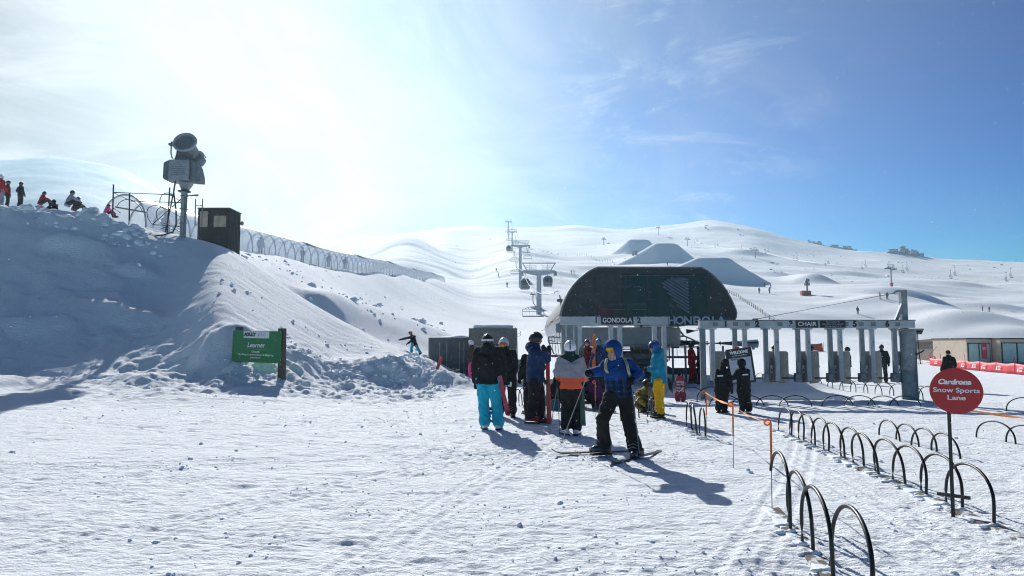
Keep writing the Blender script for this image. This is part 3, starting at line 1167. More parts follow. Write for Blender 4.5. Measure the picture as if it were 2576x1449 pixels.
# ------------------------------------------------------------------ skis, poles, boards
def ski(label, a, b, m, w=.085, roll=None, group=None, bind=True, base=None, name='ski', cat='ski'):
    """a: tail, b: tip (points); lies flat unless roll gives the up side"""
    a, b = V(a), V(b)
    Ln = (b - a).length
    x, y, d = basis(b - a, roll or V((0, 0, 1)))
    root = thing(name, label, cat, a, 0, group)
    M = Matrix((x, d, y)).transposed()
    mb = MB()
    n = 26
    secs = []
    for i in range(n + 1):
        t = i / n
        ww = w / 2 * (1.0 - .22 * math.exp(-((t - .5) / .28) ** 2)) * (math.sqrt(max(.02, 1 - ((t - .93) / .07) ** 2)) if t > .93 else 1)
        z = .008 + .07 * max(0, (t - .87) / .13) ** 2 + .012 * max(0, (.05 - t) / .05) ** 2
        secs.append((M @ V((0, t * Ln, z)), max(ww, .004), .007, x, M @ V((0, 0, 1))))
    o = 0
    vs, fs = [], []
    for c, rx, ry, X, Z in secs:
        for sx, sz in ((-1, -1), (1, -1), (1, 1), (-1, 1)):
            vs.append(c + X * rx * sx + Z * ry * sz)
    for i in range(n):
        for k in range(4):
            q = (k + 1) % 4
            fs.append((i * 4 + k, i * 4 + q, i * 4 + 4 + q, i * 4 + 4 + k))
    fs += [(3, 2, 1, 0), tuple(n * 4 + k for k in range(4))]
    mb.add(vs, fs)
    mb.build('deck', m, root)
    if bind:
        bb = MB()
        for t, l, hh in ((.52, .11, .055), (.40, .13, .075)):
            bb.box(M @ V((0, t * Ln, .016 + hh / 2)), (.062, l, hh), M)
            bb.box(M @ V((0, t * Ln - l * .4, .016 + hh + .012)), (.045, .04, .03), M)
        bb.bar(M @ V((0, .36 * Ln, .03)), M @ V((0, .33 * Ln, .09)), .03, .014)
        bb.build('binding', BLACK, root, bevel=.006)
    return root


def pole(label, top, tip, m=None, group=None, r=.008):
    top, tip = V(top), V(tip)
    root = thing('ski_pole', label, 'ski pole', tip, 0, group)
    L_ = top - tip
    d = L_.normalized()
    MB().tube([V((0, 0, 0)), L_ * .05, L_], [.003, r * .75, r], 8).build('shaft', m or STEEL_D, root)
    MB().tube([L_ - d * .13, L_ - d * .09, L_ - d * .03, L_], [r * 1.5, r * 2.1, r * 1.8, r * 2.4], 8).build('grip', RUBBER, root)
    x, y, _ = basis(d)
    c = L_ * .06
    MB().tube([c + (x * cos(t * pi / 6) + y * sin(t * pi / 6)) * .034 for t in range(12)], .005, 5, True).tube([c - x * .034, c + x * .034], .004, 5).tube([c - y * .034, c + y * .034], .004, 5).build('basket', BLACK, root)
    return root
# ------------------------------------------------------------------ the people in the queue
def fl(px, Y):
    return at(px, Y)


# aqua trousers, seen from behind
Y = 13.2
a = at(1236, Y)
A = person('person seen from behind in black jacket and bright aqua trousers', a, 0, 1.80,
           PJ=dict(head=(1227, 859, Y), neck=(1227, 874, Y), shL=(1203, 882, Y), shR=(1251, 882, Y), chest=(1227, 905, Y), hip=(1227, 952, Y), hipL=(1214, 954, Y), hipR=(1241, 954, Y),
                   elL=(1194, 922, Y), elR=(1262, 924, Y + .05), wrL=(1197, 958, Y + .12), wrR=(1266, 950, Y + .15), kneeL=(1217, 1014, Y + .03), kneeR=(1249, 1014, Y + .03), ankL=(1220, 1064, Y), ankR=(1254, 1066, Y)),
           J=None, jacket=C_BLACK, trousers=C_AQUA, boot=B_WHITE, hatm=H_BLACK, hatband=C_WHITE, look=(rad(-8), 0), bulk=1.10, hem=.10, hood_back=True, cuff=1.12)
# fix the toes forward of the ankles
ski('red ski held tip down beside the aqua trousers', P(1256, 946, Y - .05), P(1279, 1046, Y - .12), mat('red_topsheet', (.50, .05, .07), .35, 0, .2, 6, 0), .10, V((0, -1, .2)), bind=False)

# facing the camera behind
Y = 15.4
person('person in black jacket facing the camera, white helmet, orange mirrored goggles', at(1274, Y), rad(178), 1.80,
       PJ=dict(head=(1267, 866, Y), neck=(1268, 880, Y), shL=(1291, 888, Y), shR=(1255, 888, Y), chest=(1273, 908, Y), hip=(1274, 950, Y), elL=(1296, 924, Y - .02), elR=(1252, 924, Y), wrL=(1286, 955, Y - .12), wrR=(1262, 955, Y - .12)),
       jacket=C_BLACK, trousers=C_BLACK, hatm=H_WHITE, goggle=LENS_O, glove=C_WHITE, bulk=1.05, look=(rad(-6), rad(-4)))

# partly hidden on the left, pink
Y = 28
person('person with white helmet, brown jacket and pink trousers, half hidden behind the aqua trousers', at(1185, Y), rad(100), 1.66, jacket=C_BROWN, trousers=C_PINK, hatm=H_WHITE, boot=B_BLACK, hem=.06)

# navy coat, side on
Y = 14.2
person('person in navy coat and black helmet, side on, mitten raised to chest', at(1345, Y), rad(-80), 1.84,
       PJ=dict(head=(1350, 854, Y), neck=(1346, 872, Y), shL=(1347, 884, Y + .18), shR=(1340, 884, Y - .18), chest=(1347, 905, Y), hip=(1347, 955, Y), hipL=(1350, 957, Y + .1), hipR=(1345, 957, Y - .1),
               elR=(1374, 905, Y - .24), wrR=(1370, 887, Y - .26), elL=(1376, 903, Y + .12), wrL=(1379, 886, Y + .02),
               kneeL=(1360, 1008, Y + .12), kneeR=(1342, 1008, Y - .12), ankL=(1357, 1050, Y + .10), ankR=(1333, 1046, Y - .12), toeL=(1374, 1058, Y + .10), toeR=(1350, 1055, Y - .12)),
       jacket=C_NAVY, trousers=C_BLACK, boot=B_RED, hatm=H_BLACK, glove=C_BLACK, mitt=True, bulk=1.10, hem=.05, look=(0, rad(-8)), hood_back=True)
Yb = 14.0
ski('red ski standing upright by the navy coat and red boots', P(1382.5, 1066, Yb), P(1377, 880, Yb + .1), mat('scarlet_topsheet', (.45, .02, .03), .35, 0, .2, 5, 0), .10, V((-.6, -1, 0)), bind=False)
pole('thin ski pole standing behind the red upright ski', P(1370, 950, Yb + .1), P(1373, 1061, Yb + .1))
pole('thin ski pole leaning beside the red upright ski', P(1374, 955, Yb + .05), P(1376, 1060, Yb + .05))
# dark companion behind the navy coat
person('person in black, mostly hidden behind the navy coat', at(1338, 16.0), rad(20), 1.62, jacket=C_BLACK, trousers=C_BLACK, hatm=H_BLACK, hem=.12, J=dict(head=(.12, .02, 1.50), neck=(.08, 0, 1.38)))

# orange, grey and green jacket from behind
Y = 12.45
GJ = banded('panel_jacket', [(-1, (.82, .125, .055)), (1.005, (.30, .30, .35)), (1.275, (.012, .042, .038))], v=-.55)
GJ2 = GJ
person('person from behind in green, grey and orange panelled jacket, white helmet', at(1437, Y), 0, 1.68,
       PJ=dict(head=(1434, 875, Y), neck=(1434, 890, Y), shL=(1410, 903, Y), shR=(1459, 903, Y), chest=(1434, 922, Y), hip=(1437, 964, Y), hipL=(1425, 968, Y), hipR=(1450, 968, Y), elL=(1401, 935, Y - .02), elR=(1471, 936, Y),
               wrL=(1406, 951, Y + .22), wrR=(1472, 953, Y + .05), kneeL=(1424, 1025, Y + .05), kneeR=(1450, 1026, Y + .05), ankL=(1423, 1077, Y), ankR=(1450, 1079, Y)),
       jacket=GJ, trousers=C_BLACK, boot=B_WHITE, hatm=H_WHITE, hem=.10, bulk=1.04, look=(rad(-4), rad(-3)))
GSK = mat('green_topsheet', (.05, .10, .07), .35, 0, .6, 4, 0)
ski('dark ski with green tip held upright beside the orange panelled jacket', P(1466.5, 1071, Y - .05), P(1461, 868, Y + .1), GSK, .095, V((.3, -1, 0)), bind=False)
pole('ski pole slanting from the left cuff of the panelled jacket', P(1404, 962, Y), P(1382, 1094, Y - .1))
pole('ski pole hanging straight at the left side of the panelled jacket', P(1402, 955, Y + .1), P(1408, 1090, Y))

# the skier in front
Y = 10.05
BJ = banded('plaid_jacket', [(-1, (.008, .040, .125)), (1.03, (.007, .060, .235))], squares=(1.10, .085, (.006, .010, .022)))
hp_ = at(1560, Y)
H = person('person skiing in blue hooded jacket with plaid body, yellow beanie and grey beard', hp_, rad(150), 1.76,
           PJ=dict(head=(1541, 882, Y - .10), neck=(1549, 906, Y), shR=(1525, 917, Y - .05), shL=(1580, 915, Y + .05), chest=(1552, 935, Y - .02), hip=(1558, 985, Y + .05), hipR=(1543, 992, Y), hipL=(1573, 992, Y + .05),
                   elR=(1512, 934, Y - .05), wrR=(1491, 935, Y - .22), elL=(1607, 942, Y + .02), wrL=(1594, 951, Y - .16),
                   kneeR=(1516, 1052, Y - .12), kneeL=(1579, 1054, Y - .04), ankR=(1520, 1121, Y + .02), ankL=(1599, 1132, Y - .06), toeR=(1496, 1131, Y - .02), toeL=(1594, 1146, Y - .26)),
           jacket=BJ, hoodm=cloth('hood_blue', (.007, .060, .235)), trousers=C_BLACK, boot=B_NAVY, hat='hood+beanie', hatm=C_YEL, bulk=1.04, hem=.06, look=(rad(-8), rad(-22)), face=True, vox=.013, curl=.9, cuff=1.06)
# beard, rucksack straps and rucksack are parts of the skier
s_ = 1.76 / 1.75
Hroot = H
hl = Matrix.Rotation(-rad(150), 3, 'Z') @ (P(1541, 882, Y - .10) - hp_)
Hm_ = Matrix.Translation(hl) @ (Matrix.Rotation(rad(-8), 3, 'Z') @ Matrix.Rotation(rad(-22), 3, 'X')).to_4x4()
mb = MB()
mb.ell((0, .056, -.092), (.044, .046, .034))
mb.ell((0, .096, -.046), (.032, .012, .009))
for e in (-1, 1):
    mb.ell((e * .052, .03, -.062), (.018, .036, .036))
put('beard', blob(mb, .008, 2, .004, 60), mat('grey_hair', (.32, .31, .30)), H, M=Hm_, fix=False)


def loc_of(px, py, Yv, root=H, yaw=rad(150)):
    return Matrix.Rotation(-yaw, 3, 'Z') @ (P(px, py, Yv) - V(root.location))


for pts in (((1571, 901, Y + .0), (1578, 918, Y - .15), (1581, 934, Y - .18), (1586, 948, Y - .14), (1590, 956, Y - .02)), ((1527, 902, Y - .05), (1523, 915, Y - .18), (1524, 930, Y - .22), (1529, 938, Y - .18))):
    q = [loc_of(*p) for p in pts]
    mbs = MB()
    for k in range(len(q) - 1):
        mbs.bar(q[k], q[k + 1], .045, .02)
    put('rucksack_strap', blob(mbs, .009, 2), C_TAN, H, fix=False)
mb = MB()
mb.loft([(loc_of(1556, 965, Y + .30), .12, .08, V((1, 0, 0)), V((0, 1, 0))), (loc_of(1556, 930, Y + .32), .15, .11, V((1, 0, 0)), V((0, 1, 0))), (loc_of(1556, 908, Y + .26), .12, .08, V((1, 0, 0)), V((0, 1, 0)))])
put('rucksack', blob(mb, .015, 3, .006), C_CHAR, H, fix=False)
SKT = mat('dark_topsheet', (.035, .028, .03), .3, 0, .6, 5, 0)
p0 = foot(1604, 1139.5)
p1 = foot(1387, 1146.5)
ski('black ski under the boot of the blue skier, tip towards the green jacket', p0 + V((0, .02, .02)), p1 + V((0, 0, .012)), SKT)
p0 = foot(1660, 1141)
p1 = foot(1527, 1171)
ski('black ski pointing to the camera under the front boot of the blue skier', p0 + V((0, 0, .022)), p1 + V((0, 0, .012)), SKT)
pole('ski pole slanting forward from the glove of the blue skier', P(1483, 930, Y - .28), foot(1410, 1121))
pole('ski pole trailing behind the knee of the blue skier', P(1587, 945, Y - .2), foot(1610, 1155))

# teal jacket, yellow trousers
Y = 15.2
person('person in teal jacket, yellow trousers and blue helmet, side on', at(1655, Y), rad(95), 1.68,
       PJ=dict(head=(1645, 873, Y), neck=(1650, 886, Y), shL=(1652, 895, Y - .17), shR=(1662, 895, Y + .17), chest=(1655, 915, Y), hip=(1657, 956, Y), elL=(1650, 929, Y - .20), elR=(1648, 927, Y + .2), wrL=(1633, 929, Y - .12), wrR=(1631, 927, Y + .05),
               hipL=(1656, 958, Y - .09), hipR=(1659, 958, Y + .09), kneeL=(1657, 1002, Y - .1), kneeR=(1660, 1002, Y + .1), ankL=(1662, 1036, Y - .1), ankR=(1657, 1034, Y + .12), toeL=(1646, 1043, Y - .12), toeR=(1641, 1040, Y + .12)),
       jacket=C_TEAL, trousers=C_YEL, boot=B_BLACK, hatm=H_BLUE, goggle=LENS_D, hem=.08, bulk=1.05, look=(0, rad(-6)), hood_back=True)
for k, (dx, t) in enumerate(((0, 'grey'), (4, 'black'), (-4, 'dark'))):
    pole(['grey ski pole, middle of the three at the yellow trousers', 'ski pole nearest the yellow trousers, in a bundle of three', 'ski pole farthest from the yellow trousers, in a bundle of three'][k], P(1634 + dx, 962, Y - .1 + .05 * k), P(1638 + dx * 1.3, 1040, Y - .1 + .05 * k), STEEL_D)

# crouching figure in mustard
Y = 16.6
person('person crouching on the snow in mustard camouflage jacket', at(1624, Y), rad(60), 1.70,
       PJ=dict(head=(1627, 968, Y + .3), neck=(1624, 980, Y + .2), shL=(1612, 990, Y), shR=(1634, 986, Y + .2), chest=(1618, 996, Y), hip=(1618, 1012, Y), hipL=(1612, 1014, Y - .1), hipR=(1624, 1014, Y + .1), kneeL=(1627, 1004, Y - .2), kneeR=(1640, 1006, Y + .15),
               ankL=(1632, 1026, Y - .15), ankR=(1642, 1026, Y + .2), toeL=(1618, 1029, Y - .25), toeR=(1628, 1028, Y), elL=(1610, 1006, Y - .2), elR=(1640, 1000, Y + .2), wrL=(1622, 1016, Y - .3), wrR=(1636, 1016, Y)),
       jacket=C_MUST, trousers=C_BROWN, hatm=H_BLACK, bulk=1.1)

# two boarders sitting on the snow
Y = 17.6
seat = dict(hip=(0, 0, .16), hipL=(-.11, .02, .16), hipR=(.11, .02, .16), chest=(0, .10, .48), neck=(0, .16, .68), head=(0, .22, .82), shL=(-.2, .14, .62), shR=(.2, .14, .62), kneeL=(-.14, .42, .42), kneeR=(.14, .42, .42),
            ankL=(-.14, .62, .10), ankR=(.14, .62, .10), toeL=(-.15, .82, .06), toeR=(.15, .82, .06), elL=(-.24, .34, .44), elR=(.24, .34, .44), wrL=(-.16, .58, .34), wrR=(.16, .58, .34))
person('person in black and purple sitting on the snow by a snowboard', at(1505, Y), rad(65), 1.75, J=seat, jacket=C_PURP, trousers=C_BLACK, hatm=H_BLACK, group=None, bulk=1.15)
person('person in black sitting on the snow with a teal bag', at(1388, Y), rad(-60), 1.75, J=seat, jacket=C_BLACK, trousers=C_BLACK, hatm=H_BLACK, bulk=1.15)
tb = MB().ell((0, 0, .13), (.14, .1, .15)).capsule((-.06, -.02, .26), (.06, -.02, .26), .02, .02)
o = put('bag', blob(tb, .02, 3, .012), cloth('bag_teal', (.01, .13, .14)), None, fix=False)
o.location = at(1396, 17.0)
tag(o, 'small teal bag on the snow by the sitting black figure', 'bag')
ski('pale snowboard lying at the feet of the purple sitter', at(1510, 16.9) + V((.1, 0, .02)), at(1475, 16.9) + V((0, 0, .02)), mat('pale_deck', (.45, .48, .52), .4, 0, .4, 4, 0), .26, name='snowboard', cat='snowboard')
ski('dark snowboard lying on the snow behind the aqua trousers', at(1266, 16.9) + V((0, 0, .02)), at(1204, 16.6) + V((0, 0, .03)), SKT, .26, name='snowboard', cat='snowboard')
ski('red ski lying on the snow past the sitting boarders', at(1505, 18.2) + V((0, 0, .02)), at(1438, 18.4) + V((0, 0, .02)), mat('red_topsheet', (.5, .05, .07)), .09)

# someone with an orange ski by the station
Y = 23.5
person('person in dark blue jacket and blue helmet walking towards the station', at(1507, Y), rad(30), 1.75, jacket=C_NAVY, trousers=C_CHAR, hatm=H_LBLUE, glove=C_GREY)
ski('orange ski carried upright beside the dark blue jacket', at(1494, 23.3) + V((0, 0, .7)), at(1496, 23.3) + V((0, 0, 1.95)), mat('orange_topsheet', (.60, .12, .03), .4, 0, .3, 5, 0), .12, V((0, -1, 0)), bind=False)
Y = 25
person('person in dark red jacket waiting under the station roof', at(1478, Y), rad(170), 1.72, jacket=C_DKRED, trousers=C_CHAR, hatm=H_BLACK)

# two children by the welcome board
Y = 16.3
STR = mat('reflective_strip', (.6, .66, .72), .3, .2, .1, 20, 0)
c1 = person('child in long black jacket with left arm hanging, by the welcome board', at(1815, Y), rad(-35), 1.27,
            PJ=dict(head=(1823, 914, Y), neck=(1819, 925, Y), shL=(1807, 933, Y + .05), shR=(1830, 933, Y - .08), chest=(1817, 946, Y), hip=(1814, 975, Y), hipL=(1808, 978, Y), hipR=(1822, 978, Y), elR=(1836, 956, Y - .1), wrR=(1840, 979, Y - .12), elL=(1803, 955, Y), wrL=(1806, 978, Y),
                    kneeL=(1808, 1006, Y), kneeR=(1823, 1006, Y), ankL=(1807, 1028, Y), ankR=(1822, 1030, Y), toeL=(1812, 1034, Y + .1), toeR=(1830, 1036, Y + .05)),
            jacket=C_BLACK, trousers=C_BLACK, hat='hood', hatm=C_BLACK, hem=.16, bulk=1.12, ski_boots=False)
c2 = person('child in hooded black suit facing left, right hand held out, by the welcome board', at(1872, Y), rad(50), 1.27,
            PJ=dict(head=(1864, 914, Y), neck=(1866, 925, Y), shL=(1856, 933, Y - .08), shR=(1880, 933, Y + .05), chest=(1868, 946, Y), hip=(1870, 978, Y), hipL=(1863, 981, Y), hipR=(1878, 981, Y), elL=(1849, 948, Y - .1), wrL=(1841, 951, Y - .1), elR=(1880, 957, Y), wrR=(1876, 978, Y),
                    kneeL=(1866, 1006, Y), kneeR=(1881, 1006, Y), ankL=(1868, 1030, Y), ankR=(1885, 1030, Y), toeL=(1861, 1035, Y - .05), toeR=(1878, 1036, Y - .1)),
            jacket=C_BLACK, trousers=C_BLACK, hat='hood', hatm=C_BLACK, hem=.12, bulk=1.12, ski_boots=False)
for c, x0, x1, yv in ((c1, 1805, 1819, 946), (c2, 1868, 1882, 943)):
    MB().bar(Matrix.Rotation(-c.rotation_euler.z, 3, 'Z') @ (P(x0, yv, Y - .17) - V(c.location)), Matrix.Rotation(-c.rotation_euler.z, 3, 'Z') @ (P(x1, yv - 1, Y - .17) - V(c.location)), .012, .03).build('reflective_strip', STR, c)

# near the loading gate
Y = 28.5
person('person in red suit reading a paper by the loading gate', at(1741, Y), rad(-85), 1.62, J=dict(wrR=(.14, .38, 1.16), wrL=(-.10, .38, 1.16), elR=(.26, .08, 1.08), elL=(-.26, .08, 1.08)), jacket=C_RED, trousers=C_RED, hatm=H_BLACK, glove=C_BLACK)
o = MB().box((0, 0, 0), (.02, .17, .24), Matrix.Rotation(rad(35), 3, 'Y')).build('paper', WHITE)
o.location = at(1764, Y) + V((0, -.1, 1.12))
tag(o, 'white sheet of paper held by the person in the red suit', 'paper')
person('person in black behind the tall gate post, next to the red suit', at(1762, 28), rad(90), 1.45, jacket=C_BLACK, trousers=C_BLACK, hatm=H_BLACK)

# beyond the chair gate
person('person in black between the first pair of chair gates', at(1950, 27.5), rad(10), 1.45, jacket=C_CHAR, trousers=C_CHAR, hatm=H_BLACK)
person('person in dark green jacket behind the gate panel numbered three', at(2044, 28), rad(-60), 1.50, jacket=cloth('moss', (.03, .045, .04)), trousers=C_CHAR, hatm=H_BLACK)
person('person in dark grey behind the gate panel numbered two', at(2135, 28.2), rad(60), 1.45, jacket=C_CHAR, trousers=cloth('slate', (.06, .065, .07)), hatm=H_BLACK)
person('person in dark suit standing clear to the right of the gate panel numbered one', at(2221, 29), rad(-30), 1.55, jacket=C_CHAR, trousers=C_CHAR, hatm=H_BLACK)
person('person in black seen above the round red sign', at(2390, 25), rad(8), 1.42, jacket=C_BLACK, trousers=C_BLACK, hat='beanie', hatm=C_BLACK, bulk=1.15)


# on the crest of the bank
def crest(px, Y, head, h=1.3, sit=False):
    p = P(px, head, Y)
    return V((p.x, Y, p.z - h * (.82 if sit else 1.64) / 1.75))


person('person in red jacket and pale helmet on the bank, far left', crest(3, 35, 446, 1.72), rad(-15), 1.72, jacket=C_RED, trousers=C_GREY, hatm=H_WHITE)
person('child whose head shows past the red jacket on the bank', crest(21, 36, 460, 1.45), rad(-60), 1.45, jacket=C_DKRED, trousers=C_CHAR, hatm=H_BLACK)
person('child in black standing on the bank', crest(53, 35, 463, 1.35), rad(-25), 1.35, jacket=C_CHAR, trousers=C_CHAR, hatm=H_BLACK, J=dict(elL=(-.40, 0, 1.22), wrL=(-.32, .12, 1.05)))
sitb = {k: (v[0], v[1], v[2]) for k, v in seat.items()}
person('child in rose red jacket sitting on the bank', crest(103, 34.6, 486, 1.3, True), rad(-70), 1.30, J=sitb, jacket=C_RED2, trousers=C_CHAR, hatm=H_BLACK)
person('child in black hood low behind the snow blocks', crest(142, 34.4, 507, 1.25, True), rad(80), 1.25, J=sitb, jacket=C_BLACK, trousers=C_BLACK, hat='hood', hatm=C_BLACK)
person('person in pale grey jacket sitting on the bank', crest(172, 34.6, 484, 1.55, True), rad(-60), 1.55, J=sitb, jacket=C_GREY, trousers=C_CHAR, hatm=H_BLACK)
person('child in dark red jacket sitting close behind the pale grey jacket', crest(188, 35.2, 500, 1.35, True), rad(-70), 1.35, J=sitb, jacket=C_DKRED, trousers=C_CHAR, hatm=H_BLACK)
person('child with dark helmet and pink collar at the tunnel mouth', crest(266, 35.5, 517, 1.2, True), rad(-40), 1.20, J=sitb, jacket=C_PINK, trousers=C_CHAR, hatm=H_BLACK)

# climbing the end of the bank
Y = 31
person('child in red helmet, black jacket and blue trousers climbing the bank on all fours', V((P(1045, 889, Y).x, Y, P(1045, 889, Y).z)), rad(60), 1.2,
       PJ=dict(head=(1032, 838, Y), neck=(1036, 844, Y), shL=(1032, 848, Y - .1), shR=(1043, 846, Y + .12), chest=(1039, 852, Y), hip=(1042, 864, Y), hipL=(1038, 866, Y - .08), hipR=(1046, 866, Y + .08), kneeL=(1035, 875, Y - .1), kneeR=(1051, 877, Y + .1),
               ankL=(1035, 884, Y - .08), ankR=(1058, 888, Y + .1), toeL=(1030, 887, Y - .08), toeR=(1055, 891, Y), elL=(1021, 851, Y - .1), wrL=(1008, 854, Y - .12), elR=(1034, 858, Y - .2), wrR=(1026, 864, Y - .2)),
       jacket=C_BLACK, trousers=C_AQUA, hatm=H_RED)
# ------------------------------------------------------------------ learner board on two posts
pR = V((P(708, 950, 21.6).x, 21.6, 0))
pL = V((P(600, 928, 22.3).x, 22.3, 0))
pR.z, pL.z = gz1(pR.x, pR.y), gz1(pL.x, pL.y)
topR, topL = P(710, 826, 21.6).z, P(603, 822, 22.3).z
sg = thing('learner_board', 'green learner sign board bolted between two dark posts at the foot of the bank', 'sign', (pR + pL) / 2)
base = V(sg.location)
ang = math.atan2(pR.y - pL.y, pR.x - pL.x)
for p, t in ((pL, topL), (pR, topR)):
    po = MB().box((0, 0, 0), (.19, .17, t - p.z + .5)).build('post', DARKWOOD, sg, bevel=.012)
    po.location = V((p.x, p.y, (t + p.z - .5) / 2)) - base
    po.rotation_euler = (0, rad(-1.0), ang)
    for zz in (t - .12, t - .16, p.z + .62, p.z + .58):
        b_ = MB().cyl((0, -.088, 0), (0, -.10, 0), .018, n=8).build('bolt', STEEL_L, po)
        b_.location = (0.03, 0, zz - (t + p.z - .5) / 2)
bl, br = P(592, 832, 22.15), P(717, 836, 21.45)
bb = P(592, 910, 22.15)
bw, bh = (br - bl).length, bl.z - bb.z
cpt = (bl + br) / 2 - V((0, 0, bh / 2 - .02)) - base + V((-sin(ang) * -.0, -.0, 0))
off = V((sin(ang), -cos(ang), 0)) * .115
bd = MB()
rr = .05
prof = []
for cx, cz, a0 in ((bw / 2 - rr, bh / 2 - rr, 0), (-bw / 2 + rr, bh / 2 - rr, 90), (-bw / 2 + rr, -bh / 2 + rr, 180), (bw / 2 - rr, -bh / 2 + rr, 270)):
    for q in range(0, 91, 30):
        prof.append(V((cx + rr * cos(rad(a0 + q)), cz + rr * sin(rad(a0 + q)), 0)))
bd.prism(prof, (0, 0, 0), (0, 0, .03))
MBd = Matrix.Translation(cpt + off) @ Matrix.Rotation(ang, 4, 'Z') @ Matrix.Rotation(rad(1.2), 4, 'Y') @ Matrix.Rotation(pi / 2, 4, 'X')
board = bd.build('board', GREEN, sg, smooth=False, M=MBd)
T = Matrix.Translation
pan = MB().box((0, 0, 0), (bw * .53, bh * .215, .006)).build('white_panel', WHITE_P, board, False, M=T((.0, bh * .375, .034)))
SLAB = mat('deep_green_print', (.015, .075, .04), .6, 0, .1, 20, 0)
lettering('ADULT', bh * .145, SLAB, board, T((-bw * .135, bh * .375, .0395)), .012)
lettering('/', bh * .145, SLAB, board, T((bw * .055, bh * .375, .0395)), .004)
lettering('SKI', bh * .145, GREY_P, board, T((bw * .15, bh * .375, .0395)), -.003, space=1.1)
lettering('Learner', bh * .215, WHITE_P, board, T((0, bh * .045, .033)), .004, .22, space=1.06)
for x in (-.11, .11):
    MB().box((0, 0, 0), (bw * .19, .008, .004)).build('rule', GREY_P, board, False, M=T((bw * x, -bh * .075, .033)))
lettering('Chondola', bh * .085, WHITE_P, board, T((0, -bh * .165, .033)), .001)
lettering('Working on speed control & exploring', bh * .078, WHITE_P, board, T((0, -bh * .255, .033)), .001, width=bw * .74)
lettering('green terrain', bh * .078, WHITE_P, board, T((0, -bh * .345, .033)), .001)

# ------------------------------------------------------------------ round red lane sign
Ys = 6.6
f = at(2398, Ys)
rs = thing('lane_sign', 'round red sign on a black pole with a foot bar, lettered in white', 'sign', f)
c = P(2404.5, 982, Ys) - V(f)
MB().cyl((0, 0, -.05), (0.012, 0, c.z + .1), .0165, n=14).build('pole', BLACK, rs)
fb0, fb1 = P(2358, 1241, Ys + .12) - V(f), P(2441, 1253, Ys - .10) - V(f)
MB().bar(fb0, fb1, .03, .03).build('foot_bar', BLACK, rs, bevel=.004)
yawS = -math.atan2(f.x, f.y)
disc = MB().cyl((0, 0, 0), (0, 0, .012), .212, n=64).build('disc', RED, rs, bevel=.002, M=T(c + V((sin(yawS), -cos(yawS), 0)) * (.045 + max(0, c.x) * .6)) @ Matrix.Rotation(yawS, 4, 'Z') @ Matrix.Rotation(pi / 2, 4, 'X'))
lettering('Cardrona', .062, WHITE_P, disc, T((-.012, .082, .0135)), .0035, .25, width=.262)
lettering('Snow Sports', .060, WHITE_P, disc, T((.002, .006, .0135)), .0012, width=.365)
lettering('Lane', .060, WHITE_P, disc, T((.0, -.063, .0135)), .0012, width=.142)

# ------------------------------------------------------------------ hoop racks that mark the lanes
ARCH_W, ARCH_H, PITCH_A = .82, .50, .60
SNOWPLANK, ntp, bp_ = _nt('snowy_plank')
_n = ntp.nodes.new('ShaderNodeTexNoise')
_n.inputs['Scale'].default_value = 3.2
_n.inputs['Detail'].default_value = 7
_n.inputs['Roughness'].default_value = .65
_t = ntp.nodes.new('ShaderNodeTexCoord')
ntp.links.new(_t.outputs['Object'], _n.inputs['Vector'])
_r = ntp.nodes.new('ShaderNodeValToRGB')
_r.color_ramp.elements[0].position = .46
_r.color_ramp.elements[1].position = .52
_r.color_ramp.elements[0].color = (.10, .085, .065, 1)
_r.color_ramp.elements[1].color = (.78, .84, .90, 1)
ntp.links.new(_n.outputs['Fac'], _r.inputs['Fac'])
ntp.links.new(_r.outputs['Color'], bp_.inputs['Base Color'])
bp_.inputs['Roughness'].default_value = .85


def arch_pts(x0, w, h, y=0, z=.03):
    pts = [(x0, y, z)]
    for k in range(0, 21):
        t = pi * (1 - k / 20)
        pts.append((x0 + w / 2 + w / 2 * cos(t), y, z + h * .28 + h * .72 * sin(t) ** .85 if 0 < k < 20 else z + h * .28))
    pts.append((x0 + w, y, z))
    return pts


def make_rack(n=4, broken=False, extra=0):
    r = thing('lane_rack', 'x', 'lane divider')
    L_ = PITCH_A * (n - 1) + ARCH_W + .25 + extra
    pl = MB()
    nn = 14
    for i in range(nn):
        a, b = i / nn, (i + 1) / nn
        pl.box((L_ * (a + b) / 2 - .12, 0, -.012 + .004 * sin(i * 2.1)), (L_ / nn + .001 * (i % 2), .15, .05))
    pl = MB().box((L_ / 2 - .12, 0, -.024), (L_, .15, .055))
    pl.build('plank', SNOWPLANK, r, bevel=.008)
    for k in range(n):
        pts = arch_pts(k * PITCH_A, ARCH_W, ARCH_H, .018 * (1 if k % 2 else -1))
        if broken and k == 0:
            pts = [(p[0] - .02, p[1], p[2] + .06) if i > 1 else (p[0], p[1], p[2] + .22) for i, p in enumerate(pts[:-1])][3:] + [pts[-1]]
        MB().tube(pts, .0145, 10).build('hoop', BLACKTUBE, r)
        for sx, px_ in ((0, k * PITCH_A), (1, k * PITCH_A + ARCH_W)):
            if broken and k == 0 and sx == 0:
                continue
            lump = MB().ell((px_ + .004, .018 * (1 if k % 2 else -1), .008), (.036, .040, .024), n=12, m=6).ell((px_ + .01, .018 * (1 if k % 2 else -1) - .075 + .0, .0), (.028, .075, .016), Matrix.Rotation(.25, 3, 'Z'), 12, 6)
            put('snow_lump', blob(lump, .008, 3, .006, 30), M_SNOWCAP, r, fix=False)
    return r


RACK = make_rack(4)
RACKB = make_rack(4, True)
RACK3 = make_rack(3, extra=.6)
RACK2 = make_rack(2)


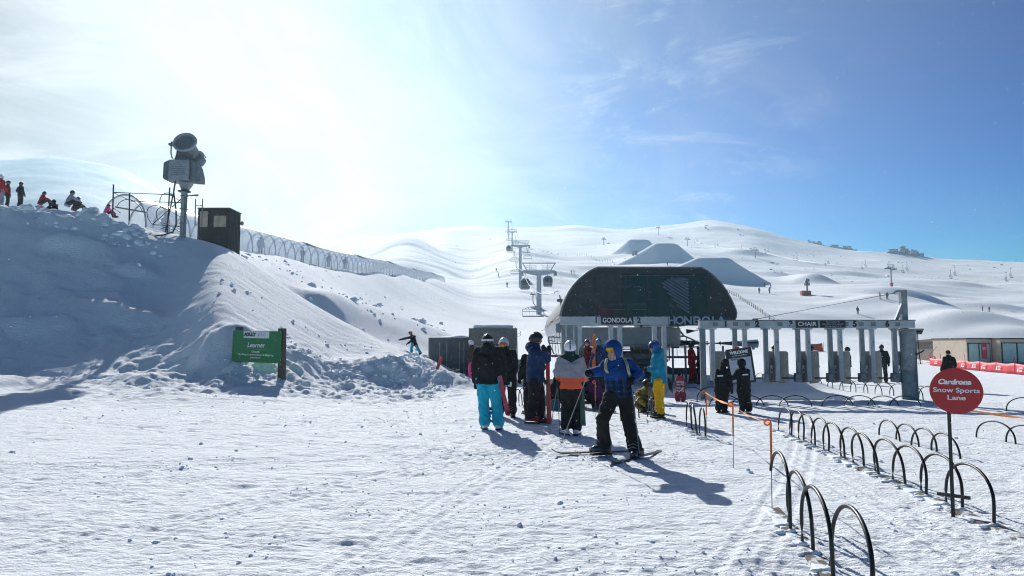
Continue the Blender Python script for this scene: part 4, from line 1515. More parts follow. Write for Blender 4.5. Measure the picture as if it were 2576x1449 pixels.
def place(proto, a, b, label, sink=0, used=set()):
    """from ground point a towards ground point b"""
    a, b = V(a), V(b)
    d = b - a
    root = proto if proto.name not in used else dup(proto, a)
    used.add(proto.name)
    root.location = a + V((0, 0, .012 - sink))
    root.rotation_euler = (0, -math.atan2(d.z, V((d.x, d.y)).length), math.atan2(d.y, d.x))
    for c_ in root.children:
        if c_.name.startswith('hoop'):
            c_.rotation_euler = (random.uniform(-.075, .075), 0, random.uniform(-.012, .012))
    root['label'] = label
    root['group'] = 'black hoop racks dividing the lift queues'
    return root


def gy(px, py):
    """flat-ground point of the plaza seen at a picture point"""
    Y_ = EYE * FPX / (py - 865)
    return at(px, Y_)


place(RACKB, gy(1944, 1275), gy(2160, 1500), 'rack with one broken hoop hanging free, closest to the camera')
a0, a1 = gy(1960.5, 1083), gy(2500, 1316)
d = (a1 - a0)
u = d / d.length
ROW = []
ROW.append(place(RACK, a0, a1, 'rack of four hoops at the far end of the long diagonal line'))
ROW.append(place(RACK, a0 + u * 2.42, a1, 'middle rack of four hoops in the long diagonal line'))
ROW.append(place(RACK3, a0 + u * 4.72, a1, 'rack of three hoops at the round red sign'))
for r_ in ROW:
    r_.scale = (.98, 1, .86)
place(RACK, gy(2215, 1090), gy(2383, 1139), 'half buried rack left of the round red sign pole', .17)
place(RACK, gy(2458, 1094), gy(2600, 1117), 'half buried rack right of the round red sign, under the orange tape', .15)
SHORT = place(RACK, gy(1730, 1070), gy(1770, 1100), 'short rack seen end on between the yellow trousers and the orange stakes')
SHORT.scale = (.66, 1, .92)
g0 = gy(1784, 1018.5)
place(RACK, g0, gy(2080, 1021), 'wide rack in front of the chair gates, at the two children', .19)
place(RACK, gy(2066, 1018.5), gy(2310, 1019), 'wide rack in front of the chair gates, next to the big right post', .19)
b0, b1 = gy(1900, 961), gy(2335, 1003)
u = (b1 - b0) / (b1 - b0).length
for k in range(4):
    place(RACK, b0 + u * 2.32 * k, b1, ['rack behind the chair gates, farthest one, under the welcome board', 'rack behind the chair gates, under gate panels four and three', 'rack behind the chair gates, under gate panels two and one', 'rack behind the chair gates that ends right of the big post'][k], .05)
place(RACK, gy(2532, 1027), gy(2700, 1031), 'rack cut by the right edge of the view', .12)
place(RACK2, gy(1702, 1011), gy(1775, 1010), 'pair of hoops in front of the low red board', .12)
place(RACK, gy(1684, 975), gy(1700, 1008), 'rack seen end on behind the teal jacket', .08)
place(RACK, gy(1293, 1024), gy(1334, 1010), 'rack between the aqua trousers and the navy coat', .03)
place(RACK, gy(1528, 1062), gy(1620, 1046), 'rack behind the legs of the blue skier', .02)
place(RACK, gy(1398, 962), gy(1420, 948), 'rack seen end on left of the panelled jacket, under the station', .02)
place(RACK, gy(1708, 962), gy(1722, 990), 'rack seen end on at the legs of the red suit', .02)
place(RACK, gy(1748, 960), gy(1766, 992), 'rack seen end on beside the left gate post', .02)
place(RACK, gy(1424, 958), gy(1440, 944), 'second rack seen end on under the station, nearer its column', .02)

# ------------------------------------------------------------------ orange stakes and tape


def stake(px, Y, top, label, side=1):
    f_ = at(px, Y)
    r = thing('rope_stake', label, 'stake', f_, 0, 'orange stakes carrying tape')
    hgt = top - f_.z
    MB().tube([(0, 0, -.05), (.008 * side, 0, hgt * .55)], .0045, 6).build('rod', STEEL_D, r)
    MB().tube([(.008 * side, 0, hgt * .50), (.012 * side, 0, hgt)], .011, 8).build('sleeve', ORANGE, r)
    pts = [(.012 * side - .028 * side + .028 * side * cos(t), .004 * t, hgt + .028 * sin(t)) for t in [k * .55 for k in range(12)]]
    MB().tube(pts, .0085, 8).build('loop', ORANGE, r)
    return V((f_.x, f_.y, f_.z + hgt))


def tape(a, b, label, sag=.06, w=.022):
    mb = MB()
    n = 16
    pts = []
    for k in range(n + 1):
        t = k / n
        pts.append(V(a).lerp(V(b), t) - V((0, 0, sag * 4 * t * (1 - t))))
    x, y, d_ = basis(V(b) - V(a))
    vs, fs = [], []
    for k, p in enumerate(pts):
        tw = .5 * sin(k * .45)
        q = (y * cos(tw) + x * sin(tw)) * w * (.55 + .45 * abs(sin(k * .7)))
        nn = (x * cos(tw) - y * sin(tw)) * .0012
        vs += [p + q + nn, p - q + nn, p - q - nn, p + q - nn]
    for k in range(n):
        for i in range(4):
            j_ = (i + 1) % 4
            fs.append((k * 4 + i, k * 4 + j_, k * 4 + 4 + j_, k * 4 + 4 + i))
    fs += [(3, 2, 1, 0), tuple(n * 4 + i for i in range(4))]
    o_ = MB().add(vs, fs).build('barrier_tape', ORANGETAPE, None, False)
    return tag(o_, label, 'tape', 'orange tape strung between stakes')


s1 = stake(1777, 12.0, P(1784, 987, 12.0).z, 'orange topped stake left of the two children')
s2 = stake(1845, 9.15, P(1847, 1018, 9.15).z, 'orange topped stake in the middle, below the two children')
s3 = stake(1942, 6.83, P(1939, 1063, 6.83).z, 'orange topped stake by the broken hoop')
tape(s1, s2, 'orange tape from the left stake to the middle stake', .03, .015)
tape(s2, s3, 'orange tape from the middle stake down to the stake by the broken hoop', .03, .006)
s4 = stake(2388, 10.4, P(2390, 1020, 10.4).z, 'stake standing behind the pole of the round red sign')
s5 = at(2760, 8.3) + V((0, 0, .82))
stake(2760, 8.3, s5.z, 'stake beyond the right edge of the view')
tape(s4, s5 - V((0, 0, .15)), 'orange tape running right from behind the round red sign', .05, .018)
stake(1497, 15.0, P(1502, 961, 15.0).z, 'orange topped stake between the panelled jacket and the blue skier')

# ------------------------------------------------------------------ skis stuck in the bank, poles across
Y = 26.8
ski('pair of red skis stuck upright in the snow at the end of the bank', P(1089, 960, Y), P(1111, 896, Y), mat('worn_red_topsheet', (.30, .05, .045), .4, 0, .5, 7, 0), .15, V((-.3, -1, 0)))
pole('ski pole lying across from the stuck red skis, upper one', P(1104, 944, Y), P(1144, 925, Y - .1))
pole('ski pole lying across from the stuck red skis, lower one', P(1104, 946, Y - .1), P(1158, 928, Y - .2))
pole('ski pole standing in the snow before the grey wall', P(1135, 884, 28), P(1136, 905, 28))

# ------------------------------------------------------------------ grey wall and timber shed


def px_box(px0, px1, py0, py1, Y, depth):
    """axis-parallel box filling the picture rectangle at distance Y"""
    a, b = P(px0, py1, Y), P(px1, py0, Y)
    return V((a.x, Y, a.z)), V((b.x, Y + depth, b.z))


lo, hi = px_box(1077, 1181, 849, 950, 31.5, 1.6)
w_ = thing('panel_wall', 'grey panel wall with drifted snow on top, left of the timber shed', 'wall', ((lo.x + hi.x) / 2, lo.y, lo.z))
o0 = V(w_.location)
w_['kind'] = 'thing'
MB().box((0, .8, (hi.z - lo.z) / 2 - .3), (hi.x - lo.x, 1.6, hi.z - lo.z + .6)).build('panel', mat('grey_panel', (.155, .165, .165), .8, 0, .2, 4, .2, 30), w_)
for k in (1106, 1124, 1156, 1167):
    x = P(k, 900, 31.5).x - o0.x
    MB().box((x, -.012, (hi.z - lo.z) / 2 - .1), (.03, .024, (hi.z - lo.z) * .86)).build('batten', STEEL_L, w_)
sn = MB()
W_ = hi.x - lo.x
secs = []
for k in range(11):
    t = k / 10
    hgt = .02 + .13 * math.exp(-((t - .78) / .22) ** 2) + .03 * sin(t * 3)
    secs.append((V((-W_ / 2 + t * W_, .8, hi.z - lo.z)), .82, max(.02, hgt), V((0, 1, 0)), V((0, 0, 1))))
put('snow_cap', blob(sn.loft(secs, 14), .04, 3), M_SNOWCAP, w_, fix=False)
MB().box((P(1070, 930, 31.2).x - o0.x, -.25, .2), (.5, .3, .5)).build('footing', mat('grey_panel', (.155, .165, .165)), w_, bevel=.02)

lo, hi = px_box(1180, 1298, 826, 960, 29.6, 1.9)
sh = thing('timber_shed', 'grey timber shed clad in diagonal boards with a slab of snow on its roof', 'shed', ((lo.x + hi.x) / 2, lo.y, lo.z))
o0 = V(sh.location)
W_, Hh = hi.x - lo.x, hi.z - lo.z
MB().box((0, .96, Hh / 2 - .3), (W_ - .06, 1.84, Hh + .55)).build('wall', mat('dark_wall', (.07, .068, .065), .85), sh)
rng = random.Random(4)


def clip_board(p, q, wd, x0, x1, z0, z1):
    """a sloping board cut to a rectangle (Sutherland-Hodgman)"""
    d_ = (q - p).normalized()
    n_ = V((-d_.z, 0, d_.x)) * wd / 2
    poly = [p + n_, q + n_, q - n_, p - n_]
    for ax, lim, sg_ in ((0, x0, 1), (0, x1, -1), (2, z0, 1), (2, z1, -1)):
        out = []
        for i in range(len(poly)):
            a_, b_ = poly[i], poly[(i + 1) % len(poly)]
            ia, ib = (a_[ax] - lim) * sg_ >= 0, (b_[ax] - lim) * sg_ >= 0
            if ia:
                out.append(a_)
            if ia != ib:
                t = (lim - a_[ax]) / (b_[ax] - a_[ax])
                out.append(a_.lerp(b_, t))
        poly = out
        if len(poly) < 3:
            return None
    return poly


cl = MB()
for x0, x1, sgn in ((-W_ / 2 + .06, W_ * .26, -1), (W_ * .26 + .02, W_ / 2 - .04, 0)):
    if sgn == 0:
        k = x0
        while k < x1 - .05:
            cl.box(((k + min(k + .105, x1)) / 2, -.005 - rng.random() * .006, Hh / 2 - .1), (min(.098, x1 - k - .006), .03, Hh + .2))
            k += .105
        continue
    t = -Hh * 1.2
    while t < W_ + Hh:
        p, q = V((x0 + t, 0, Hh + .2)), V((x0 + t + Hh * 1.25, 0, -.4))
        poly = clip_board(p, q, .115, x0, x1, -.3, Hh)
        if poly:
            y_ = -.004 - rng.random() * .012
            cl.prism([v_ + V((0, y_ - .014, 0)) for v_ in poly], (0, 0, 0), (0, .03, 0))
        t += .158
cl.build('cladding', GREYWOOD, sh, False)
for x in (-W_ / 2 + .02, W_ / 2 - .01):
    MB().box((x, -.02, Hh / 2 - .1), (.075, .07, Hh + .2)).build('corner_post', GREYWOOD, sh, bevel=.006)
MB().box((0, -.012, Hh - .03), (W_ + .03, .08, .07)).build('fascia', GREYWOOD, sh, bevel=.005)
MB().box((W_ * .10, -.035, Hh * .58), (W_ * .52, .03, Hh * .24)).build('shutter', mat('dark_wall', (.07, .068, .065)), sh, bevel=.004)
sn = MB().box((.02, .95, Hh + .06), (W_ * .86, 1.7, .16))
put('snow_cap', blob(sn, .045, 6, .012, 3), M_SNOWCAP, sh, fix=False)
# a rescue stake with fittings at the shed's corner
q = at(1303, 29.2)
st = thing('equipment_stake', 'tall thin stake with hooks and a grey box beside the timber shed', 'stake', q)
MB().tube([(0, 0, -.1), (-.05, 0, 2.25)], .018, 8).build('rod', STEEL_D, st)
MB().box((.07, 0, .72), (.22, .16, .45)).build('box', STEEL_D, st, bevel=.02)
for z_, s_2 in ((2.0, 1), (1.9, 1), (2.2, -1)):
    MB().tube([(-.04, 0, z_), (.08 * s_2, 0, z_ + .02), (.13 * s_2, 0, z_ + .12)], .012, 6).build('hook', BLACK, st)
# ------------------------------------------------------------------ lift station
Y0 = 28.0
XC = P(1636, 800, Y0).x
ZB = zy(820, Y0)


def fz(py):
    return zy(py, Y0)


def fx(px):
    return P(px, 760, Y0).x - XC


g_ = gz1(XC, Y0)
stn = thing('lift_station', 'dark domed lift station with ribbed pale roof and big lettering', 'lift station', (XC, Y0, g_))
left = [(1411, 796), (1412, 786), (1416, 771), (1421.5, 756), (1429, 740), (1435, 729), (1442, 719), (1449, 710.5), (1457.6, 702), (1466, 695), (1476, 687), (1484, 682), (1492, 678), (1505, 673)]
right = [(1765, 674), (1780.5, 682), (1791, 690), (1801, 699), (1811, 709), (1819.6, 720), (1828, 732), (1835, 745), (1841, 757), (1845.6, 768), (1850, 779), (1852, 787), (1851, 797), (1847, 806)]
low = [(1846, 819), (1412, 819)]
prof = [V((fx(a), 0, fz(b) - g_)) for a, b in left + right + low]
FAC = mat('dark_fascia', (.042, .045, .050), .55, 0, .25, 3, .06, 40, spec=.3)
MB().prism(prof, (0, 0, 0), (0, .14, 0)).build('fascia', FAC, stn, False)
tr = MB()
tr.tube([p + V((0, -.012, .012)) for p in prof[:-2]], .035, 8)
tr.build('edge_trim', STEEL_D, stn)
# the roof skin behind it, ribbed, tapering a little to the rear
LEN = 21.0
ROOF = mat('ribbed_roof', (.20, .22, .245), .7, .1, .08, 3, .05)
tra = ROOF.node_tree
vs, fs = [], []
pr = prof[:-2]
NS = 60
for k in range(NS + 1):
    t = k / NS
    y_ = .16 + t * LEN
    rib = .05 if k % 2 else 0
    for p in pr:
        c_ = V((0, 0, 1.6))
        q = p - c_
        qq = c_ + q * (1 - .10 * t) + q.normalized() * rib
        vs.append((qq.x, y_, qq.z))
n = len(pr)
for k in range(NS):
    for i in range(n - 1):
        fs.append((k * n + i, k * n + i + 1, (k + 1) * n + i + 1, (k + 1) * n + i))
me = MB().add(vs, fs).mesh('roof')
o = put('roof', me, ROOF, stn, True)
md = o.modifiers.new('thickness', 'SOLIDIFY')
md.thickness = .05
# lower translucent skirt on the left and the gutter line
SK = mat('skirt_panel', (.52, .56, .60), .5, .1, .08, 3, .05)
a_, b_ = prof[0], V(vs[NS * n])
for k in range(9):
    t0, t1 = k / 9 + .004, (k + 1) / 9 - .004
    p0, p1 = V((a_.x, .16, a_.z)).lerp(b_, t0), V((a_.x, .16, a_.z)).lerp(b_, t1)
    dn0, dn1 = V((.28, 0, -.95)), V((.28, 0, -.95))
    MB().add([p0 + V((-.02, 0, -.03)), p1 + V((-.02, 0, -.03)), p1 + dn1, p0 + dn0, p0 + V((.02, 0, -.03)), p1 + V((.02, 0, -.03)), p1 + dn1 + V((.04, 0, 0)), p0 + dn0 + V((.04, 0, 0))],
             [(0, 1, 2, 3), (7, 6, 5, 4), (0, 4, 5, 1), (3, 2, 6, 7), (0, 3, 7, 4), (1, 5, 6, 2)]).build('skirt', SK, stn, False)
MB().tube([V((a_.x - .03, .1, a_.z - .02)), b_ + V((-.03, 0, 0))], .05, 8).build('gutter', mat('pinkish_trim', (.55, .45, .45), .5), stn)
for t in (.22, 1.0):
    p = V((a_.x, .16, a_.z)).lerp(b_, t)
    MB().tube([p + V((-.25, 0, -.06)), p + V((0, 0, .02)), p + V((.16, 0, .06))], .035, 6).build('bracket', mat('red_bracket', (.35, .05, .05), .5), stn)
# fascia details: slim windows, seams, a striped panel set in glass
GLASSD = mat('dark_glazing', (.016, .018, .026), .22, 0, .4, 2, 0, spec=.35)
MB().box((fx(1672), -.018, fz(741) - g_), (fx(1778) - fx(1566), .024, fz(697) - fz(803))).build('glazing', GLASSD, stn, False)
for x0, x1, y_ in ((1554, 1588, 722), (1594, 1610, 722), (1532, 1572, 765), (1532, 1572, 779), (1590, 1624, 765), (1590, 1626, 779), (1560, 1750, 693)):
    MB().box(((fx(x0) + fx(x1)) / 2, -.045, fz(y_) - g_), (fx(x1) - fx(x0), .02, .022)).build('seam', mat('seam_grey', (.09, .10, .10), .5), stn, False)
for x in (1574, 1627, 1690):
    MB().box((fx(x), -.04, fz(741) - g_), (.07, .02, fz(700) - fz(800))).build('mullion', BLACK, stn, False)
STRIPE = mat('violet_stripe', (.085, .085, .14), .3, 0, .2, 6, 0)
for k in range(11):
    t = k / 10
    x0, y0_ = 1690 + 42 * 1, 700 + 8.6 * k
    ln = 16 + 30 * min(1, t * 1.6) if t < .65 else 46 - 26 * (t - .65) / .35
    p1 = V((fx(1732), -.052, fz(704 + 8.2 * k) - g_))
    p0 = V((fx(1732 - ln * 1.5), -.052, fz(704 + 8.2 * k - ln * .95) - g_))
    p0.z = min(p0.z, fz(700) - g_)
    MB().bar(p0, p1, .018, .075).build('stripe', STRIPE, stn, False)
REDPATCH = mat('dull_red_patch', (.075, .022, .028), .6, 0, .5, 2, 0)  # dull red oval on the fascia front
rp = MB().ell((fx(1518), -.022, fz(786) - g_), (.34, .012, .22), n=20, m=10)
rp.build('patch', REDPATCH, stn)
lm = mat('steel_blue_letters', (.30, .38, .46), .4, .2, .08, 10, 0)
word = "MCDOUGALL'S CHONDOLA"
LX = [1452, 1474, 1495, 1515, 1535, 1556, 1577, 1594, 1610, 1624, 1637, 0, 1667, 1688.5, 1708, 1729, 1751.5, 1774, 1794.5, 1812]
for ch, lx in zip(word, LX):
    if ch == ' ':
        continue
    lettering(ch, .44, lm, stn, face_cam((fx(lx), -.05, fz(807) - g_)), .012, ext=.02)
# machinery under the roof
DRUM = mat('pale_drum', (.27, .275, .265), .6, .1, .12, 3, .1)
dz0, dz1 = fz(866) - g_, fz(821) - g_
dr = MB()
xl, xr = fx(1432), fx(1735)
rad_ = 1.0
pl_ = []
for k in range(13):
    t = -pi / 2 + pi * k / 12
    pl_.append(V((xr - rad_ + rad_ * cos(t), 1.9 + rad_ * sin(t) * 1.6, 0)))
pl_ += [V((xl, 3.5, 0)), V((xl, .3, 0))]
dr.prism([p + V((0, 0, dz0)) for p in pl_], (0, 0, 0), (0, 0, dz1 - dz0 - .03))
dr.build('bullwheel_housing', DRUM, stn, True, .03)
MB().prism([p * .985 + V((0, .1, dz0 - .10)) for p in pl_], (0, 0, 0), (0, 0, .12)).build('drip_tray', STEEL_D, stn, False)
DARKM = mat('machine_grey', (.075, .08, .085), .6, .2, .3, 5, .2)
zc = fz(868) - g_
for px_, w, d_, y_ in ((1560, 1.15, 1.1, 3.6), (1655, .9, 1.2, 3.0)):
    MB().box((fx(px_), y_, zc / 2 - .2), (w, d_, zc + .6)).build('support_column', DARKM, stn, bevel=.08)
MB().box((fx(1585), 5.2, zc * .36), (fx(1690) - fx(1470), 1.6, zc * .9)).build('control_cabin', DARKM, stn, bevel=.06)
MB().box((fx(1592), 2.3, zc * .62), (fx(1668) - fx(1525), .3, .5)).build('drive_beam', STEEL_D, stn, bevel=.05)
for x, y_ in ((1437, .7), (1440, 1.6), (1728, 2.2)):
    MB().box((fx(x), y_, zc + .15), (.30, .5, .55)).build('tyre_bank', BLACK, stn, bevel=.06)
for px_, y_ in ((1520, 1.6), (1600, 1.3), (1668, 1.5)):
    MB().tube([(fx(px_), y_, dz0), (fx(px_) + .04, y_, dz0 - .45), (fx(px_) + .22, y_, dz0 - .85), (fx(px_) + .6, y_ + .1, dz0 - 1.02)], .06, 10).build('hanger_arm', DARKM, stn)
MB().box((fx(1546), 1.2, dz0 - 1.1), (1.0, .22, .22)).build('grip_beam', DARKM, stn, bevel=.05)
MB().box((fx(1500), 6.4, .35), (fx(1560) - fx(1440), .3, 1.5)).build('red_panel', mat('dull_red_wall', (.16, .03, .035), .7, 0, .4, 4, .1), stn)
MB().tube([(fx(1735), .6, fz(833) - g_), (fx(1762), .4, fz(831) - g_)], [.10, .02], 8).build('nozzle', BLACK, stn)


# ------------------------------------------------------------------ chairs and cabins
def make_chair(seats=6, label='x', width=3.0):
    r = thing('lift_chair', label, 'lift chair')
    w = width / 2
    MB().tube([(0, 0, 3.1), (-.02, 0, 2.5), (.05, .05, 1.9), (.35, .1, 1.55), (.45, .1, 1.4)], [.07, .06, .06, .06, .06], 8).build('hanger', STEEL, r)
    MB().box((0, 0, 3.12), (.75, .25, .16)).tube([(-.1, 0, 3.15), (-.25, 0, 3.42)], .04, 6).build('grip', STEEL_D, r, bevel=.03)
    fr = MB()
    fr.tube([(-w * .75, .1, 1.15), (-.5, .1, 1.42), (.5, .1, 1.42), (w * .75, .1, 1.15)], .05, 8)
    for x in (-w * .4, 0, w * .4):
        fr.tube([(x, .1, 1.38), (x, .1, 1.12)], .03, 6)
    fr.build('yoke', STEEL, r)
    MB().tube([(-w, -.35, .15), (-w, -.05, .25), (-w, .25, .9), (-w * .93, .25, 1.12), (w * .93, .25, 1.12), (w, .25, .9), (w, -.05, .25), (w, -.35, .15)], .035, 8).build('frame', STEEL, r)
    MB().box((0, -.15, .12), (width - .1, .52, .13)).build('seat', DARKM, r, bevel=.03)
    bm_ = MB()
    bm_.bar((-w + .08, .2, .78), (w - .08, .2, .78), .05, .05)
    for k in range(seats + 1):
        x = -w + .08 + (width - .16) * k / seats
        bm_.bar((x, .14, .2), (x, .24, 1.1), .025, .025)
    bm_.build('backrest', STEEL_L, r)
    MB().tube([(-w * .95, .2, .95), (-w * .95, -.62, .70), (w * .95, -.62, .70), (w * .95, .2, .95)], .025, 6).build('safety_bar', STEEL_D, r)
    return r


def make_cabin():
    r = thing('gondola_cabin', 'x', 'gondola cabin')
    CAB = mat('cabin_shell', (.16, .17, .20), .4, .1, .2, 3, .05)
    secs = []
    for z, k, d_ in ((-.02, .80, .75), (.1, .95, .9), (.8, 1.05, 1.0), (1.5, 1.0, .95), (2.0, .88, .82), (2.2, .70, .62)):
        secs.append((V((0, 0, z)), k, d_, V((1, 0, 0)), V((0, 1, 0))))
    vs_, fs_ = [], []
    nn = 28
    for c_, a_2, b_2, X, Yv in secs:
        for k in range(nn):
            t = 2 * pi * k / nn
            ct, st_ = cos(t), sin(t)
            vs_.append(c_ + X * a_2 * math.copysign(abs(ct) ** .5, ct) + Yv * b_2 * math.copysign(abs(st_) ** .5, st_))
    for i in range(len(secs) - 1):
        for k in range(nn):
            q_ = (k + 1) % nn
            fs_.append((i * nn + k, i * nn + q_, (i + 1) * nn + q_, (i + 1) * nn + k))
    fs_ += [tuple(reversed(range(nn))), tuple((len(secs) - 1) * nn + k for k in range(nn))]
    MB().add(vs_, fs_).build('shell', CAB, r)
    for sg_ in (-1, 1):
        MB().box((0, sg_ * .965, 1.32), (1.5, .07, .85)).build('window', GLASSD, r, bevel=.05)
        MB().box((sg_ * 1.0, 0, 1.32), (.07, 1.35, .85)).build('side_window', GLASSD, r, bevel=.05)
    MB().box((0, -.98, .22), (1.7, .16, .2)).build('ski_rack', STEEL_D, r, bevel=.03)
    MB().tube([(0, 0, 2.2), (0, 0, 2.7), (.12, 0, 3.2), (.05, 0, 3.9)], .06, 8).build('hanger', STEEL, r)
    MB().box((0, 0, 2.28), (1.0, .5, .12)).build('roof_frame', STEEL_D, r, bevel=.03)
    return r


def hang(proto, px, py, Yv, label, group=None, first=[], rz=0, sc=None):
    """px, py: middle of the seat or floor of the chair in the picture"""
    p = P(px, py, Yv)
    r = proto if proto.name not in first else dup(proto, p)
    first.append(proto.name)
    r.location = p
    r.rotation_euler = (0, 0, rz)
    r['label'] = label
    if sc:
        r.scale = (sc,) * 3
    if group:
        r['group'] = group
    return r


CH, CB = make_chair(), make_cabin()
LG = 'chairs and cabins on the lift line behind the station'
hang(CH, 1341, 798, 95, 'empty six seat chair with raised bar, nearest on the line left of the station', LG)
hang(CH, 1327, 652, 235, 'chair up the line right of the second tower, lower one', LG, rz=.1)
hang(CH, 1324, 636, 275, 'chair up the line right of the second tower, higher one', LG)
hang(CH, 1294, 658, 222, 'chair left of the second tower, upper one', LG)
hang(CH, 1298.5, 690, 190, 'chair left of the second tower, lower one', LG, rz=.08)
hang(CH, 1286.5, 637, 262, 'chair hanging under the small cabin at the third tower', LG)
hang(CH, 1281, 606, 340, 'chair left of the third tower', LG)
hang(CH, 1297, 612, 330, 'chair right of the third tower', LG)
hang(CH, 1276, 584, 470, 'faint chair left of the fourth tower', LG)
hang(CH, 1289, 578, 520, 'faint chair right of the fourth tower', LG)
hang(CB, 1320.5, 728, 148, 'gondola cabin left of the first lift tower, tilted by the wind', LG, rz=.2)
hang(CB, 1378, 721, 150, 'gondola cabin right of the first lift tower', LG)
hang(CB, 1280, 632, 275, 'small gondola cabin by the third tower', LG)
# chairs waiting in the station
hang(CH, 1412, 900, 30.5, 'dark chair under the left edge of the station roof', LG, rz=1.2, sc=.8)
hang(CH, 1706, 903, 31.5, 'chair standing at the loading gate behind the low red board', LG, rz=.1, sc=.72)
hang(CH, 1612, 912, 30.2, 'dark chair under the station behind the blue skier', LG, rz=-.2, sc=.8)


def make_tower(label, base, top_z, arm=3.0, rz=0, group=None, sheaves=True, M_=None):
    hgt = top_z - base.z
    r = thing('lift_tower', label, 'lift tower', base, rz, group)
    M_ = M_ or STEEL_L  # paler steel: haze fading of the towers is put into their colour
    MB().cyl((0, 0, -2), (0, 0, hgt - 1.5), .52, .40, 16).build('mast', M_, r)
    ca = MB()
    ca.prism([V((-arm, -.28, hgt - 1.35)), V((-arm, -.28, hgt - 1.75)), V((-.5, -.28, hgt - 2.3)), V((.5, -.28, hgt - 2.3)), V((arm, -.28, hgt - 1.75)), V((arm, -.28, hgt - 1.35))], (0, 0, 0), (0, .56, 0))
    ca.build('crossarm', M_, r)
    MB().box((0, 0, hgt), (arm * 2.05, .3, .18)).build('lifting_beam', M_, r)
    for s in (-1, 1):
        MB().bar((s * arm * .72, 0, hgt - 1.4), (s * arm * .98, 0, hgt - .05), .18, .18).build('strut', M_, r)
        MB().bar((s * arm * .55, 0, hgt - 1.4), (s * arm * .55, 0, hgt - .05), .10, .10).build('upright', M_, r)
        sb = MB()
        sb.box((s * arm, 0, hgt - 2.0), (.5, 2.6, .55))
        sb.build('sheave_frame', STEEL_D, r, bevel=.05)
        for k in range(4):
            MB().cyl((s * arm - .10, -1.15 + .77 * k, hgt - 1.72), (s * arm + .10, -1.15 + .77 * k, hgt - 1.72), .22, n=12).build('sheave', BLACK, r)
        rl = MB()
        x0, x1 = s * arm * .18, s * arm * .78
        for z_ in (hgt - 1.2, hgt - .9, hgt - .55):
            rl.bar((x0, -.45, z_), (x1, -.45, z_), .05, .05)
        for x in (x0, (x0 + x1) / 2, x1):
            rl.bar((x, -.45, hgt - 1.5), (x, -.45, hgt - .5), .05, .05)
        rl.build('railing', M_, r)
    MB().bar((-arm * .9, 0, hgt - 2.55), (arm * .9, 0, hgt - 2.55), .06, .06).build('tie_rod', M_, r)
    return r


TG_ = 'towers of the lift behind the station'
tw = []
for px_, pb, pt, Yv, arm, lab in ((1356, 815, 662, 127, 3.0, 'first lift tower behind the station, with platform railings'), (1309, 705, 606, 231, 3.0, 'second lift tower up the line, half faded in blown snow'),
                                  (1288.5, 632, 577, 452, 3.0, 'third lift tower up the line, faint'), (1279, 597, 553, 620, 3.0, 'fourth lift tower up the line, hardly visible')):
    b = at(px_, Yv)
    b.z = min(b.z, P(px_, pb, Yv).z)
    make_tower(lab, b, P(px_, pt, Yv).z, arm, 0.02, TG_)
    tw.append(P(px_, pt, Yv))
for s, nm in ((-1, 'left rope of the lift line up to the faded towers'), (1, 'right rope of the lift line up to the faded towers')):
    pts = [V((XC + s * 3.0 * .85, 49, 5.2))] + [t + V((s * 3.0, 0, -1.45)) for t in tw]
    fine = []
    for k in range(len(pts) - 1):
        for i in range(10):
            t = i / 10
            fine.append(pts[k].lerp(pts[k + 1], t) - V((0, 0, (pts[k + 1] - pts[k]).length * .018 * 4 * t * (1 - t))))
    fine.append(pts[-1])
    o = MB().tube(fine, .05, 6).build('haul_rope', STEEL_D)
    tag(o, nm, 'rope', 'ropes of the lift behind the station')

# far lift across the right-hand hillside
FG = 'towers of the far chairlift on the right-hand hillside'
ft = []
REDP = mat('red_pad', (.42, .10, .10), .7)
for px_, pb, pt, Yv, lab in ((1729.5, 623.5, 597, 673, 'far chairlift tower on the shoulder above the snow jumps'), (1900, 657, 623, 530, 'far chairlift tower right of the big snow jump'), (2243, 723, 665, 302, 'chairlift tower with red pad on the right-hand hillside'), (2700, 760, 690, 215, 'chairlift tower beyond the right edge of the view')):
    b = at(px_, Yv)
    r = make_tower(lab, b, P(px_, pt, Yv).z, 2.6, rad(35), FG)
    if Yv == 302:
        MB().cyl((0, 0, -.5), (0, 0, 2.2), .85, n=14).build('pad', REDP, r)
    ft.append(P(px_, pt, Yv))
sc4 = make_chair(4, 'x', 2.2)
CG = 'chairs on the far chairlift across the right-hand hillside'
first = True
for k, (px_, py_, Yv) in enumerate(((1748, 611, 640), (1799, 622, 600), (1859, 631, 565), (1926, 638, 500), (1997, 655, 450), (2076, 668, 400), (2169, 677, 350), (2272, 687, 290), (2392, 701, 260), (2532, 708, 235))):
    for j_, (dx, dy) in enumerate(((0, 0), (7 * 300 / Yv + 3, -7 * 300 / Yv))):
        p = P(px_ + dx, py_ + dy, Yv)
        r = sc4 if first else dup(sc4, p)
        first = False
        r.location = p
        r.rotation_euler = (0, 0, rad(40))
        r['label'] = 'small chair hanging from the far chairlift on the right-hand hillside'
        r['group'] = CG
for s in (-1, 1):
    pts = [t + V((s * 2.1, s * 1.5, -1.4)) for t in ft]
    fine = []
    for k in range(len(pts) - 1):
        for i in range(12):
            t = i / 12
            fine.append(pts[k].lerp(pts[k + 1], t) - V((0, 0, 3.2 * 4 * t * (1 - t))))
    fine.append(pts[-1])
    tag(MB().tube(fine, .035, 5).build('haul_rope', STEEL_D), 'thin rope of the far chairlift, ' + ('lower' if s < 0 else 'upper') + ' of the two', 'rope', 'ropes of the far chairlift')
# ------------------------------------------------------------------ gondola gate
Yg = 22.0


def P0(px, py, Yv, o):
    return P(px, py, Yv) - V(o)


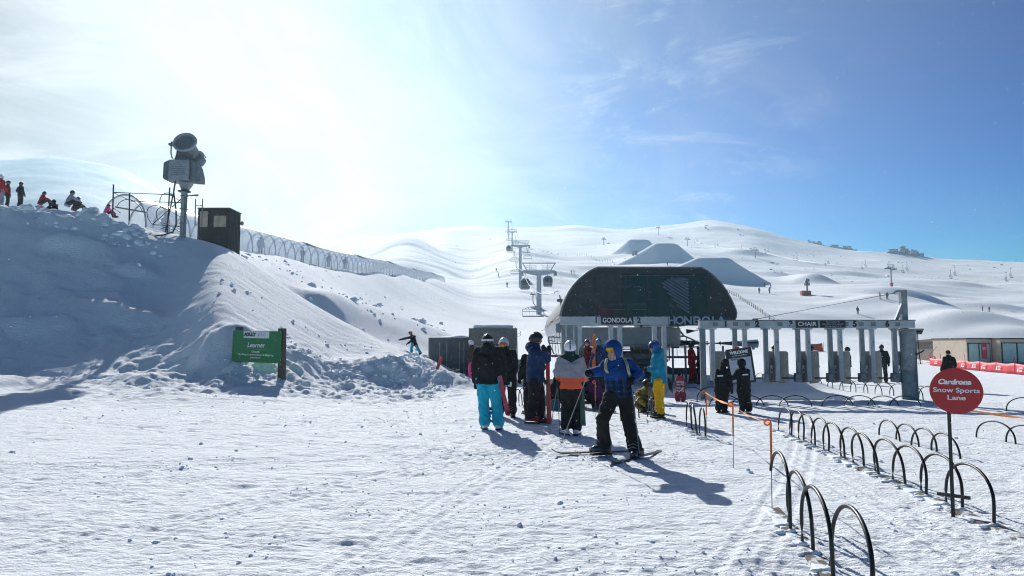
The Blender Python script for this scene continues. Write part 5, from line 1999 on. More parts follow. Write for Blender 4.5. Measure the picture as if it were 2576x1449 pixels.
def header(root, px0, px1, pt, pb, Yv, depth, m=STEEL, name='header'):
    a, b = P(px0, pb, Yv), P(px1, pt, Yv)
    o_ = V(root.location)
    return MB().box((a + b) / 2 + V((0, depth / 2, 0)) - o_, (b.x - a.x, depth, b.z - a.z)).build(name, m, root, bevel=.012)


def post(root, px, pt, pb, Yv, w, d_, m=STEEL, name='post', dy=.05, cap=True):
    a, b = P(px, pt, Yv), P(px, pt, Yv)
    o_ = V(root.location)
    zb = P(px, pb, Yv).z
    x = P(px, (pt + pb) / 2, Yv).x
    r = MB().box(V((x, Yv + dy + d_ / 2, (a.z + zb) / 2)) - o_, (w, d_, a.z - zb)).build(name, m, root, bevel=.008)
    if cap:
        MB().box(V((x, Yv + dy + d_ / 2, a.z + .0)) - o_ + V((0, 0, -.02)), (w * 1.9, d_ * 1.6, .035)).build('flange', m, r, bevel=.004)
    return r


gg = thing('gondola_gate', 'steel gondola gate with lettered header on posts in front of the station', 'gate', at(1545, Yg))
o_ = V(gg.location)
hd_ = header(gg, 1409, 1681, 796.5, 817, Yg, .22, STEEL_L)
z_ = P(1545, 806.5, Yg).z - o_.z


def on_header(txt, px, py, size, m, par, Yv, o2, bold=.008, w=None, dy=-.004, sh=0):
    p = P(px, py, Yv) - o2
    return lettering(txt, size, m, par, face_cam((p.x, p.y + dy, p.z)), bold, sh, .002, width=w)


on_header('1', 1499.5, 805.5, .25, BLACK_P, gg, Yg, o_)
p_ = P0(1552.5, 806, Yg, o_)
blk = MB().box((p_.x, -.012 + p_.y, p_.z), (1.02, .02, .26)).build('name_plate', BLACK_P, gg, bevel=.003)
on_header('GONDOLA', 1552.5, 806, .21, WHITE_P, gg, Yg, o_, .003, .93, -.026)
on_header('2', 1607, 806, .25, BLACK_P, gg, Yg, o_)
for px_ in (1459.5, 1539, 1562, 1649, 1673.5):
    post(gg, px_, 818, 990, Yg, .135 if px_ != 1459.5 else .14, .12, STEEL_L)
cb = P0(1434, 815, Yg, o_)
col_ = MB().box((cb.x, .28, cb.z / 2 - .1), (.52, .42, cb.z + .3)).build('column', STEEL, gg, bevel=.02)
MB().box((cb.x - .02, .28, cb.z + .03), (.66, .50, .06)).build('column_cap', STEEL_D, gg, bevel=.01)
MB().box((cb.x - .36, .2, cb.z - .12), (.16, .2, .3)).build('control_box', STEEL_D, gg, bevel=.03)
for x in (-.12, .12):
    MB().box((cb.x + x, .062, cb.z / 2 - .1), (.05, .02, cb.z + .2)).build('rib', STEEL_L, gg)

# ------------------------------------------------------------------ chair gate
Yc = 20.2
cg = thing('chair_gate', 'long steel chair gate with numbered header, paired posts and swing panels', 'gate', at(2030, Yc))
o_ = V(cg.location)
header(cg, 1760.5, 2302, 806.5, 825, Yc, .20, STEEL_L, 'header')
hl_ = P0(1762, 805.7, Yc, o_)
MB().box((P0(2031, 806, Yc, o_).x, .10, P0(2031, 805.5, Yc, o_).z), ((2303 - 1760) / FPX * Yc, .26, .025)).build('top_flange', STEEL_D, cg, bevel=.004)
for t, px_ in (('1', 1825.5), ('2', 1905), ('3', 1989.5), ('5', 2150.5), ('6', 2232)):
    on_header(t, px_, 815.3, .225, BLACK_P, cg, Yc, o_, .013)
for px_, w in ((2029.5, 56), (2094.5, 64)):
    q = P0(px_, 815.5, Yc, o_)
    MB().box((q.x, q.y - .010, q.z), (w / FPX * Yc, .016, .205)).build('name_plate', BLACK_P, cg, bevel=.003)
on_header('CHAIR', 2029.5, 815.5, .175, WHITE_P, cg, Yc, o_, .002, .54, -.021)
for k, t in enumerate(('Parents Safety Tip', 'Load children next to Operator', 'Through gate 1 or 6')):
    on_header(t, 2094.5, 810 + 5.2 * k, .046, GREY_P, cg, Yc, o_, .001, (.40, .62, .46)[k], -.021)
for px_ in (1799, 1850, 1880, 1962, 2128, 2166, 2197, 2258):
    q = P0(px_, 815.5, Yc, o_)
    fr_ = MB()
    for dx, dz, w, h_ in ((0, .055, .15, .008), (0, -.055, .15, .008), (-.071, 0, .008, .11), (.071, 0, .008, .11)):
        fr_.box((q.x + dx, q.y - .004, q.z + dz), (w, .007, h_))
    MB().box((q.x, q.y - .003, q.z), (.148, .005, .116)).build('sticker_plate', STEEL_D, cg)
PANEL = mat('brushed_panel', (.17, .185, .19), .5, .3, .25, 3, .12, 50)
pairs = [((1771, None), (1795, 1797)), ((1852, None), (1877, None)), ((1930, 1943), (1957.5, 1968)), ((2011.5, 2024), (2037, 2051)), ((2093, 2105), (2118, 2131)), ((2173.5, 2187), (2199, 2213)), ((2256, 2271), None)]
num = {2: '4', 3: '3', 4: '2', 5: '1'}
for k, pr_ in enumerate(pairs):
    for s, e in enumerate(pr_):
        if e is None:
            continue
        px_, pan_ = e
        base_y = 1010 if px_ == 1771 else (958 if px_ in (1852, 1877) else 958)
        r = post(cg, px_, 825.5, base_y, Yc, .125 if px_ != 1771 else .16, .10, STEEL_L if s else STEEL)
        if k in num and s == 1:
            q = P0(px_, 861, Yc, o_)
            lettering(num[k], .085, BLACK_P, cg, face_cam((q.x, .044, q.z)), .002, 0, .002)
        if pan_:
            a_, b_ = P0(pan_, 885, Yc, o_), P0(pan_, 963 if s == 0 else 965, Yc, o_)
            hh = a_.z - b_.z
            # a swing panel standing almost edge on: rounded slab with rim
            w = .62
            slab = MB()
            prof_ = []
            rr_ = .07
            for cx_, cz_, a0_ in ((w / 2 - rr_, hh / 2 - rr_, 0), (-w / 2 + rr_, hh / 2 - rr_, 90), (-w / 2 + rr_, -hh / 2 + rr_, 180), (w / 2 - rr_, -hh / 2 + rr_, 270)):
                for q_ in range(0, 91, 30):
                    prof_.append(V((cx_ + rr_ * cos(rad(a0_ + q_)), cz_ + rr_ * sin(rad(a0_ + q_)), 0)))
            slab.prism(prof_, (0, 0, -.02), (0, 0, .02))
            # panels hang along the lane, turned a little out of it
            turn = rad(40) if s == 0 else rad(43)
            hx_ = P0(px_, 900, Yc, o_).x + .05
            Mx = T(V((hx_ + w / 2 * cos(turn), .20 + w / 2 * sin(turn), (a_.z + b_.z) / 2))) @ Matrix.Rotation(turn, 4, 'Z') @ Matrix.Rotation(pi / 2, 4, 'X')
            sp = slab.build('swing_panel', PANEL, cg, False, .006, Mx)
            rim = MB().tube([p + V((0, 0, 0)) for p in prof_], .016, 6, True).build('rim', STEEL_L, sp)
            if s == 0:
                MB().box((-.12, -.06, .042), (.11, .22, .004)).build('sticker', WHITE_P, sp)
                MB().box((-.12, -.09, .046), (.07, .08, .004)).build('sticker_mark', RED_P, sp)
        if s == 0 and k >= 2:
            q0, q1 = P0(px_ - 26, 951.5, Yc, o_), P0(px_ - 2, 951.5, Yc, o_)
            MB().bar(q0 + V((0, .1, 0)), q1 + V((0, .1, 0)), .045, .045).build('barrier_arm', BLACK, cg, bevel=.01)
            MB().box(P0(px_, 950, Yc, o_) + V((-.03, .06, 0)), (.16, .2, .26)).build('arm_drive', STEEL_D, cg, bevel=.02)
        if s == 1 and k >= 2 and pan_:
            q0, q1 = P0(pan_ + 3, 951.5, Yc, o_), P0(pan_ + 26, 951.5, Yc, o_)
            MB().bar(q0 + V((0, .12, 0)), q1 + V((0, .12, 0)), .045, .045).build('barrier_arm', BLACK, cg, bevel=.01)
# big post, mast, brace, stay
bx = P0(2299, 826, Yc, o_)
gb = gz1(o_.x + bx.x, Yc + .3) - o_.z
MB().cyl((bx.x, .34, gb - .3), (bx.x, .34, bx.z - .06), .235, n=28).build('column', STEEL, cg)
MB().box((bx.x - .02, .34, bx.z - .03), (.66, .62, .05)).build('column_cap', STEEL, cg, bevel=.01)
mt, mb_ = P0(2290, 727.5, Yc, o_), P0(2291, 826, Yc, o_)
MB().box((mb_.x, .33, (mt.z + mb_.z) / 2), (.17, .17, mt.z - mb_.z)).build('mast', STEEL, cg, bevel=.012)
q0, q1 = P0(2268, 805, Yc, o_), P0(2287, 757, Yc, o_)
MB().bar(q0 + V((0, .3, 0)), q1 + V((0, .3, 0)), .09, .09).build('brace', STEEL, cg)
q0, q1 = P0(2263, 734, Yc, o_), P0(2287, 731, Yc, o_)
MB().tube([q1 + V((0, .3, 0)), q1 + V((-.10, .3, .02)), q0 + V((.06, .3, .03)), q0 + V((0, .3, -.02))], .028, 8).build('mast_hook', STEEL, cg)
q2 = P0(1901, 805, Yc, o_)
MB().tube([q0 + V((0, .3, -.02)), q2 + V((0, .15, .02))], .012, 6).build('stay_cable', STEEL_D, cg)
MB().box(q2 + V((.03, .14, .02)), (.16, .1, .06)).build('stay_anchor', STEEL_D, cg, bevel=.01)
cm = P0(2325, 834, Yc, o_)
MB().box(cm + V((0, .25, 0)), (.10, .2, .14), Matrix.Rotation(rad(25), 3, 'Y')).build('camera_box', BLACK, cg, bevel=.015)
MB().tube([cm + V((-.06, .25, -.05)), cm + V((-.02, .25, -.75)), cm + V((.0, .25, -.95))], .014, 6).build('cable', BLACK, cg)
MB().box(P0(2336, 887, Yc, o_) + V((-.10, .25, 0)), (.26, .04, .04), Matrix.Rotation(rad(-30), 3, 'Y')).build('handle', BLACK, cg)

# ------------------------------------------------------------------ loading gate with tubular header
Yl = 29.5
lg = thing('loading_gate', 'blue grey tubular loading gate numbered one to six on thin posts', 'gate', at(1793, Yl))
o_ = V(lg.location)
TUBE = mat('blue_grey_tube', (.115, .17, .235), .4, .3, .12, 4, .05)
a_, b_ = P0(1676, 862.5, Yl, o_), P0(1905.5, 864.5, Yl, o_)
MB().cyl(a_, b_, .185, n=28).build('header', TUBE, lg, bevel=.02)
for k, px_ in enumerate((1760, 1808.5, 1857, 1904.5, 1953, 1999)):
    q = P0(1610 + (px_ - 1610) * .977 * 1.0 - 0, 863.5, Yl, o_)
    xx = [1760.5, 1808, 1857, 1903.5, 1952, 1998][k]
    q = P0(1610 + xx * 0 + [151, 198, 248, 295, 343, 389][k] * 1.0 * .0 + [1761, 1808, 1857, 1904, 1952, 1998][k] * 0, 863.5, Yl, o_)
NUMX = [1761, 1790, 1808, 1835, 1871, 1900]
NUMX = [1710.5, 1742, 1776, 1807, 1839, 1870]
for k, px_ in enumerate(NUMX):
    q = P0(px_, 864, Yl, o_)
    lettering(str(k + 1), .24, BLACK_P, lg, face_cam((q.x, -.19, q.z)), .006, 0, .004)
for px_, m_ in ((1692, STEEL_D), (1724, STEEL_D), (1755.5, STEEL_D), (1787, STEEL_D), (1818.5, STEEL_D), (1895, STEEL_D)):
    q = P0(px_, 873, Yl, o_)
    if px_ == 1895:
        MB().box(q + V((0, 0, -.05)), (.1, .1, .12)).build('end_fitting', STEEL_D, lg, bevel=.02)
        continue
    MB().cyl((q.x, 0, q.z + .05), (q.x, 0, -.2), .045, n=8).build('post', m_, lg)
MB().box((P0(1712, 943, Yl, o_).x, .5, P0(1712, 935, Yl, o_).z), (2.0, .25, .28)).build('loading_kerb', DARKM, lg, bevel=.03)

# ------------------------------------------------------------------ welcome board
Yw = 18.6
wb = thing('welcome_board', 'tilted black welcome board with white notice sheet behind the two children', 'sign', at(1862, Yw))
o_ = V(wb.location)
a_, b_ = P0(1829, 886, Yw, o_), P0(1898, 952, Yw, o_)
W_, Hh = .70, .93
c_ = P0(1862.5, 920, Yw, o_)
prof_ = []
rr_ = .04
for cx_, cz_, a0_ in ((W_ / 2 - rr_, Hh / 2 - rr_, 0), (-W_ / 2 + rr_, Hh / 2 - rr_, 90), (-W_ / 2 + rr_, -Hh / 2 + rr_, 180), (W_ / 2 - rr_, -Hh / 2 + rr_, 270)):
    for q_ in range(0, 91, 30):
        prof_.append(V((cx_ + rr_ * cos(rad(a0_ + q_)), cz_ + rr_ * sin(rad(a0_ + q_)), 0)))
Mx = T(c_) @ Matrix.Rotation(rad(8), 4, 'Y') @ Matrix.Rotation(rad(-12), 4, 'X') @ Matrix.Rotation(pi / 2, 4, 'X')
Mx = T(c_) @ Matrix.Rotation(rad(-7), 4, 'Y') @ Matrix.Rotation(pi / 2, 4, 'X')
bd = MB().prism(prof_, (0, 0, 0), (0, 0, .03)).build('board', BLACK_P, wb, False, M=Mx)
MB().box((0, -.10, .034), (W_ * .84, Hh * .68, .004)).build('notice_sheet', mat('pale_sheet', (.50, .52, .60), .7, 0, .05), bd, False)
lettering('WELCOME', .105, WHITE_P, bd, T((0, Hh * .385, .033)), .006, width=.50)
MB().box((0, Hh * .295, .034), (.40, .02, .004)).build('print_line', GREY_P, bd, False)
lettering('IMPORTANT', .04, BLACK_P, bd, T((-.12, Hh * .19, .0375)), .002)
for k in range(9):
    MB().box((-.02 + .02 * (k % 3 - 1), Hh * (.11 - .06 * k), .038), (W_ * (.60 - .08 * (k % 3)), .010, .003)).build('print_line', GREY_P, bd, False)
MB().box((-.02, Hh / 2 + .02, .01), (.12, .06, .035)).build('clip', RED_P, bd, False, .006)
for x in (-.26, .26):
    MB().bar((c_.x + x, .02, c_.z - .3), (c_.x + x * 1.15, .3, -.05), .04, .04).build('leg', BLACK, wb)

# ------------------------------------------------------------------ low red height board
Yr = 19.6
rb = thing('height_board', 'low red cut-out board with white height notice between the hoops', 'sign', at(1712, Yr))
o_ = V(rb.location)
s = Yr / FPX
out = [(-20, 14), (-24, 34), (-18, 52), (-21, 66), (-22, 86), (-14, 98), (0, 101), (14, 98), (22, 86), (21, 66), (18, 52), (24, 34), (20, 14), (12, 0), (2, 0), (0, 14), (-2, 0), (-12, 0)]
out = [(-13, 3), (-15, 16), (-11, 28), (-13, 40), (-12, 54), (-7, 62), (0, 64), (7, 62), (12, 54), (13, 40), (11, 28), (15, 16), (13, 3), (8, -2), (1.5, -2), (0, 6), (-1.5, -2), (-8, -2)]
CUT = mat('board_red', (.33, .02, .04), .55, 0, .1, 6, .03)
MB().prism([V((x * s, 0, y * s)) for x, y in out], (0, 0, 0), (0, .03, 0)).build('board', CUT, rb, False)
for k, t in enumerate(('SHORTER', 'than ME?', 'RIDE with', 'AN ADULT')):
    lettering(t, .07, WHITE_P, rb, face_cam((0, -.003, (48 - 6.2 * k - (3 if k > 1 else 0)) * s)), .002, width=.21)
MB().bar((0, .03, 40 * s), (0, .35, 0), .04, .03).build('prop', DARKWOOD, rb)

# ------------------------------------------------------------------ orange net on the slope and banner fence on the right
Yn = 82.0
nf_ = thing('slope_banner', 'orange banner stretched between two canes on the slope behind the gates', 'banner', V((P(2048, 884, Yn).x, Yn, gz1(P(2048, 884, Yn).x, Yn))))
o_ = V(nf_.location)
q0, q1, q2, q3 = P0(2027, 882, Yn, o_), P0(2071, 884, Yn, o_), P0(2068, 863, Yn, o_), P0(2030, 863, Yn, o_)
mid0, mid1 = (q0 + q1) / 2 + V((0, .3, .08)), (q2 + q3) / 2 + V((0, .3, -.12))
nb = MB()
nn = 10
vs, fs = [], []
for k in range(nn + 1):
    t = k / nn
    sg_ = 4 * t * (1 - t)
    vs += [q0.lerp(q1, t) + V((0, .25 * sg_, .06 * sg_)), q3.lerp(q2, t) + V((0, .25 * sg_, -.12 * sg_))]
for k in range(nn):
    fs.append((2 * k, 2 * k + 2, 2 * k + 3, 2 * k + 1))
o = put('net', nb.add(vs, fs).mesh('net'), mat('orange_net', (.72, .16, .07), .7, 0, .15, 3, 0), nf_)
o.modifiers.new('t', 'SOLIDIFY').thickness = .02
for q in (q0, q1):
    MB().cyl(q + V((0, 0, -.6)), q + V((0.02, 0, 1.05)), .03, n=6).build('cane', RED_P, nf_)

e0, e1 = gy(2340, 912.5), gy(2574, 935)
bf = thing('banner_fence', 'red event banner fence with white lettering in front of the huts', 'banner fence', e0)
d_ = (e1 - e0)
Lf = d_.length * 1.35
u = d_.normalized()
nrm = V((u.y, -u.x, 0))
vs, fs = [], []
NN = 90
for k in range(NN + 1):
    t = k / NN * Lf
    w = .05 * sin(t * 1.9) + .03 * sin(t * 4.3 + 1)
    sg_ = abs(sin(t / 3.1 * pi))
    g0_ = gz1(e0.x + u.x * t, e0.y + u.y * t) - e0.z
    for i in range(4):
        z = g0_ + .02 + .62 * i / 3 * (1 - .10 * sg_)
        vs.append(u * t + nrm * (w * (1 - abs(i - 1.5) / 3)) + V((0, 0, z)))
for k in range(NN):
    for i in range(3):
        fs.append((k * 4 + i, k * 4 + 4 + i, k * 4 + 5 + i, k * 4 + 1 + i))
BAN = mat('banner_red', (.56, .03, .05), .6, 0, .12, .8, .1, 6)
o = put('banner', MB().add(vs, fs).mesh('banner'), BAN, bf)
o.modifiers.new('t', 'SOLIDIFY').thickness = .012
k = 0
t = .1
while t < Lf:
    p = u * t
    MB().cyl(p + V((0, .03, -.2)), p + V((.03, .03, 1.05)), .018, n=6).build('cane', RED_P, bf)
    t += 3.1
rzb = math.atan2(u.y, u.x)
for px_ in (2352, 2371, 2419, 2447, 2471, 2508, 2562):
    # where that sight line crosses the banner
    k_ = (px_ - CX) / FPX
    t = (k_ * e0.y - e0.x) / (u.x - k_ * u.y)
    p = u * t + nrm * .10
    z = gz1(e0.x + u.x * t, e0.y + u.y * t) - e0.z + .32
    M0 = T(p + V((0, 0, z))) @ Matrix.Rotation(rzb, 4, 'Z') @ Matrix.Rotation(pi / 2, 4, 'X')
    MB().prism([V((-.42, -.15, 0)), V((-.16, -.15, 0)), V((-.16, .17, 0))], (0, 0, 0), (0, 0, .006)).build('sail_mark', WHITE_P, bf, False, M=M0)
    lettering('WINTER', .14, WHITE_P, bf, M0 @ T((.20, .06, 0)), .004, width=.52)
    lettering('GAMES', .13, WHITE_P, bf, M0 @ T((.16, -.10, 0)), .004, width=.44)
# loose pink net left of it, with canes
nw_ = thing('loose_net', 'loose pink netting on leaning canes left of the red banner', 'net', gy(2331, 911))
NET = mat('pink_net', (.62, .16, .17), .7, 0, .2, 3, 0)
for (x0, z0), (x1, z1) in (((-.55, 0), (.95, 1.55)), ((-.75, 0), (-.25, 1.2)), ((-.7, .3), (.7, .75)), ((-.7, .05), (.75, .35)), ((.2, 0), (.5, 1.0))):
    MB().tube([(x0, 0, z0), ((x0 + x1) / 2, 0, (z0 + z1) / 2 - .04), (x1, 0, z1)], .022, 5).build('cane', NET, nw_)
cn = MB()
cn.tube([(0, 0, 0), (0, 0, .12), (0, 0, .5), (0, 0, .78)], [.18, .14, .07, .02], 12)
cn.box((0, 0, .02), (.38, .38, .04))
o = cn.build('traffic_cone', mat('cone_red', (.55, .08, .05), .5))
o.location = gy(2331.5, 911) + V((.25, -.8, 0))
tag(o, 'small red cone beside the loose pink netting', 'cone')

# ------------------------------------------------------------------ huts at the right edge
HW = mat('hut_beige', (.56, .47, .37), .75, 0, .08, 2, .1)
HD = mat('hut_dark', (.06, .048, .042), .75, 0, .2, 3, .2)
HG = mat('hut_glass', (.40, .55, .52), .3, 0, .1, 2, 0, spec=.3)


def hut(label, px0, px1, pt, Yv, wins, depth=5, roof=True, wall=HW):
    a, b = P(px0, pt, Yv), P(px1, pt, Yv)
    g0_ = gz1((a.x + b.x) / 2, Yv) - .2
    r = thing('ticket_hut', label, 'hut', ((a.x + b.x) / 2, Yv, g0_))
    W, H_ = b.x - a.x, a.z - g0_
    MB().box((0, depth / 2, H_ / 2), (W, depth, H_)).build('wall', wall, r, bevel=.03)
    if roof:
        MB().box((0, depth / 2, H_ + .05), (W + .12, depth + .2, .1)).build('roof', HD, r, bevel=.01)
    for (p0, p1, q0, q1) in wins:
        c0, c1 = P(p0, q1, Yv), P(p1, q0, Yv)
        cx_, cz_ = (c0.x + c1.x) / 2 - (a.x + b.x) / 2, (c0.z + c1.z) / 2 - g0_
        w = MB().box((cx_, -.03, cz_), (c1.x - c0.x + .16, .06, c1.z - c0.z + .16)).build('window', HD, r, bevel=.01)
        MB().box((cx_, -.065, cz_), (c1.x - c0.x, .03, c1.z - c0.z)).build('pane', HG, w)
    return r


YH = 62
hut('beige hut with two glass panels and a red poster, behind the red banner', 2431, 2493, 853, YH, [(2438, 2459, 865, 912), (2465, 2487, 865, 912)])
h3 = hut('beige hut at the right edge of the view with wide glass panels', 2514.5, 2640, 853, YH - 1, [(2523, 2554, 864, 912), (2561, 2590, 864, 912)])
lk = hut('dark link room between the two beige huts', 2493.5, 2514, 855, YH + 1, [], 4, False, HD)
h1 = thing('store_hut', 'low dark roofed store with pale doors left of the beige huts', 'hut', V((P(2395, 900, YH + 8).x, YH + 8, gz1(P(2395, 900, YH + 8).x, YH + 8) - .2)))
o_ = V(h1.location)
Y8 = YH + 8
a_, b_, c_ = P0(2355, 860, Y8, o_), P0(2430, 852.5, Y8, o_), P0(2455, 852, Y8, o_)
MB().prism([V((a_.x, 0, 0)), V((c_.x, 0, 0)), V((c_.x, 0, c_.z - .1)), V((b_.x, 0, b_.z - .1)), V((a_.x, 0, a_.z - .1))], (0, .3, 0), (0, 5, 0)).build('wall', mat('store_wall', (.20, .18, .15), .8), h1, False)
MB().prism([V((a_.x - .3, 0, a_.z - .08)), V((b_.x, 0, b_.z - .08)), V((c_.x, 0, c_.z - .08)), V((c_.x, 0, c_.z + .04)), V((b_.x, 0, b_.z + .04)), V((a_.x - .3, 0, a_.z + .04))], (0, -.6, 0), (0, 5.2, 0)).build('roof', HD, h1, False)
for p0, p1 in ((2359, 2378), (2391, 2409)):
    c0, c1 = P0(p0, 905, Y8, o_), P0(p1, 861.5, Y8, o_)
    MB().box(((c0.x + c1.x) / 2, -.05, c1.z / 2), (c1.x - c0.x, .6, c1.z)).build('door', mat('pale_door', (.68, .63, .53), .7, 0, .06), h1, bevel=.02)
lt = MB().box((P0(2352.5, 888, Y8, o_).x, -.3, .9), (.42, .5, 1.7)).build('locker', mat('locker_grey', (.42, .45, .52), .5), h1, bevel=.04)
# poster in the glass
ph = [o_2 for o_2 in bpy.data.objects if o_2.name.startswith('ticket_hut')][0]
q = P(2474, 883, YH) - V(ph.location)
po = MB().box((q.x, q.y - .09, q.z), (.52, .02, 1.35)).build('poster', mat('poster_red', (.60, .07, .09), .6, 0, .05), ph)
lettering('QRC', .34, WHITE_P, po, face_cam((q.x, q.y - .105, q.z + .22)), .002, .35, width=.40)
# ------------------------------------------------------------------ covered conveyor tunnel up the slope
TX, TW, TH = -22.0, 1.25, 2.1
HOOP = mat('hoop_grey', (.46, .48, .52), .5, .2, .15, 8, .05)
tun = thing('conveyor_tunnel', 'long covered conveyor tunnel of grey hoops and clear skin running up the slope', 'tunnel', (TX, 38, gz1(TX, 38)))
o_ = V(tun.location)


def tz(y):
    yy = y + np.linspace(-1, 1, 9) * (2 + y * .12)
    return float(np.mean(gz(np.full(9, TX + .4), yy))) - .08


hp_pts = []
for k in range(25):
    t = pi * k / 24
    hp_pts.append((TW * cos(t) * (1 + .06 * sin(t)), 0, TH * sin(t) ** .82 if 0 < k < 24 else -.3))
first = MB().tube(hp_pts, .055, 6).build('hoop', HOOP, tun)
y = 39.0
ys = []
while y < 215:
    ys.append(y)
    y += 2.7
for k, y in enumerate(ys):
    h_ = first if k == 0 else first.copy()
    if k:
        COL.objects.link(h_)
        h_.parent = tun
    h_.location = (0, y - o_.y, tz(y) - o_.z)
mS, nt_, bS = _nt('clear_skin')
bS.inputs['Base Color'].default_value = (.86, .89, .92, 1)
bS.inputs['Roughness'].default_value = .35
nz_ = nt_.nodes.new('ShaderNodeTexNoise')
nz_.inputs['Scale'].default_value = .9
nz_.inputs['Detail'].default_value = 4
tc_ = nt_.nodes.new('ShaderNodeTexCoord')
nt_.links.new(tc_.outputs['Object'], nz_.inputs['Vector'])
mr_ = nt_.nodes.new('ShaderNodeMapRange')
mr_.inputs[1].default_value, mr_.inputs[2].default_value, mr_.inputs[3].default_value, mr_.inputs[4].default_value = .3, .7, .42, .68
nt_.links.new(nz_.outputs['Fac'], mr_.inputs[0])
nt_.links.new(mr_.outputs[0], bS.inputs['Alpha'])
vs, fs = [], []
n = 25
fy = np.arange(39.0, 215, .9)
for y in fy:
    z = tz(float(y)) - o_.z
    bulge = 1.0 + .015 * sin((y - 39) / 2.7 * 2 * pi - pi / 2)
    for p in hp_pts:
        vs.append((p[0] * 1.05 * bulge, y - o_.y, max(-.1, p[2]) * 1.035 * bulge + z))
for i in range(len(fy) - 1):
    for k in range(n - 1):
        fs.append((i * n + k, i * n + k + 1, (i + 1) * n + k + 1, (i + 1) * n + k))
put('skin', MB().add(vs, fs).mesh('skin'), mS, tun)
for y0 in (71.5, 96, 120, 150, 185):
    mb = MB()
    z = tz(y0) - o_.z
    for a_, b_ in ((8, 11), ):
        vs2 = []
        for yy in (y0, y0 + 2.7, y0 + 5.4):
            zz = tz(yy) - o_.z
            for k in range(2, 13):
                p = hp_pts[k]
                vs2.append(V((p[0] * 1.075, yy - o_.y, p[2] * 1.06 + zz)))
        w = 11
        mb.add(vs2, [(i * w + k, i * w + k + 1, (i + 1) * w + k + 1, (i + 1) * w + k) for i in range(2) for k in range(5, w - 1)])
    put('vent_flap', mb.mesh('vent_flap'), mat('flap_grey', (.22, .23, .25), .6), tun).modifiers.new('t', 'SOLIDIFY').thickness = .03
for k, (px_, yaw_, lab, jk) in enumerate(((650, 10, 'person riding inside the conveyor tunnel, nearest the dark hut', C_GREY), (757, -20, 'person riding inside the conveyor tunnel, second from the dark hut', C_CHAR), (824, 15, 'person riding inside the conveyor tunnel, third from the dark hut', C_DKRED), (866, 0, 'person riding inside the conveyor tunnel, fourth from the dark hut', C_CHAR))):
    Yp = -TX * FPX / (CX - px_)
    person(lab, V((TX, Yp, tz(Yp) + .12)), rad(yaw_), 1.55, jacket=jk, trousers=C_CHAR, hatm=H_BLACK, vox=.03)
person('person in grey behind the clear skin near the tunnel mouth', V((TX + .1, 43.5, tz(43.5) + .05)), 0, 1.6, jacket=C_GREY, trousers=C_GREY, hatm=H_BLACK, vox=.03)

# ------------------------------------------------------------------ snow gun on its column
Yg = 34.0
gb = P(460, 588, Yg)
gn = thing('snow_gun', 'grey fan snow gun on a tall column at the top of the bank', 'snow gun', (gb.x, Yg, gz1(gb.x, Yg)))
o_ = V(gn.location)
GUN = mat('gun_grey', (.17, .19, .20), .55, .3, .25, 7, .12, 50)
GUNL = mat('gun_pale', (.33, .36, .38), .5, .3, .2, 7, .1, 50)


def G0(px, py, dy=0):
    return P(px, py, Yg + dy) - o_


zt = G0(462, 482).z
MB().cyl((0, 0, -1.0), (0, 0, zt), .165, .150, 20).build('column', GUNL, gn)
MB().box((.10, -.10, zt / 2 - .1), (.05, .10, zt * .95)).build('cable_tray', GUN, gn, bevel=.01)
MB().cyl((.0, 0, zt - .02), (0, 0, zt + .03), .30, n=20).build('flange', GUN, gn)
MB().tube([(0, 0, zt), (.02, 0, zt + .12), (.06, 0, G0(463, 461).z)], [.155, .20, .36], 18).build('cone', GUNL, gn)
c0, c1 = G0(418, 405), G0(509, 461)
cx_, w_, h_ = (c0.x + c1.x) / 2, c1.x - c0.x, c0.z - c1.z
MB().box((cx_ - .06, -.05, (c0.z + c1.z) / 2), (w_ * .54, .86, h_ * .92)).build('cabinet', GUNL, gn, bevel=.03)
for s, pts in ((-1, [(-.48, .36), (-.36, .46), (-.25, .48), (-.25, -.44), (-.42, -.42), (-.49, -.32)]), (1, [(.25, .48), (.33, .44), (.42, .22), (.49, -.20), (.50, -.50), (.25, -.48)])):
    MB().prism([V((cx_ + x * w_, -.35, (c0.z + c1.z) / 2 + z * h_)) for x, z in pts], (0, 0, 0), (0, .7, 0)).build('side_pod', GUN, gn, False, .04)
# fan barrel, tipped upwards towards the camera
fc = G0(465, 358, -.35)
ax = V((.05, -.84, .36)).normalized()
rr = .56
yoke = G0(466, 404)
bar = MB()
bar.tube([fc - ax * 1.25, fc - ax * .8, fc - ax * .30, fc - ax * .06, fc], [.44, .40, .40, .56, .575], 32)
bar.build('barrel', GUN, gn)
ring = MB()
x_, y_, _ = basis(ax)
ring.tube([fc + (x_ * cos(2 * pi * k / 36) + y_ * sin(2 * pi * k / 36)) * .51 for k in range(36)], .075, 10, True)
ring.build('nozzle_ring', GUNL, gn)
MB().cyl(fc + ax * -.02, fc + ax * .012, .45, n=32).build('fan_guard', mat('guard_grey', (.17, .18, .19), .6, .2, .35, 24, .3, 120), gn)
for k in range(3):
    MB().tube([fc + ax * .02 + (x_ * cos(2 * pi * q / 30) + y_ * sin(2 * pi * q / 30)) * (.14 + .12 * k) for q in range(30)], .008, 5, True).build('guard_wire', GUNL, gn)
MB().tube([V((cx_ - .1, .05, c0.z - .1)), V((yoke.x, -.05, (yoke.z + fc.z) / 2)), fc - ax * .35], [.44, .38, .34], 16).build('neck', GUN, gn)
MB().tube([fc - ax * 1.2 + V((.1, 0, 0)), fc - ax * 1.45 + V((.12, 0, 0)), fc - ax * 1.6 + V((.13, 0, 0))], [.46, .47, .36], 24).build('intake', mat('gun_blue_white', (.42, .46, .58), .5, .1, .1, 5, .05), gn)
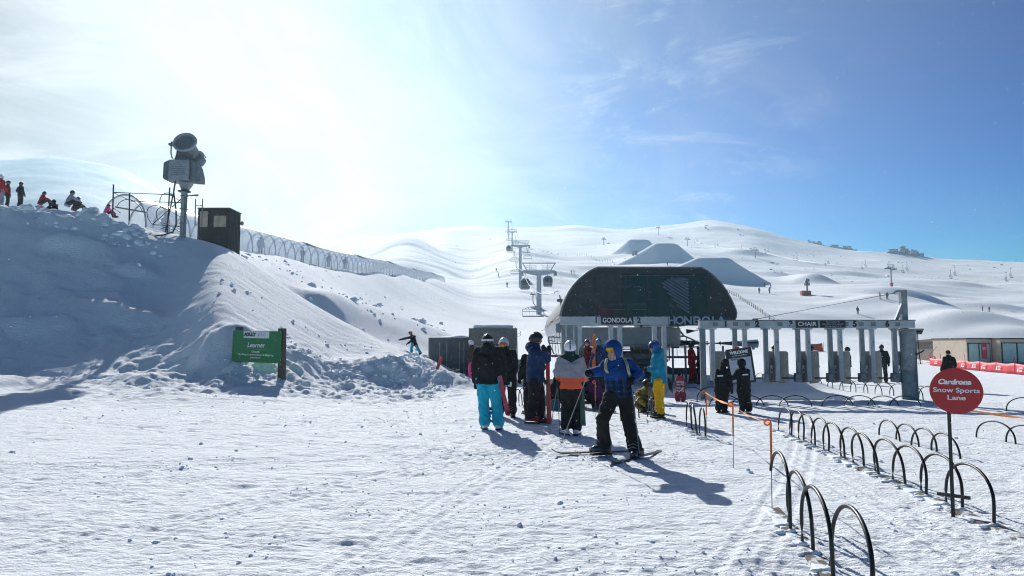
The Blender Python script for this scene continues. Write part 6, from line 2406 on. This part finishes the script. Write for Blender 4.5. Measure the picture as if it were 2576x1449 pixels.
b0, b1, b2, b3 = G0(442, 405), G0(433, 397), G0(430, 385), G0(431, 366)
MB().tube([b0, b1, b2, b3], .035, 8).build('lamp_arm', GUN, gn)
MB().ell(G0(429, 363), (.11, .10, .08)).capsule(G0(433, 358), G0(433, 366), .05, .05).build('work_lamp', GUN, gn)
MB().tube([V((cx_ - .32, -.2, c1.z + .05)), V((cx_ - .34, -.3, c1.z - .5)), V((-.26, -.24, zt * .55)), V((-.24, -.22, zt * .25)), V((-.34, -.3, .2)), V((-.7, -.5, .02)), V((-1.5, -.6, -.1))], .038, 8).build('hose', BLACKTUBE, gn)
for z_ in (.3, .62, .9):
    MB().tube([V((.175 * cos(t * pi / 8), .175 * sin(t * pi / 8), zt * z_)) for t in range(16)], .018, 6, True).build('clamp', GUN, gn)
for k in range(5):
    MB().box((cx_ - .06, -.485, (c0.z + c1.z) / 2 - .25 + .1 * k), (w_ * .36, .02, .03)).build('louvre', GUN, gn)
# side platform with ladder
p0, p1 = G0(473, 492), G0(513, 499)
pf = MB().add([V((.15, -.1, p0.z)), V((p1.x - .12, -.35, p0.z - .0)), V((p1.x, -.6, p1.z + .02)), V((.25, -.75, p1.z + .02)), V((.15, -.1, p0.z - .05)), V((p1.x - .12, -.35, p0.z - .05)), V((p1.x, -.6, p1.z - .03)), V((.25, -.75, p1.z - .03))],
              [(0, 1, 2, 3), (7, 6, 5, 4), (0, 4, 5, 1), (1, 5, 6, 2), (2, 6, 7, 3), (3, 7, 4, 0)])
pf.build('platform', GUN, gn, False)
MB().tube([G0(492, 501, -.3), G0(490.5, 567, -.3)], .028, 6).tube([G0(510, 500, -.3), G0(507.5, 567, -.3)], .028, 6).tube([G0(491.5, 517, -.3), G0(509.5, 517, -.3)], .02, 6).tube([G0(491, 541, -.3), G0(508.5, 541, -.3)], .02, 6).tube([G0(490.5, 566, -.3), G0(507.5, 566, -.3)], .02, 6).build('ladder', GUN, gn)

# ------------------------------------------------------------------ scaffold of dark tube with old racks leaning on it
Ys = 34.3
sb = P(372, 560, Ys)
sc_ = thing('scaffold_frame', 'dark tube scaffold frame left of the snow gun column', 'scaffold', (sb.x, Ys, gz1(sb.x, Ys)))
o_ = V(sc_.location)
TUB = mat('rusty_tube', (.045, .034, .034), .6, .2, .4, 20, .2)


def S0(px, py, dy=0):
    return P(px, py, Ys + dy) - o_


for a_, b_, dy in (((285.6, 464), (283.3, 540), 0), ((326, 486), (325, 555), .1), ((427, 472), (420.5, 590), -.1), ((438, 477), (416, 585), .15), ((458, 493), (457, 585), .1)):
    MB().tube([S0(*a_, dy), S0(*b_, dy)], .036, 8).build('upright', TUB, sc_)
for a_, b_ in (((285, 484), (436, 490)), ((330, 505.5), (455, 510)), ((384, 565), (455, 570)), ((428, 490), (456, 507))):
    MB().tube([S0(*a_), S0(*b_)], .030, 8).build('rail', TUB, sc_)
for a_, b_ in (((287, 485), (326, 504)), ((284, 523), (303, 535)), ((383, 565), (456, 500)), ((402, 519), (456, 546)), ((420, 562), (452, 583))):
    MB().tube([S0(*a_, .05), S0(*b_, .05)], .026, 8).build('brace', TUB, sc_)


def lean(label, pts, plank, Yv):
    """an old hoop rack seen side on: a hoop and its plank"""
    r = thing('old_rack', label, 'rack', P(pts[0][0], pts[0][1], Yv), 0, 'old hoop racks leaning on the scaffold')
    oo = V(r.location)
    cc = [P(a_, b_, Yv) - oo for a_, b_ in pts]
    fine = []
    for i in range(len(cc) - 1):
        q0, q1, q2, q3 = cc[max(0, i - 1)], cc[i], cc[i + 1], cc[min(len(cc) - 1, i + 2)]
        for k in range(5):
            t = k / 5
            fine.append(.5 * ((2 * q1) + (q2 - q0) * t + (2 * q0 - 5 * q1 + 4 * q2 - q3) * t * t + (3 * q1 - q0 - 3 * q2 + q3) * t ** 3))
    fine.append(cc[-1])
    MB().tube(fine, .018, 6).build('hoop', BLACKTUBE, r)
    if plank:
        MB().bar(P(*plank[0], Yv) - oo, P(*plank[1], Yv) - oo, .14, .06).build('plank', PLANK, r, bevel=.006)


lean('old rack with its plank high up at the left end of the scaffold', [(294, 520), (303, 508), (318, 502), (336, 505), (350, 517), (358, 531)], ((291, 521), (366, 534)), 34.6)
lean('old rack hoop curling over the top of the scaffold', [(405, 519), (402, 508), (405, 495), (414, 487), (428, 486), (436, 492), (441, 505)], None, 34.0)
lean('old rack hoop bulging left at the foot of the scaffold', [(400, 517), (386, 517), (373, 524), (370, 537), (374, 552), (384, 565)], None, 34.1)
lean('old rack hoop rounding the crossed braces of the scaffold', [(424, 528), (407, 521), (396, 528), (393, 540), (397, 552), (408, 560), (416, 562)], None, 34.2)
lean('old rack hoop half sunk in snow under the scaffold', [(402, 577), (412, 573), (424, 573), (434, 579)], None, 33.9)

# ------------------------------------------------------------------ dark hut
Yh = 37.0
hb = thing('operator_hut', 'dark timber operator hut with two windows beside the tunnel', 'hut', (P(538, 600, Yh).x, Yh, gz1(P(538, 600, Yh).x, Yh)))
hb['label'] = 'dark timber operator hut with two windows beside the snow gun and the tunnel'
o_ = V(hb.location)
HT = mat('hut_timber', (.022, .019, .017), .7, 0, .3, 6, .3, 30)
a_, b_ = P(498.5, 524.5, Yh) - o_, P(577, 524.5, Yh) - o_
dz = -1.3
wl = MB().box(((a_.x + b_.x) / 2, .8, (a_.z + dz) / 2), (b_.x - a_.x, 1.6, a_.z - dz)).build('wall', HT, hb, bevel=.012)
MB().box(((a_.x + b_.x) / 2, .8, a_.z + .02), (b_.x - a_.x + .06, 1.68, .05)).build('roof', mat('hut_roof', (.06, .055, .05), .7), hb)
WG = mat('warm_glass', (.40, .33, .24), .25, 0, .3, 3, 0, spec=.5)
for x0, x1, y0, y1 in ((503, 524, 531.5, 571), (538, 570, 543, 571)):
    p, q = P(x0, y1, Yh) - o_, P(x1, y0, Yh) - o_
    f_ = MB().box(((p.x + q.x) / 2, -.008, (p.z + q.z) / 2), (q.x - p.x + .06, .05, q.z - p.z + .06)).build('window', HT, hb)
    MB().box(((p.x + q.x) / 2, -.038, (p.z + q.z) / 2), (q.x - p.x, .016, q.z - p.z)).build('pane', WG, f_)
for k in range(8):
    MB().box((b_.x + .012, .1 + .2 * k, (a_.z + dz) / 2), (.024, .03, a_.z - dz)).build('batten', HT, hb)
MB().box(((a_.x + b_.x) / 2 + .02, -.012, a_.z - 1.02), (b_.x - a_.x, .024, .05)).build('ledge', HT, hb)
MB().ell(P(609, 562, Yh + 1.7) - o_, (.10, .06, .13)).build('bell', mat('pink_bell', (.35, .22, .24), .5), hb)
# ------------------------------------------------------------------ park jumps of shaped snow
def jump(Yv, tl, tr, front=.95, side=.55, seed=0):
    """tl, tr: ends of the lip in the picture; a pushed-up wedge of snow that slumps into the slope all round"""
    A_, B_ = P(*tl, Yv), P(*tr, Yv)
    xc, w, top = (A_.x + B_.x) / 2, B_.x - A_.x, A_.z
    H_ = 12 * Yv / 250
    gx = np.linspace(xc - w / 2 - 3.2 * H_, xc + w / 2 + 3.2 * H_, 150)
    gyv = np.linspace(Yv - 2.2 * H_, Yv + 4.5 * H_, 110)
    X, Yy = np.meshgrid(gx, gyv, indexing='ij')
    zt = gz(X.ravel(), Yy.ravel()).reshape(X.shape)
    sp = lambda v, k: k * np.log1p(np.exp(np.clip(v / k, -30, 30)))
    k = H_ * .05
    wob = vn(X / H_ * 1.3 + seed, Yy / H_ * 1.1)
    zw = top - sp(-(X - xc) - w / 2 + wob * H_ * .12, k) * side * .8 - sp((X - xc) - w / 2 + wob * H_ * .12, k) * side * 1.15 - sp(Yv - Yy + wob * H_ * .06, k) * front - sp(Yy - Yv - H_ * .6, k) * .35 + wob * H_ * .02
    d = zw - (zt - .1)
    z = zt - .1 + sp(d, H_ * .06) - .04 * H_
    me = bpy.data.meshes.new('snow_jump')
    vs = np.stack([X, Yy, z], -1).reshape(-1, 3)
    n2 = X.shape[1]
    i = np.arange(X.shape[0] - 1)[:, None] * n2
    j_ = np.arange(n2 - 1)[None, :]
    q = np.stack([i + j_, i + n2 + j_, i + n2 + j_ + 1, i + j_ + 1], -1).reshape(-1, 4)
    me.from_pydata(vs.tolist(), [], q.tolist())
    me.update()
    me.materials.append(M_SNOW)
    me.polygons.foreach_set('use_smooth', [True] * len(me.polygons))
    o = bpy.data.objects.new('snow_jump', me)
    COL.objects.link(o)
    tag(o, kind='structure')


jump(250, (1762, 642), (1830, 642), seed=1)
jump(350, (1650, 606), (1700, 606), side=.75, seed=5)
jump(450, (1586, 596), (1625, 596), side=1.0, seed=9)

# ------------------------------------------------------------------ rock outcrops on the ridge
mR, ntR, bR = _nt('ridge_rock')
NR, LR = ntR.nodes, ntR.links
geo = NR.new('ShaderNodeNewGeometry')
sx = NR.new('ShaderNodeSeparateXYZ')
LR.new(geo.outputs['Normal'], sx.inputs[0])
nzr = NR.new('ShaderNodeTexNoise')
nzr.inputs['Scale'].default_value = .35
nzr.inputs['Detail'].default_value = 6
tcr = NR.new('ShaderNodeTexCoord')
LR.new(tcr.outputs['Object'], nzr.inputs['Vector'])
adr = NR.new('ShaderNodeMath')
adr.operation = 'ADD'
LR.new(sx.outputs[2], adr.inputs[0])
LR.new(nzr.outputs['Fac'], adr.inputs[1])
rr_ = NR.new('ShaderNodeValToRGB')
rr_.color_ramp.elements[0].position = .42
rr_.color_ramp.elements[1].position = .85
rr_.color_ramp.elements[0].color = (.13, .14, .155, 1)
rr_.color_ramp.elements[1].color = (.75, .80, .86, 1)
LR.new(adr.outputs[0], rr_.inputs['Fac'])
LR.new(rr_.outputs['Color'], bR.inputs['Base Color'])
bR.inputs['Roughness'].default_value = .9


def rock(px0, px1, pt, pb, Yv, label, seed, n=7):
    rg = random.Random(seed)
    a, b = P(px0, pb, Yv), P(px1, pt, Yv)
    W, Hh = b.x - a.x, b.z - a.z
    mb = MB()
    n = n * 3
    for k in range(n):
        t = (k + .5) / n
        env = sin(pi * min(1, max(0, t * .88 + .06))) ** .6
        hh = Hh * env * rg.uniform(.35, 1.0) * (1.0 if k % 3 else .8)
        c_ = V((W * (t - .5) + rg.uniform(-.4, .4) * W / n, rg.uniform(-3, 3), hh * .35))
        mb.box(c_, (W / n * rg.uniform(1.2, 2.6), W / n * rg.uniform(1.5, 3), hh * rg.uniform(.8, 1.2)), Matrix.Rotation(rg.uniform(-.5, .5), 3, 'Y') @ Matrix.Rotation(rg.uniform(0, 3), 3, 'Z') @ Matrix.Rotation(rg.uniform(-.4, .4), 3, 'X'))
    me = blob(mb, max(.35, W / 60), 1)
    m_ = len(me.vertices)
    c_ = np.empty(m_ * 3)
    me.vertices.foreach_get('co', c_)
    c_ = c_.reshape(-1, 3)
    nn_ = np.empty(m_ * 3)
    me.vertices.foreach_get('normal', nn_)
    nn_ = nn_.reshape(-1, 3)
    d = vn(c_[:, 0] * .55 + seed, c_[:, 1] * .55, c_[:, 2] * .9) * W * .025 + vn(c_[:, 0] * 1.4, c_[:, 1] * 1.4 + seed, c_[:, 2] * 1.9) * W * .006
    c_ = c_ + nn_ * d[:, None]
    me.vertices.foreach_set('co', c_.ravel())
    me.update()
    o = put('rock_outcrop', me, mR, None, False, fix=False)
    x = (a.x + b.x) / 2
    o.location = (x, Yv, min(gz1(x, Yv) - Hh * .25, a.z))
    tag(o, label, 'rock', 'rock outcrops on the snowy ridge')


rock(2230, 2318, 608, 646, 770, 'largest rock outcrop on the ridge, at its right', 1, 8)
rock(2026, 2070, 585, 607, 830, 'jagged rock outcrop on the ridge left of the largest one', 2, 6)
rock(2052, 2150, 600, 626, 835, 'low rock slope trailing right of the jagged outcrop', 3, 9)
rock(1893, 1965, 582, 601, 880, 'rock patch below the summit hump', 4, 6)
rock(1876, 1892, 580, 589, 885, 'small rock knob below the summit hump', 5, 3)
rock(1830, 1846, 613, 621, 800, 'small rock right of the far lift chairs', 6, 3)
rock(1928, 1950, 611, 620, 780, 'flat rock patch on the slope under the jagged outcrop', 7, 3)

# ------------------------------------------------------------------ snow fences
def fence(label, pts, hgt, step, Ylim=None, m_=None):
    f0 = foot(*pts[0])
    r = thing('snow_fence', label, 'fence', f0, 0, 'snow fences on the far slopes')
    q = [foot(*p) for p in pts]
    line = []
    for i in range(len(q) - 1):
        L_ = (q[i + 1] - q[i]).length
        k = max(1, int(L_ / step))
        for j_ in range(k):
            p = q[i].lerp(q[i + 1], j_ / k)
            line.append(V((p.x, p.y, gz1(p.x, p.y))))
    line = line[:95]
    for p in line:
        MB().cyl(p - f0 + V((0, 0, -.4)), p - f0 + V((0, 0, hgt)), .07, n=5).build('post', m_ or DARKWOOD, r)
    for z in (.45, .9):
        MB().tube([p - f0 + V((0, 0, hgt * z)) for p in line], .03, 4).build('rail', m_ or DARKWOOD, r)


fence('wavy snow fence crossing the slope right of the faded lift towers', [(1328, 624), (1374, 637), (1405, 641), (1442, 641), (1494, 652), (1546, 665)], 1.5, 5)
fence('snow fence dropping down the slope right of the station roof', [(1831, 737), (1880, 765), (1925, 797), (1985, 828)], 1.0, 2.6)
fence('line of marker posts along the right-hand skyline', [(2285, 643), (2350, 648), (2420, 652), (2500, 655), (2560, 659)], 5, 22)
fence('faint fence high above the snow jumps', [(1590, 583), (1640, 582), (1650, 581)], 4, 9)

# ------------------------------------------------------------------ skiers out on the slopes
proto = person('x', V((0, 0, 0)), 0, 1.75, jacket=cloth('hazed', (.14, .13, .16)), trousers=cloth('hazed_dark', (.09, .09, .11)), hatm=H_BLACK, vox=.045, ski_boots=False)  # cloth lightened, so the haze over far skiers is painted into it
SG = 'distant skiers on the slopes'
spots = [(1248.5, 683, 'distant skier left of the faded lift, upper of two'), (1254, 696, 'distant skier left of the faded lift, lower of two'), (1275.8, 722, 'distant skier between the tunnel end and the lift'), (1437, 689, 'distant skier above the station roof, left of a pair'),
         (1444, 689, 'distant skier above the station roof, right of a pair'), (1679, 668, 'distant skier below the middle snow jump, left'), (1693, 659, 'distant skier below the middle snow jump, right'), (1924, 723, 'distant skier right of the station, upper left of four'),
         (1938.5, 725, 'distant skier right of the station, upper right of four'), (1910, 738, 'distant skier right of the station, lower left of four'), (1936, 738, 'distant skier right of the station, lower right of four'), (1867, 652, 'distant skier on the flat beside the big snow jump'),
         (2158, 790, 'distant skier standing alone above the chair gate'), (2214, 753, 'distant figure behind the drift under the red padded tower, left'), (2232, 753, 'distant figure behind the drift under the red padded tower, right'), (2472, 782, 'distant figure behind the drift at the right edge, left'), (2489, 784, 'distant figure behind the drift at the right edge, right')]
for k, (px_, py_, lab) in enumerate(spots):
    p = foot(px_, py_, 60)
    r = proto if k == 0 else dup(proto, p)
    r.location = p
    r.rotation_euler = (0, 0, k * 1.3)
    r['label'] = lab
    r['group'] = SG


def far_gun(px_, py_, h, label, red=False):
    p = foot(px_, py_, 60)
    r = thing('snow_gun', label, 'snow gun', p, 0, 'snow guns far up the slopes')
    MB().cyl((0, 0, -.5), (0, 0, h * .7), .22, n=8).build('column', GUN, r)
    MB().box((0, 0, h * .72), (1.2, 1, .8)).build('cabinet', GUN, r, bevel=.05)
    MB().tube([(0, .5, h * .86), (0, -.6, h * .98)], [.5, .55], 12).build('barrel', GUNL, r)
    if red:
        MB().box((-.5, 0, .5), (2.6, 1.5, 1.3)).build('pad', REDP, r, bevel=.1)


far_gun(1593.5, 662, 6, 'left of two far snow guns above the station roof')
far_gun(1600.5, 662, 6, 'right of two far snow guns above the station roof')
far_gun(2031, 742, 4.2, 'far snow gun with red pad on the drift above the chair gate', True)
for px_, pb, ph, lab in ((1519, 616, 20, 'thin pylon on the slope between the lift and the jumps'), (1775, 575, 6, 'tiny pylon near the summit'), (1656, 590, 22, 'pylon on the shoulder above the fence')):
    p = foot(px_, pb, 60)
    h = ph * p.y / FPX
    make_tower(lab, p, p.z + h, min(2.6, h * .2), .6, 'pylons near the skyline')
# ------------------------------------------------------------------ broken snow lying about, and flakes in the air
PH = (1 + 5 ** .5) / 2
ICO = np.array([(-1, PH, 0), (1, PH, 0), (-1, -PH, 0), (1, -PH, 0), (0, -1, PH), (0, 1, PH), (0, -1, -PH), (0, 1, -PH), (PH, 0, -1), (PH, 0, 1), (-PH, 0, -1), (-PH, 0, 1)], float)
ICO /= np.linalg.norm(ICO[0])
ICF = np.array([(0, 11, 5), (0, 5, 1), (0, 1, 7), (0, 7, 10), (0, 10, 11), (1, 5, 9), (5, 11, 4), (11, 10, 2), (10, 7, 6), (7, 1, 8), (3, 9, 4), (3, 4, 2), (3, 2, 6), (3, 6, 8), (3, 8, 9), (4, 9, 5), (2, 4, 11), (6, 2, 10), (8, 6, 7), (9, 8, 1)])
OCV = np.array([(1, 0, 0), (-1, 0, 0), (0, 1, 0), (0, -1, 0), (0, 0, 1), (0, 0, -1)], float)
OCF = np.array([(0, 2, 4), (2, 1, 4), (1, 3, 4), (3, 0, 4), (2, 0, 5), (1, 2, 5), (3, 1, 5), (0, 3, 5)])


def scatter(name, pos, size, m, flat=.65, jit=.28, base=(ICO, ICF), sink=.25, smooth=False):
    n = len(pos)
    v0, f0 = base
    k = len(v0)
    a = RS.rand(n) * 2 * pi
    vs = np.repeat(v0[None], n, 0) * (1 + jit * RS.randn(n, k, 1))
    st = np.stack([.75 + .6 * RS.rand(n), .75 + .5 * RS.rand(n), flat * (.7 + .6 * RS.rand(n))], -1)
    vs = vs * st[:, None, :] * size[:, None, None]
    c, s = np.cos(a)[:, None], np.sin(a)[:, None]
    x = vs[:, :, 0] * c - vs[:, :, 1] * s
    y = vs[:, :, 0] * s + vs[:, :, 1] * c
    vs = np.stack([x, y, vs[:, :, 2]], -1) + pos[:, None, :]
    vs[:, :, 2] += (size * flat * (1 - 2 * sink) * .5)[:, None]
    fs = (f0[None] + (np.arange(n) * k)[:, None, None]).reshape(-1, 3)
    me = bpy.data.meshes.new(name)
    me.vertices.add(n * k)
    me.vertices.foreach_set('co', vs.ravel())
    me.loops.add(fs.size)
    me.loops.foreach_set('vertex_index', fs.ravel().astype(np.int32))
    me.polygons.add(len(fs))
    me.polygons.foreach_set('loop_start', (np.arange(len(fs)) * 3).astype(np.int32))
    me.update(calc_edges=True)
    if smooth:
        me.polygons.foreach_set('use_smooth', np.ones(len(fs), bool))
    me.materials.append(m)
    o = bpy.data.objects.new(name, me)
    COL.objects.link(o)
    return tag(o, kind='stuff')


def region(n, px0, px1, Y0_, Y1_, s0, s1, pw=1.0, clump=0):
    px = RS.uniform(px0, px1, n)
    Yv = np.exp(RS.uniform(math.log(Y0_), math.log(Y1_), n)) if pw else RS.uniform(Y0_, Y1_, n)
    x = (px - CX) / FPX * Yv
    keep = np.ones(n, bool)
    if clump:
        keep = vn(x * clump + 31, Yv * clump * 1.4) + .5 * vn(x * clump * 3, Yv * clump * 3 + 9) > -.15 + .5 * RS.rand(n)
    z = gz(x, Yv)
    sz = s0 * (s1 / s0) ** (RS.rand(n) ** 2.6)
    return np.stack([x, Yv, z], -1)[keep], sz[keep]


parts = [region(9000, -100, 2700, 3.0, 20, .003, .017, 1, .9), region(1500, -100, 1700, 9, 24, .008, .036, 1, .5), region(90, -100, 2700, 4, 16, .018, .045, 1, .8),
         region(900, 560, 1120, 21, 26, .02, .11, 0, .6), region(260, 700, 1100, 22, 29, .04, .16, 0, .5), region(160, 480, 1150, 24, 30, .04, .13, 0, .6),
         region(260, -60, 560, 19.5, 23, .05, .17, 0, .5), region(240, 620, 1120, 42, 82, .08, .34, 0, .18), region(120, 560, 760, 36, 60, .06, .22, 0, .4), region(90, 1010, 1180, 25, 28, .05, .16, 0, 0)]
pos = np.concatenate([p for p, s in parts])
siz = np.concatenate([s for p, s in parts])
scatter('snow_clumps', pos, siz, M_SNOWCAP, .72, .16, sink=.35, smooth=False)
# blocks thrown up along the crest
px = np.concatenate([RS.uniform(-40, 420, 70), RS.uniform(150, 330, 26)])
Yv = RS.uniform(31.6, 33.9, len(px))
x = (px - CX) / FPX * Yv
p = np.stack([x, Yv, gz(x, Yv)], -1)
s = .05 + .23 * RS.rand(len(px)) ** 2.5
s[70:] *= 1.25
scatter('snow_blocks', p, s, M_SNOWCAP, .7, .2, sink=.55)

# small stones showing through the far slopes
n = 420
px = np.concatenate([RS.uniform(1480, 2650, n), RS.normal(1930, 70, 60), RS.normal(2080, 60, 60), RS.normal(2260, 60, 60)])
Yv = np.concatenate([np.exp(RS.uniform(math.log(260), math.log(860), n)), RS.uniform(600, 860, 60), RS.uniform(620, 830, 60), RS.uniform(600, 780, 60)])
x = (px - CX) / FPX * Yv
keep = vn(x / 40, Yv / 55 + 8) > -.05
p = np.stack([x, Yv, gz(x, Yv)], -1)[keep]
scatter('slope_stones', p, (.25 + 1.3 * RS.rand(len(px)) ** 3)[keep] * (Yv[keep] / 650), mR, .55, .25, sink=.45)

# flakes
mF, ntF, bF = _nt('flake')
bF.inputs['Base Color'].default_value = (.9, .93, .97, 1)
bF.inputs['Roughness'].default_value = .5
tl = ntF.nodes.new('ShaderNodeBsdfTranslucent')
tl.inputs['Color'].default_value = (.9, .93, .97, 1)
mx = ntF.nodes.new('ShaderNodeMixShader')
nF = ntF.nodes.new('ShaderNodeTexNoise')
ntF.links.new(nF.outputs['Fac'], mx.inputs[0])
ntF.links.new(bF.outputs[0], mx.inputs[1])
ntF.links.new(tl.outputs[0], mx.inputs[2])
ntF.links.new(mx.outputs[0], ntF.nodes['Material Output'].inputs['Surface'])
n = NFLAKE
Yv = 4 + 30 * RS.rand(n) ** .75
px = RS.uniform(-50, 2630, n)
py = np.where(RS.rand(n) < .84, RS.uniform(480, 1230, n), RS.uniform(-20, 480, n))
pos = np.array([tuple(P(a, b, c)) for a, b, c in zip(px, py, Yv)])
g = gz(pos[:, 0], pos[:, 1])
ok = pos[:, 2] > g + .05
scatter('blown_snow', pos[ok], (.0028 + .0042 * RS.rand(n) ** 3)[ok] * (.55 + Yv[ok] / 22), mF, .7, .1, (OCV, OCF))
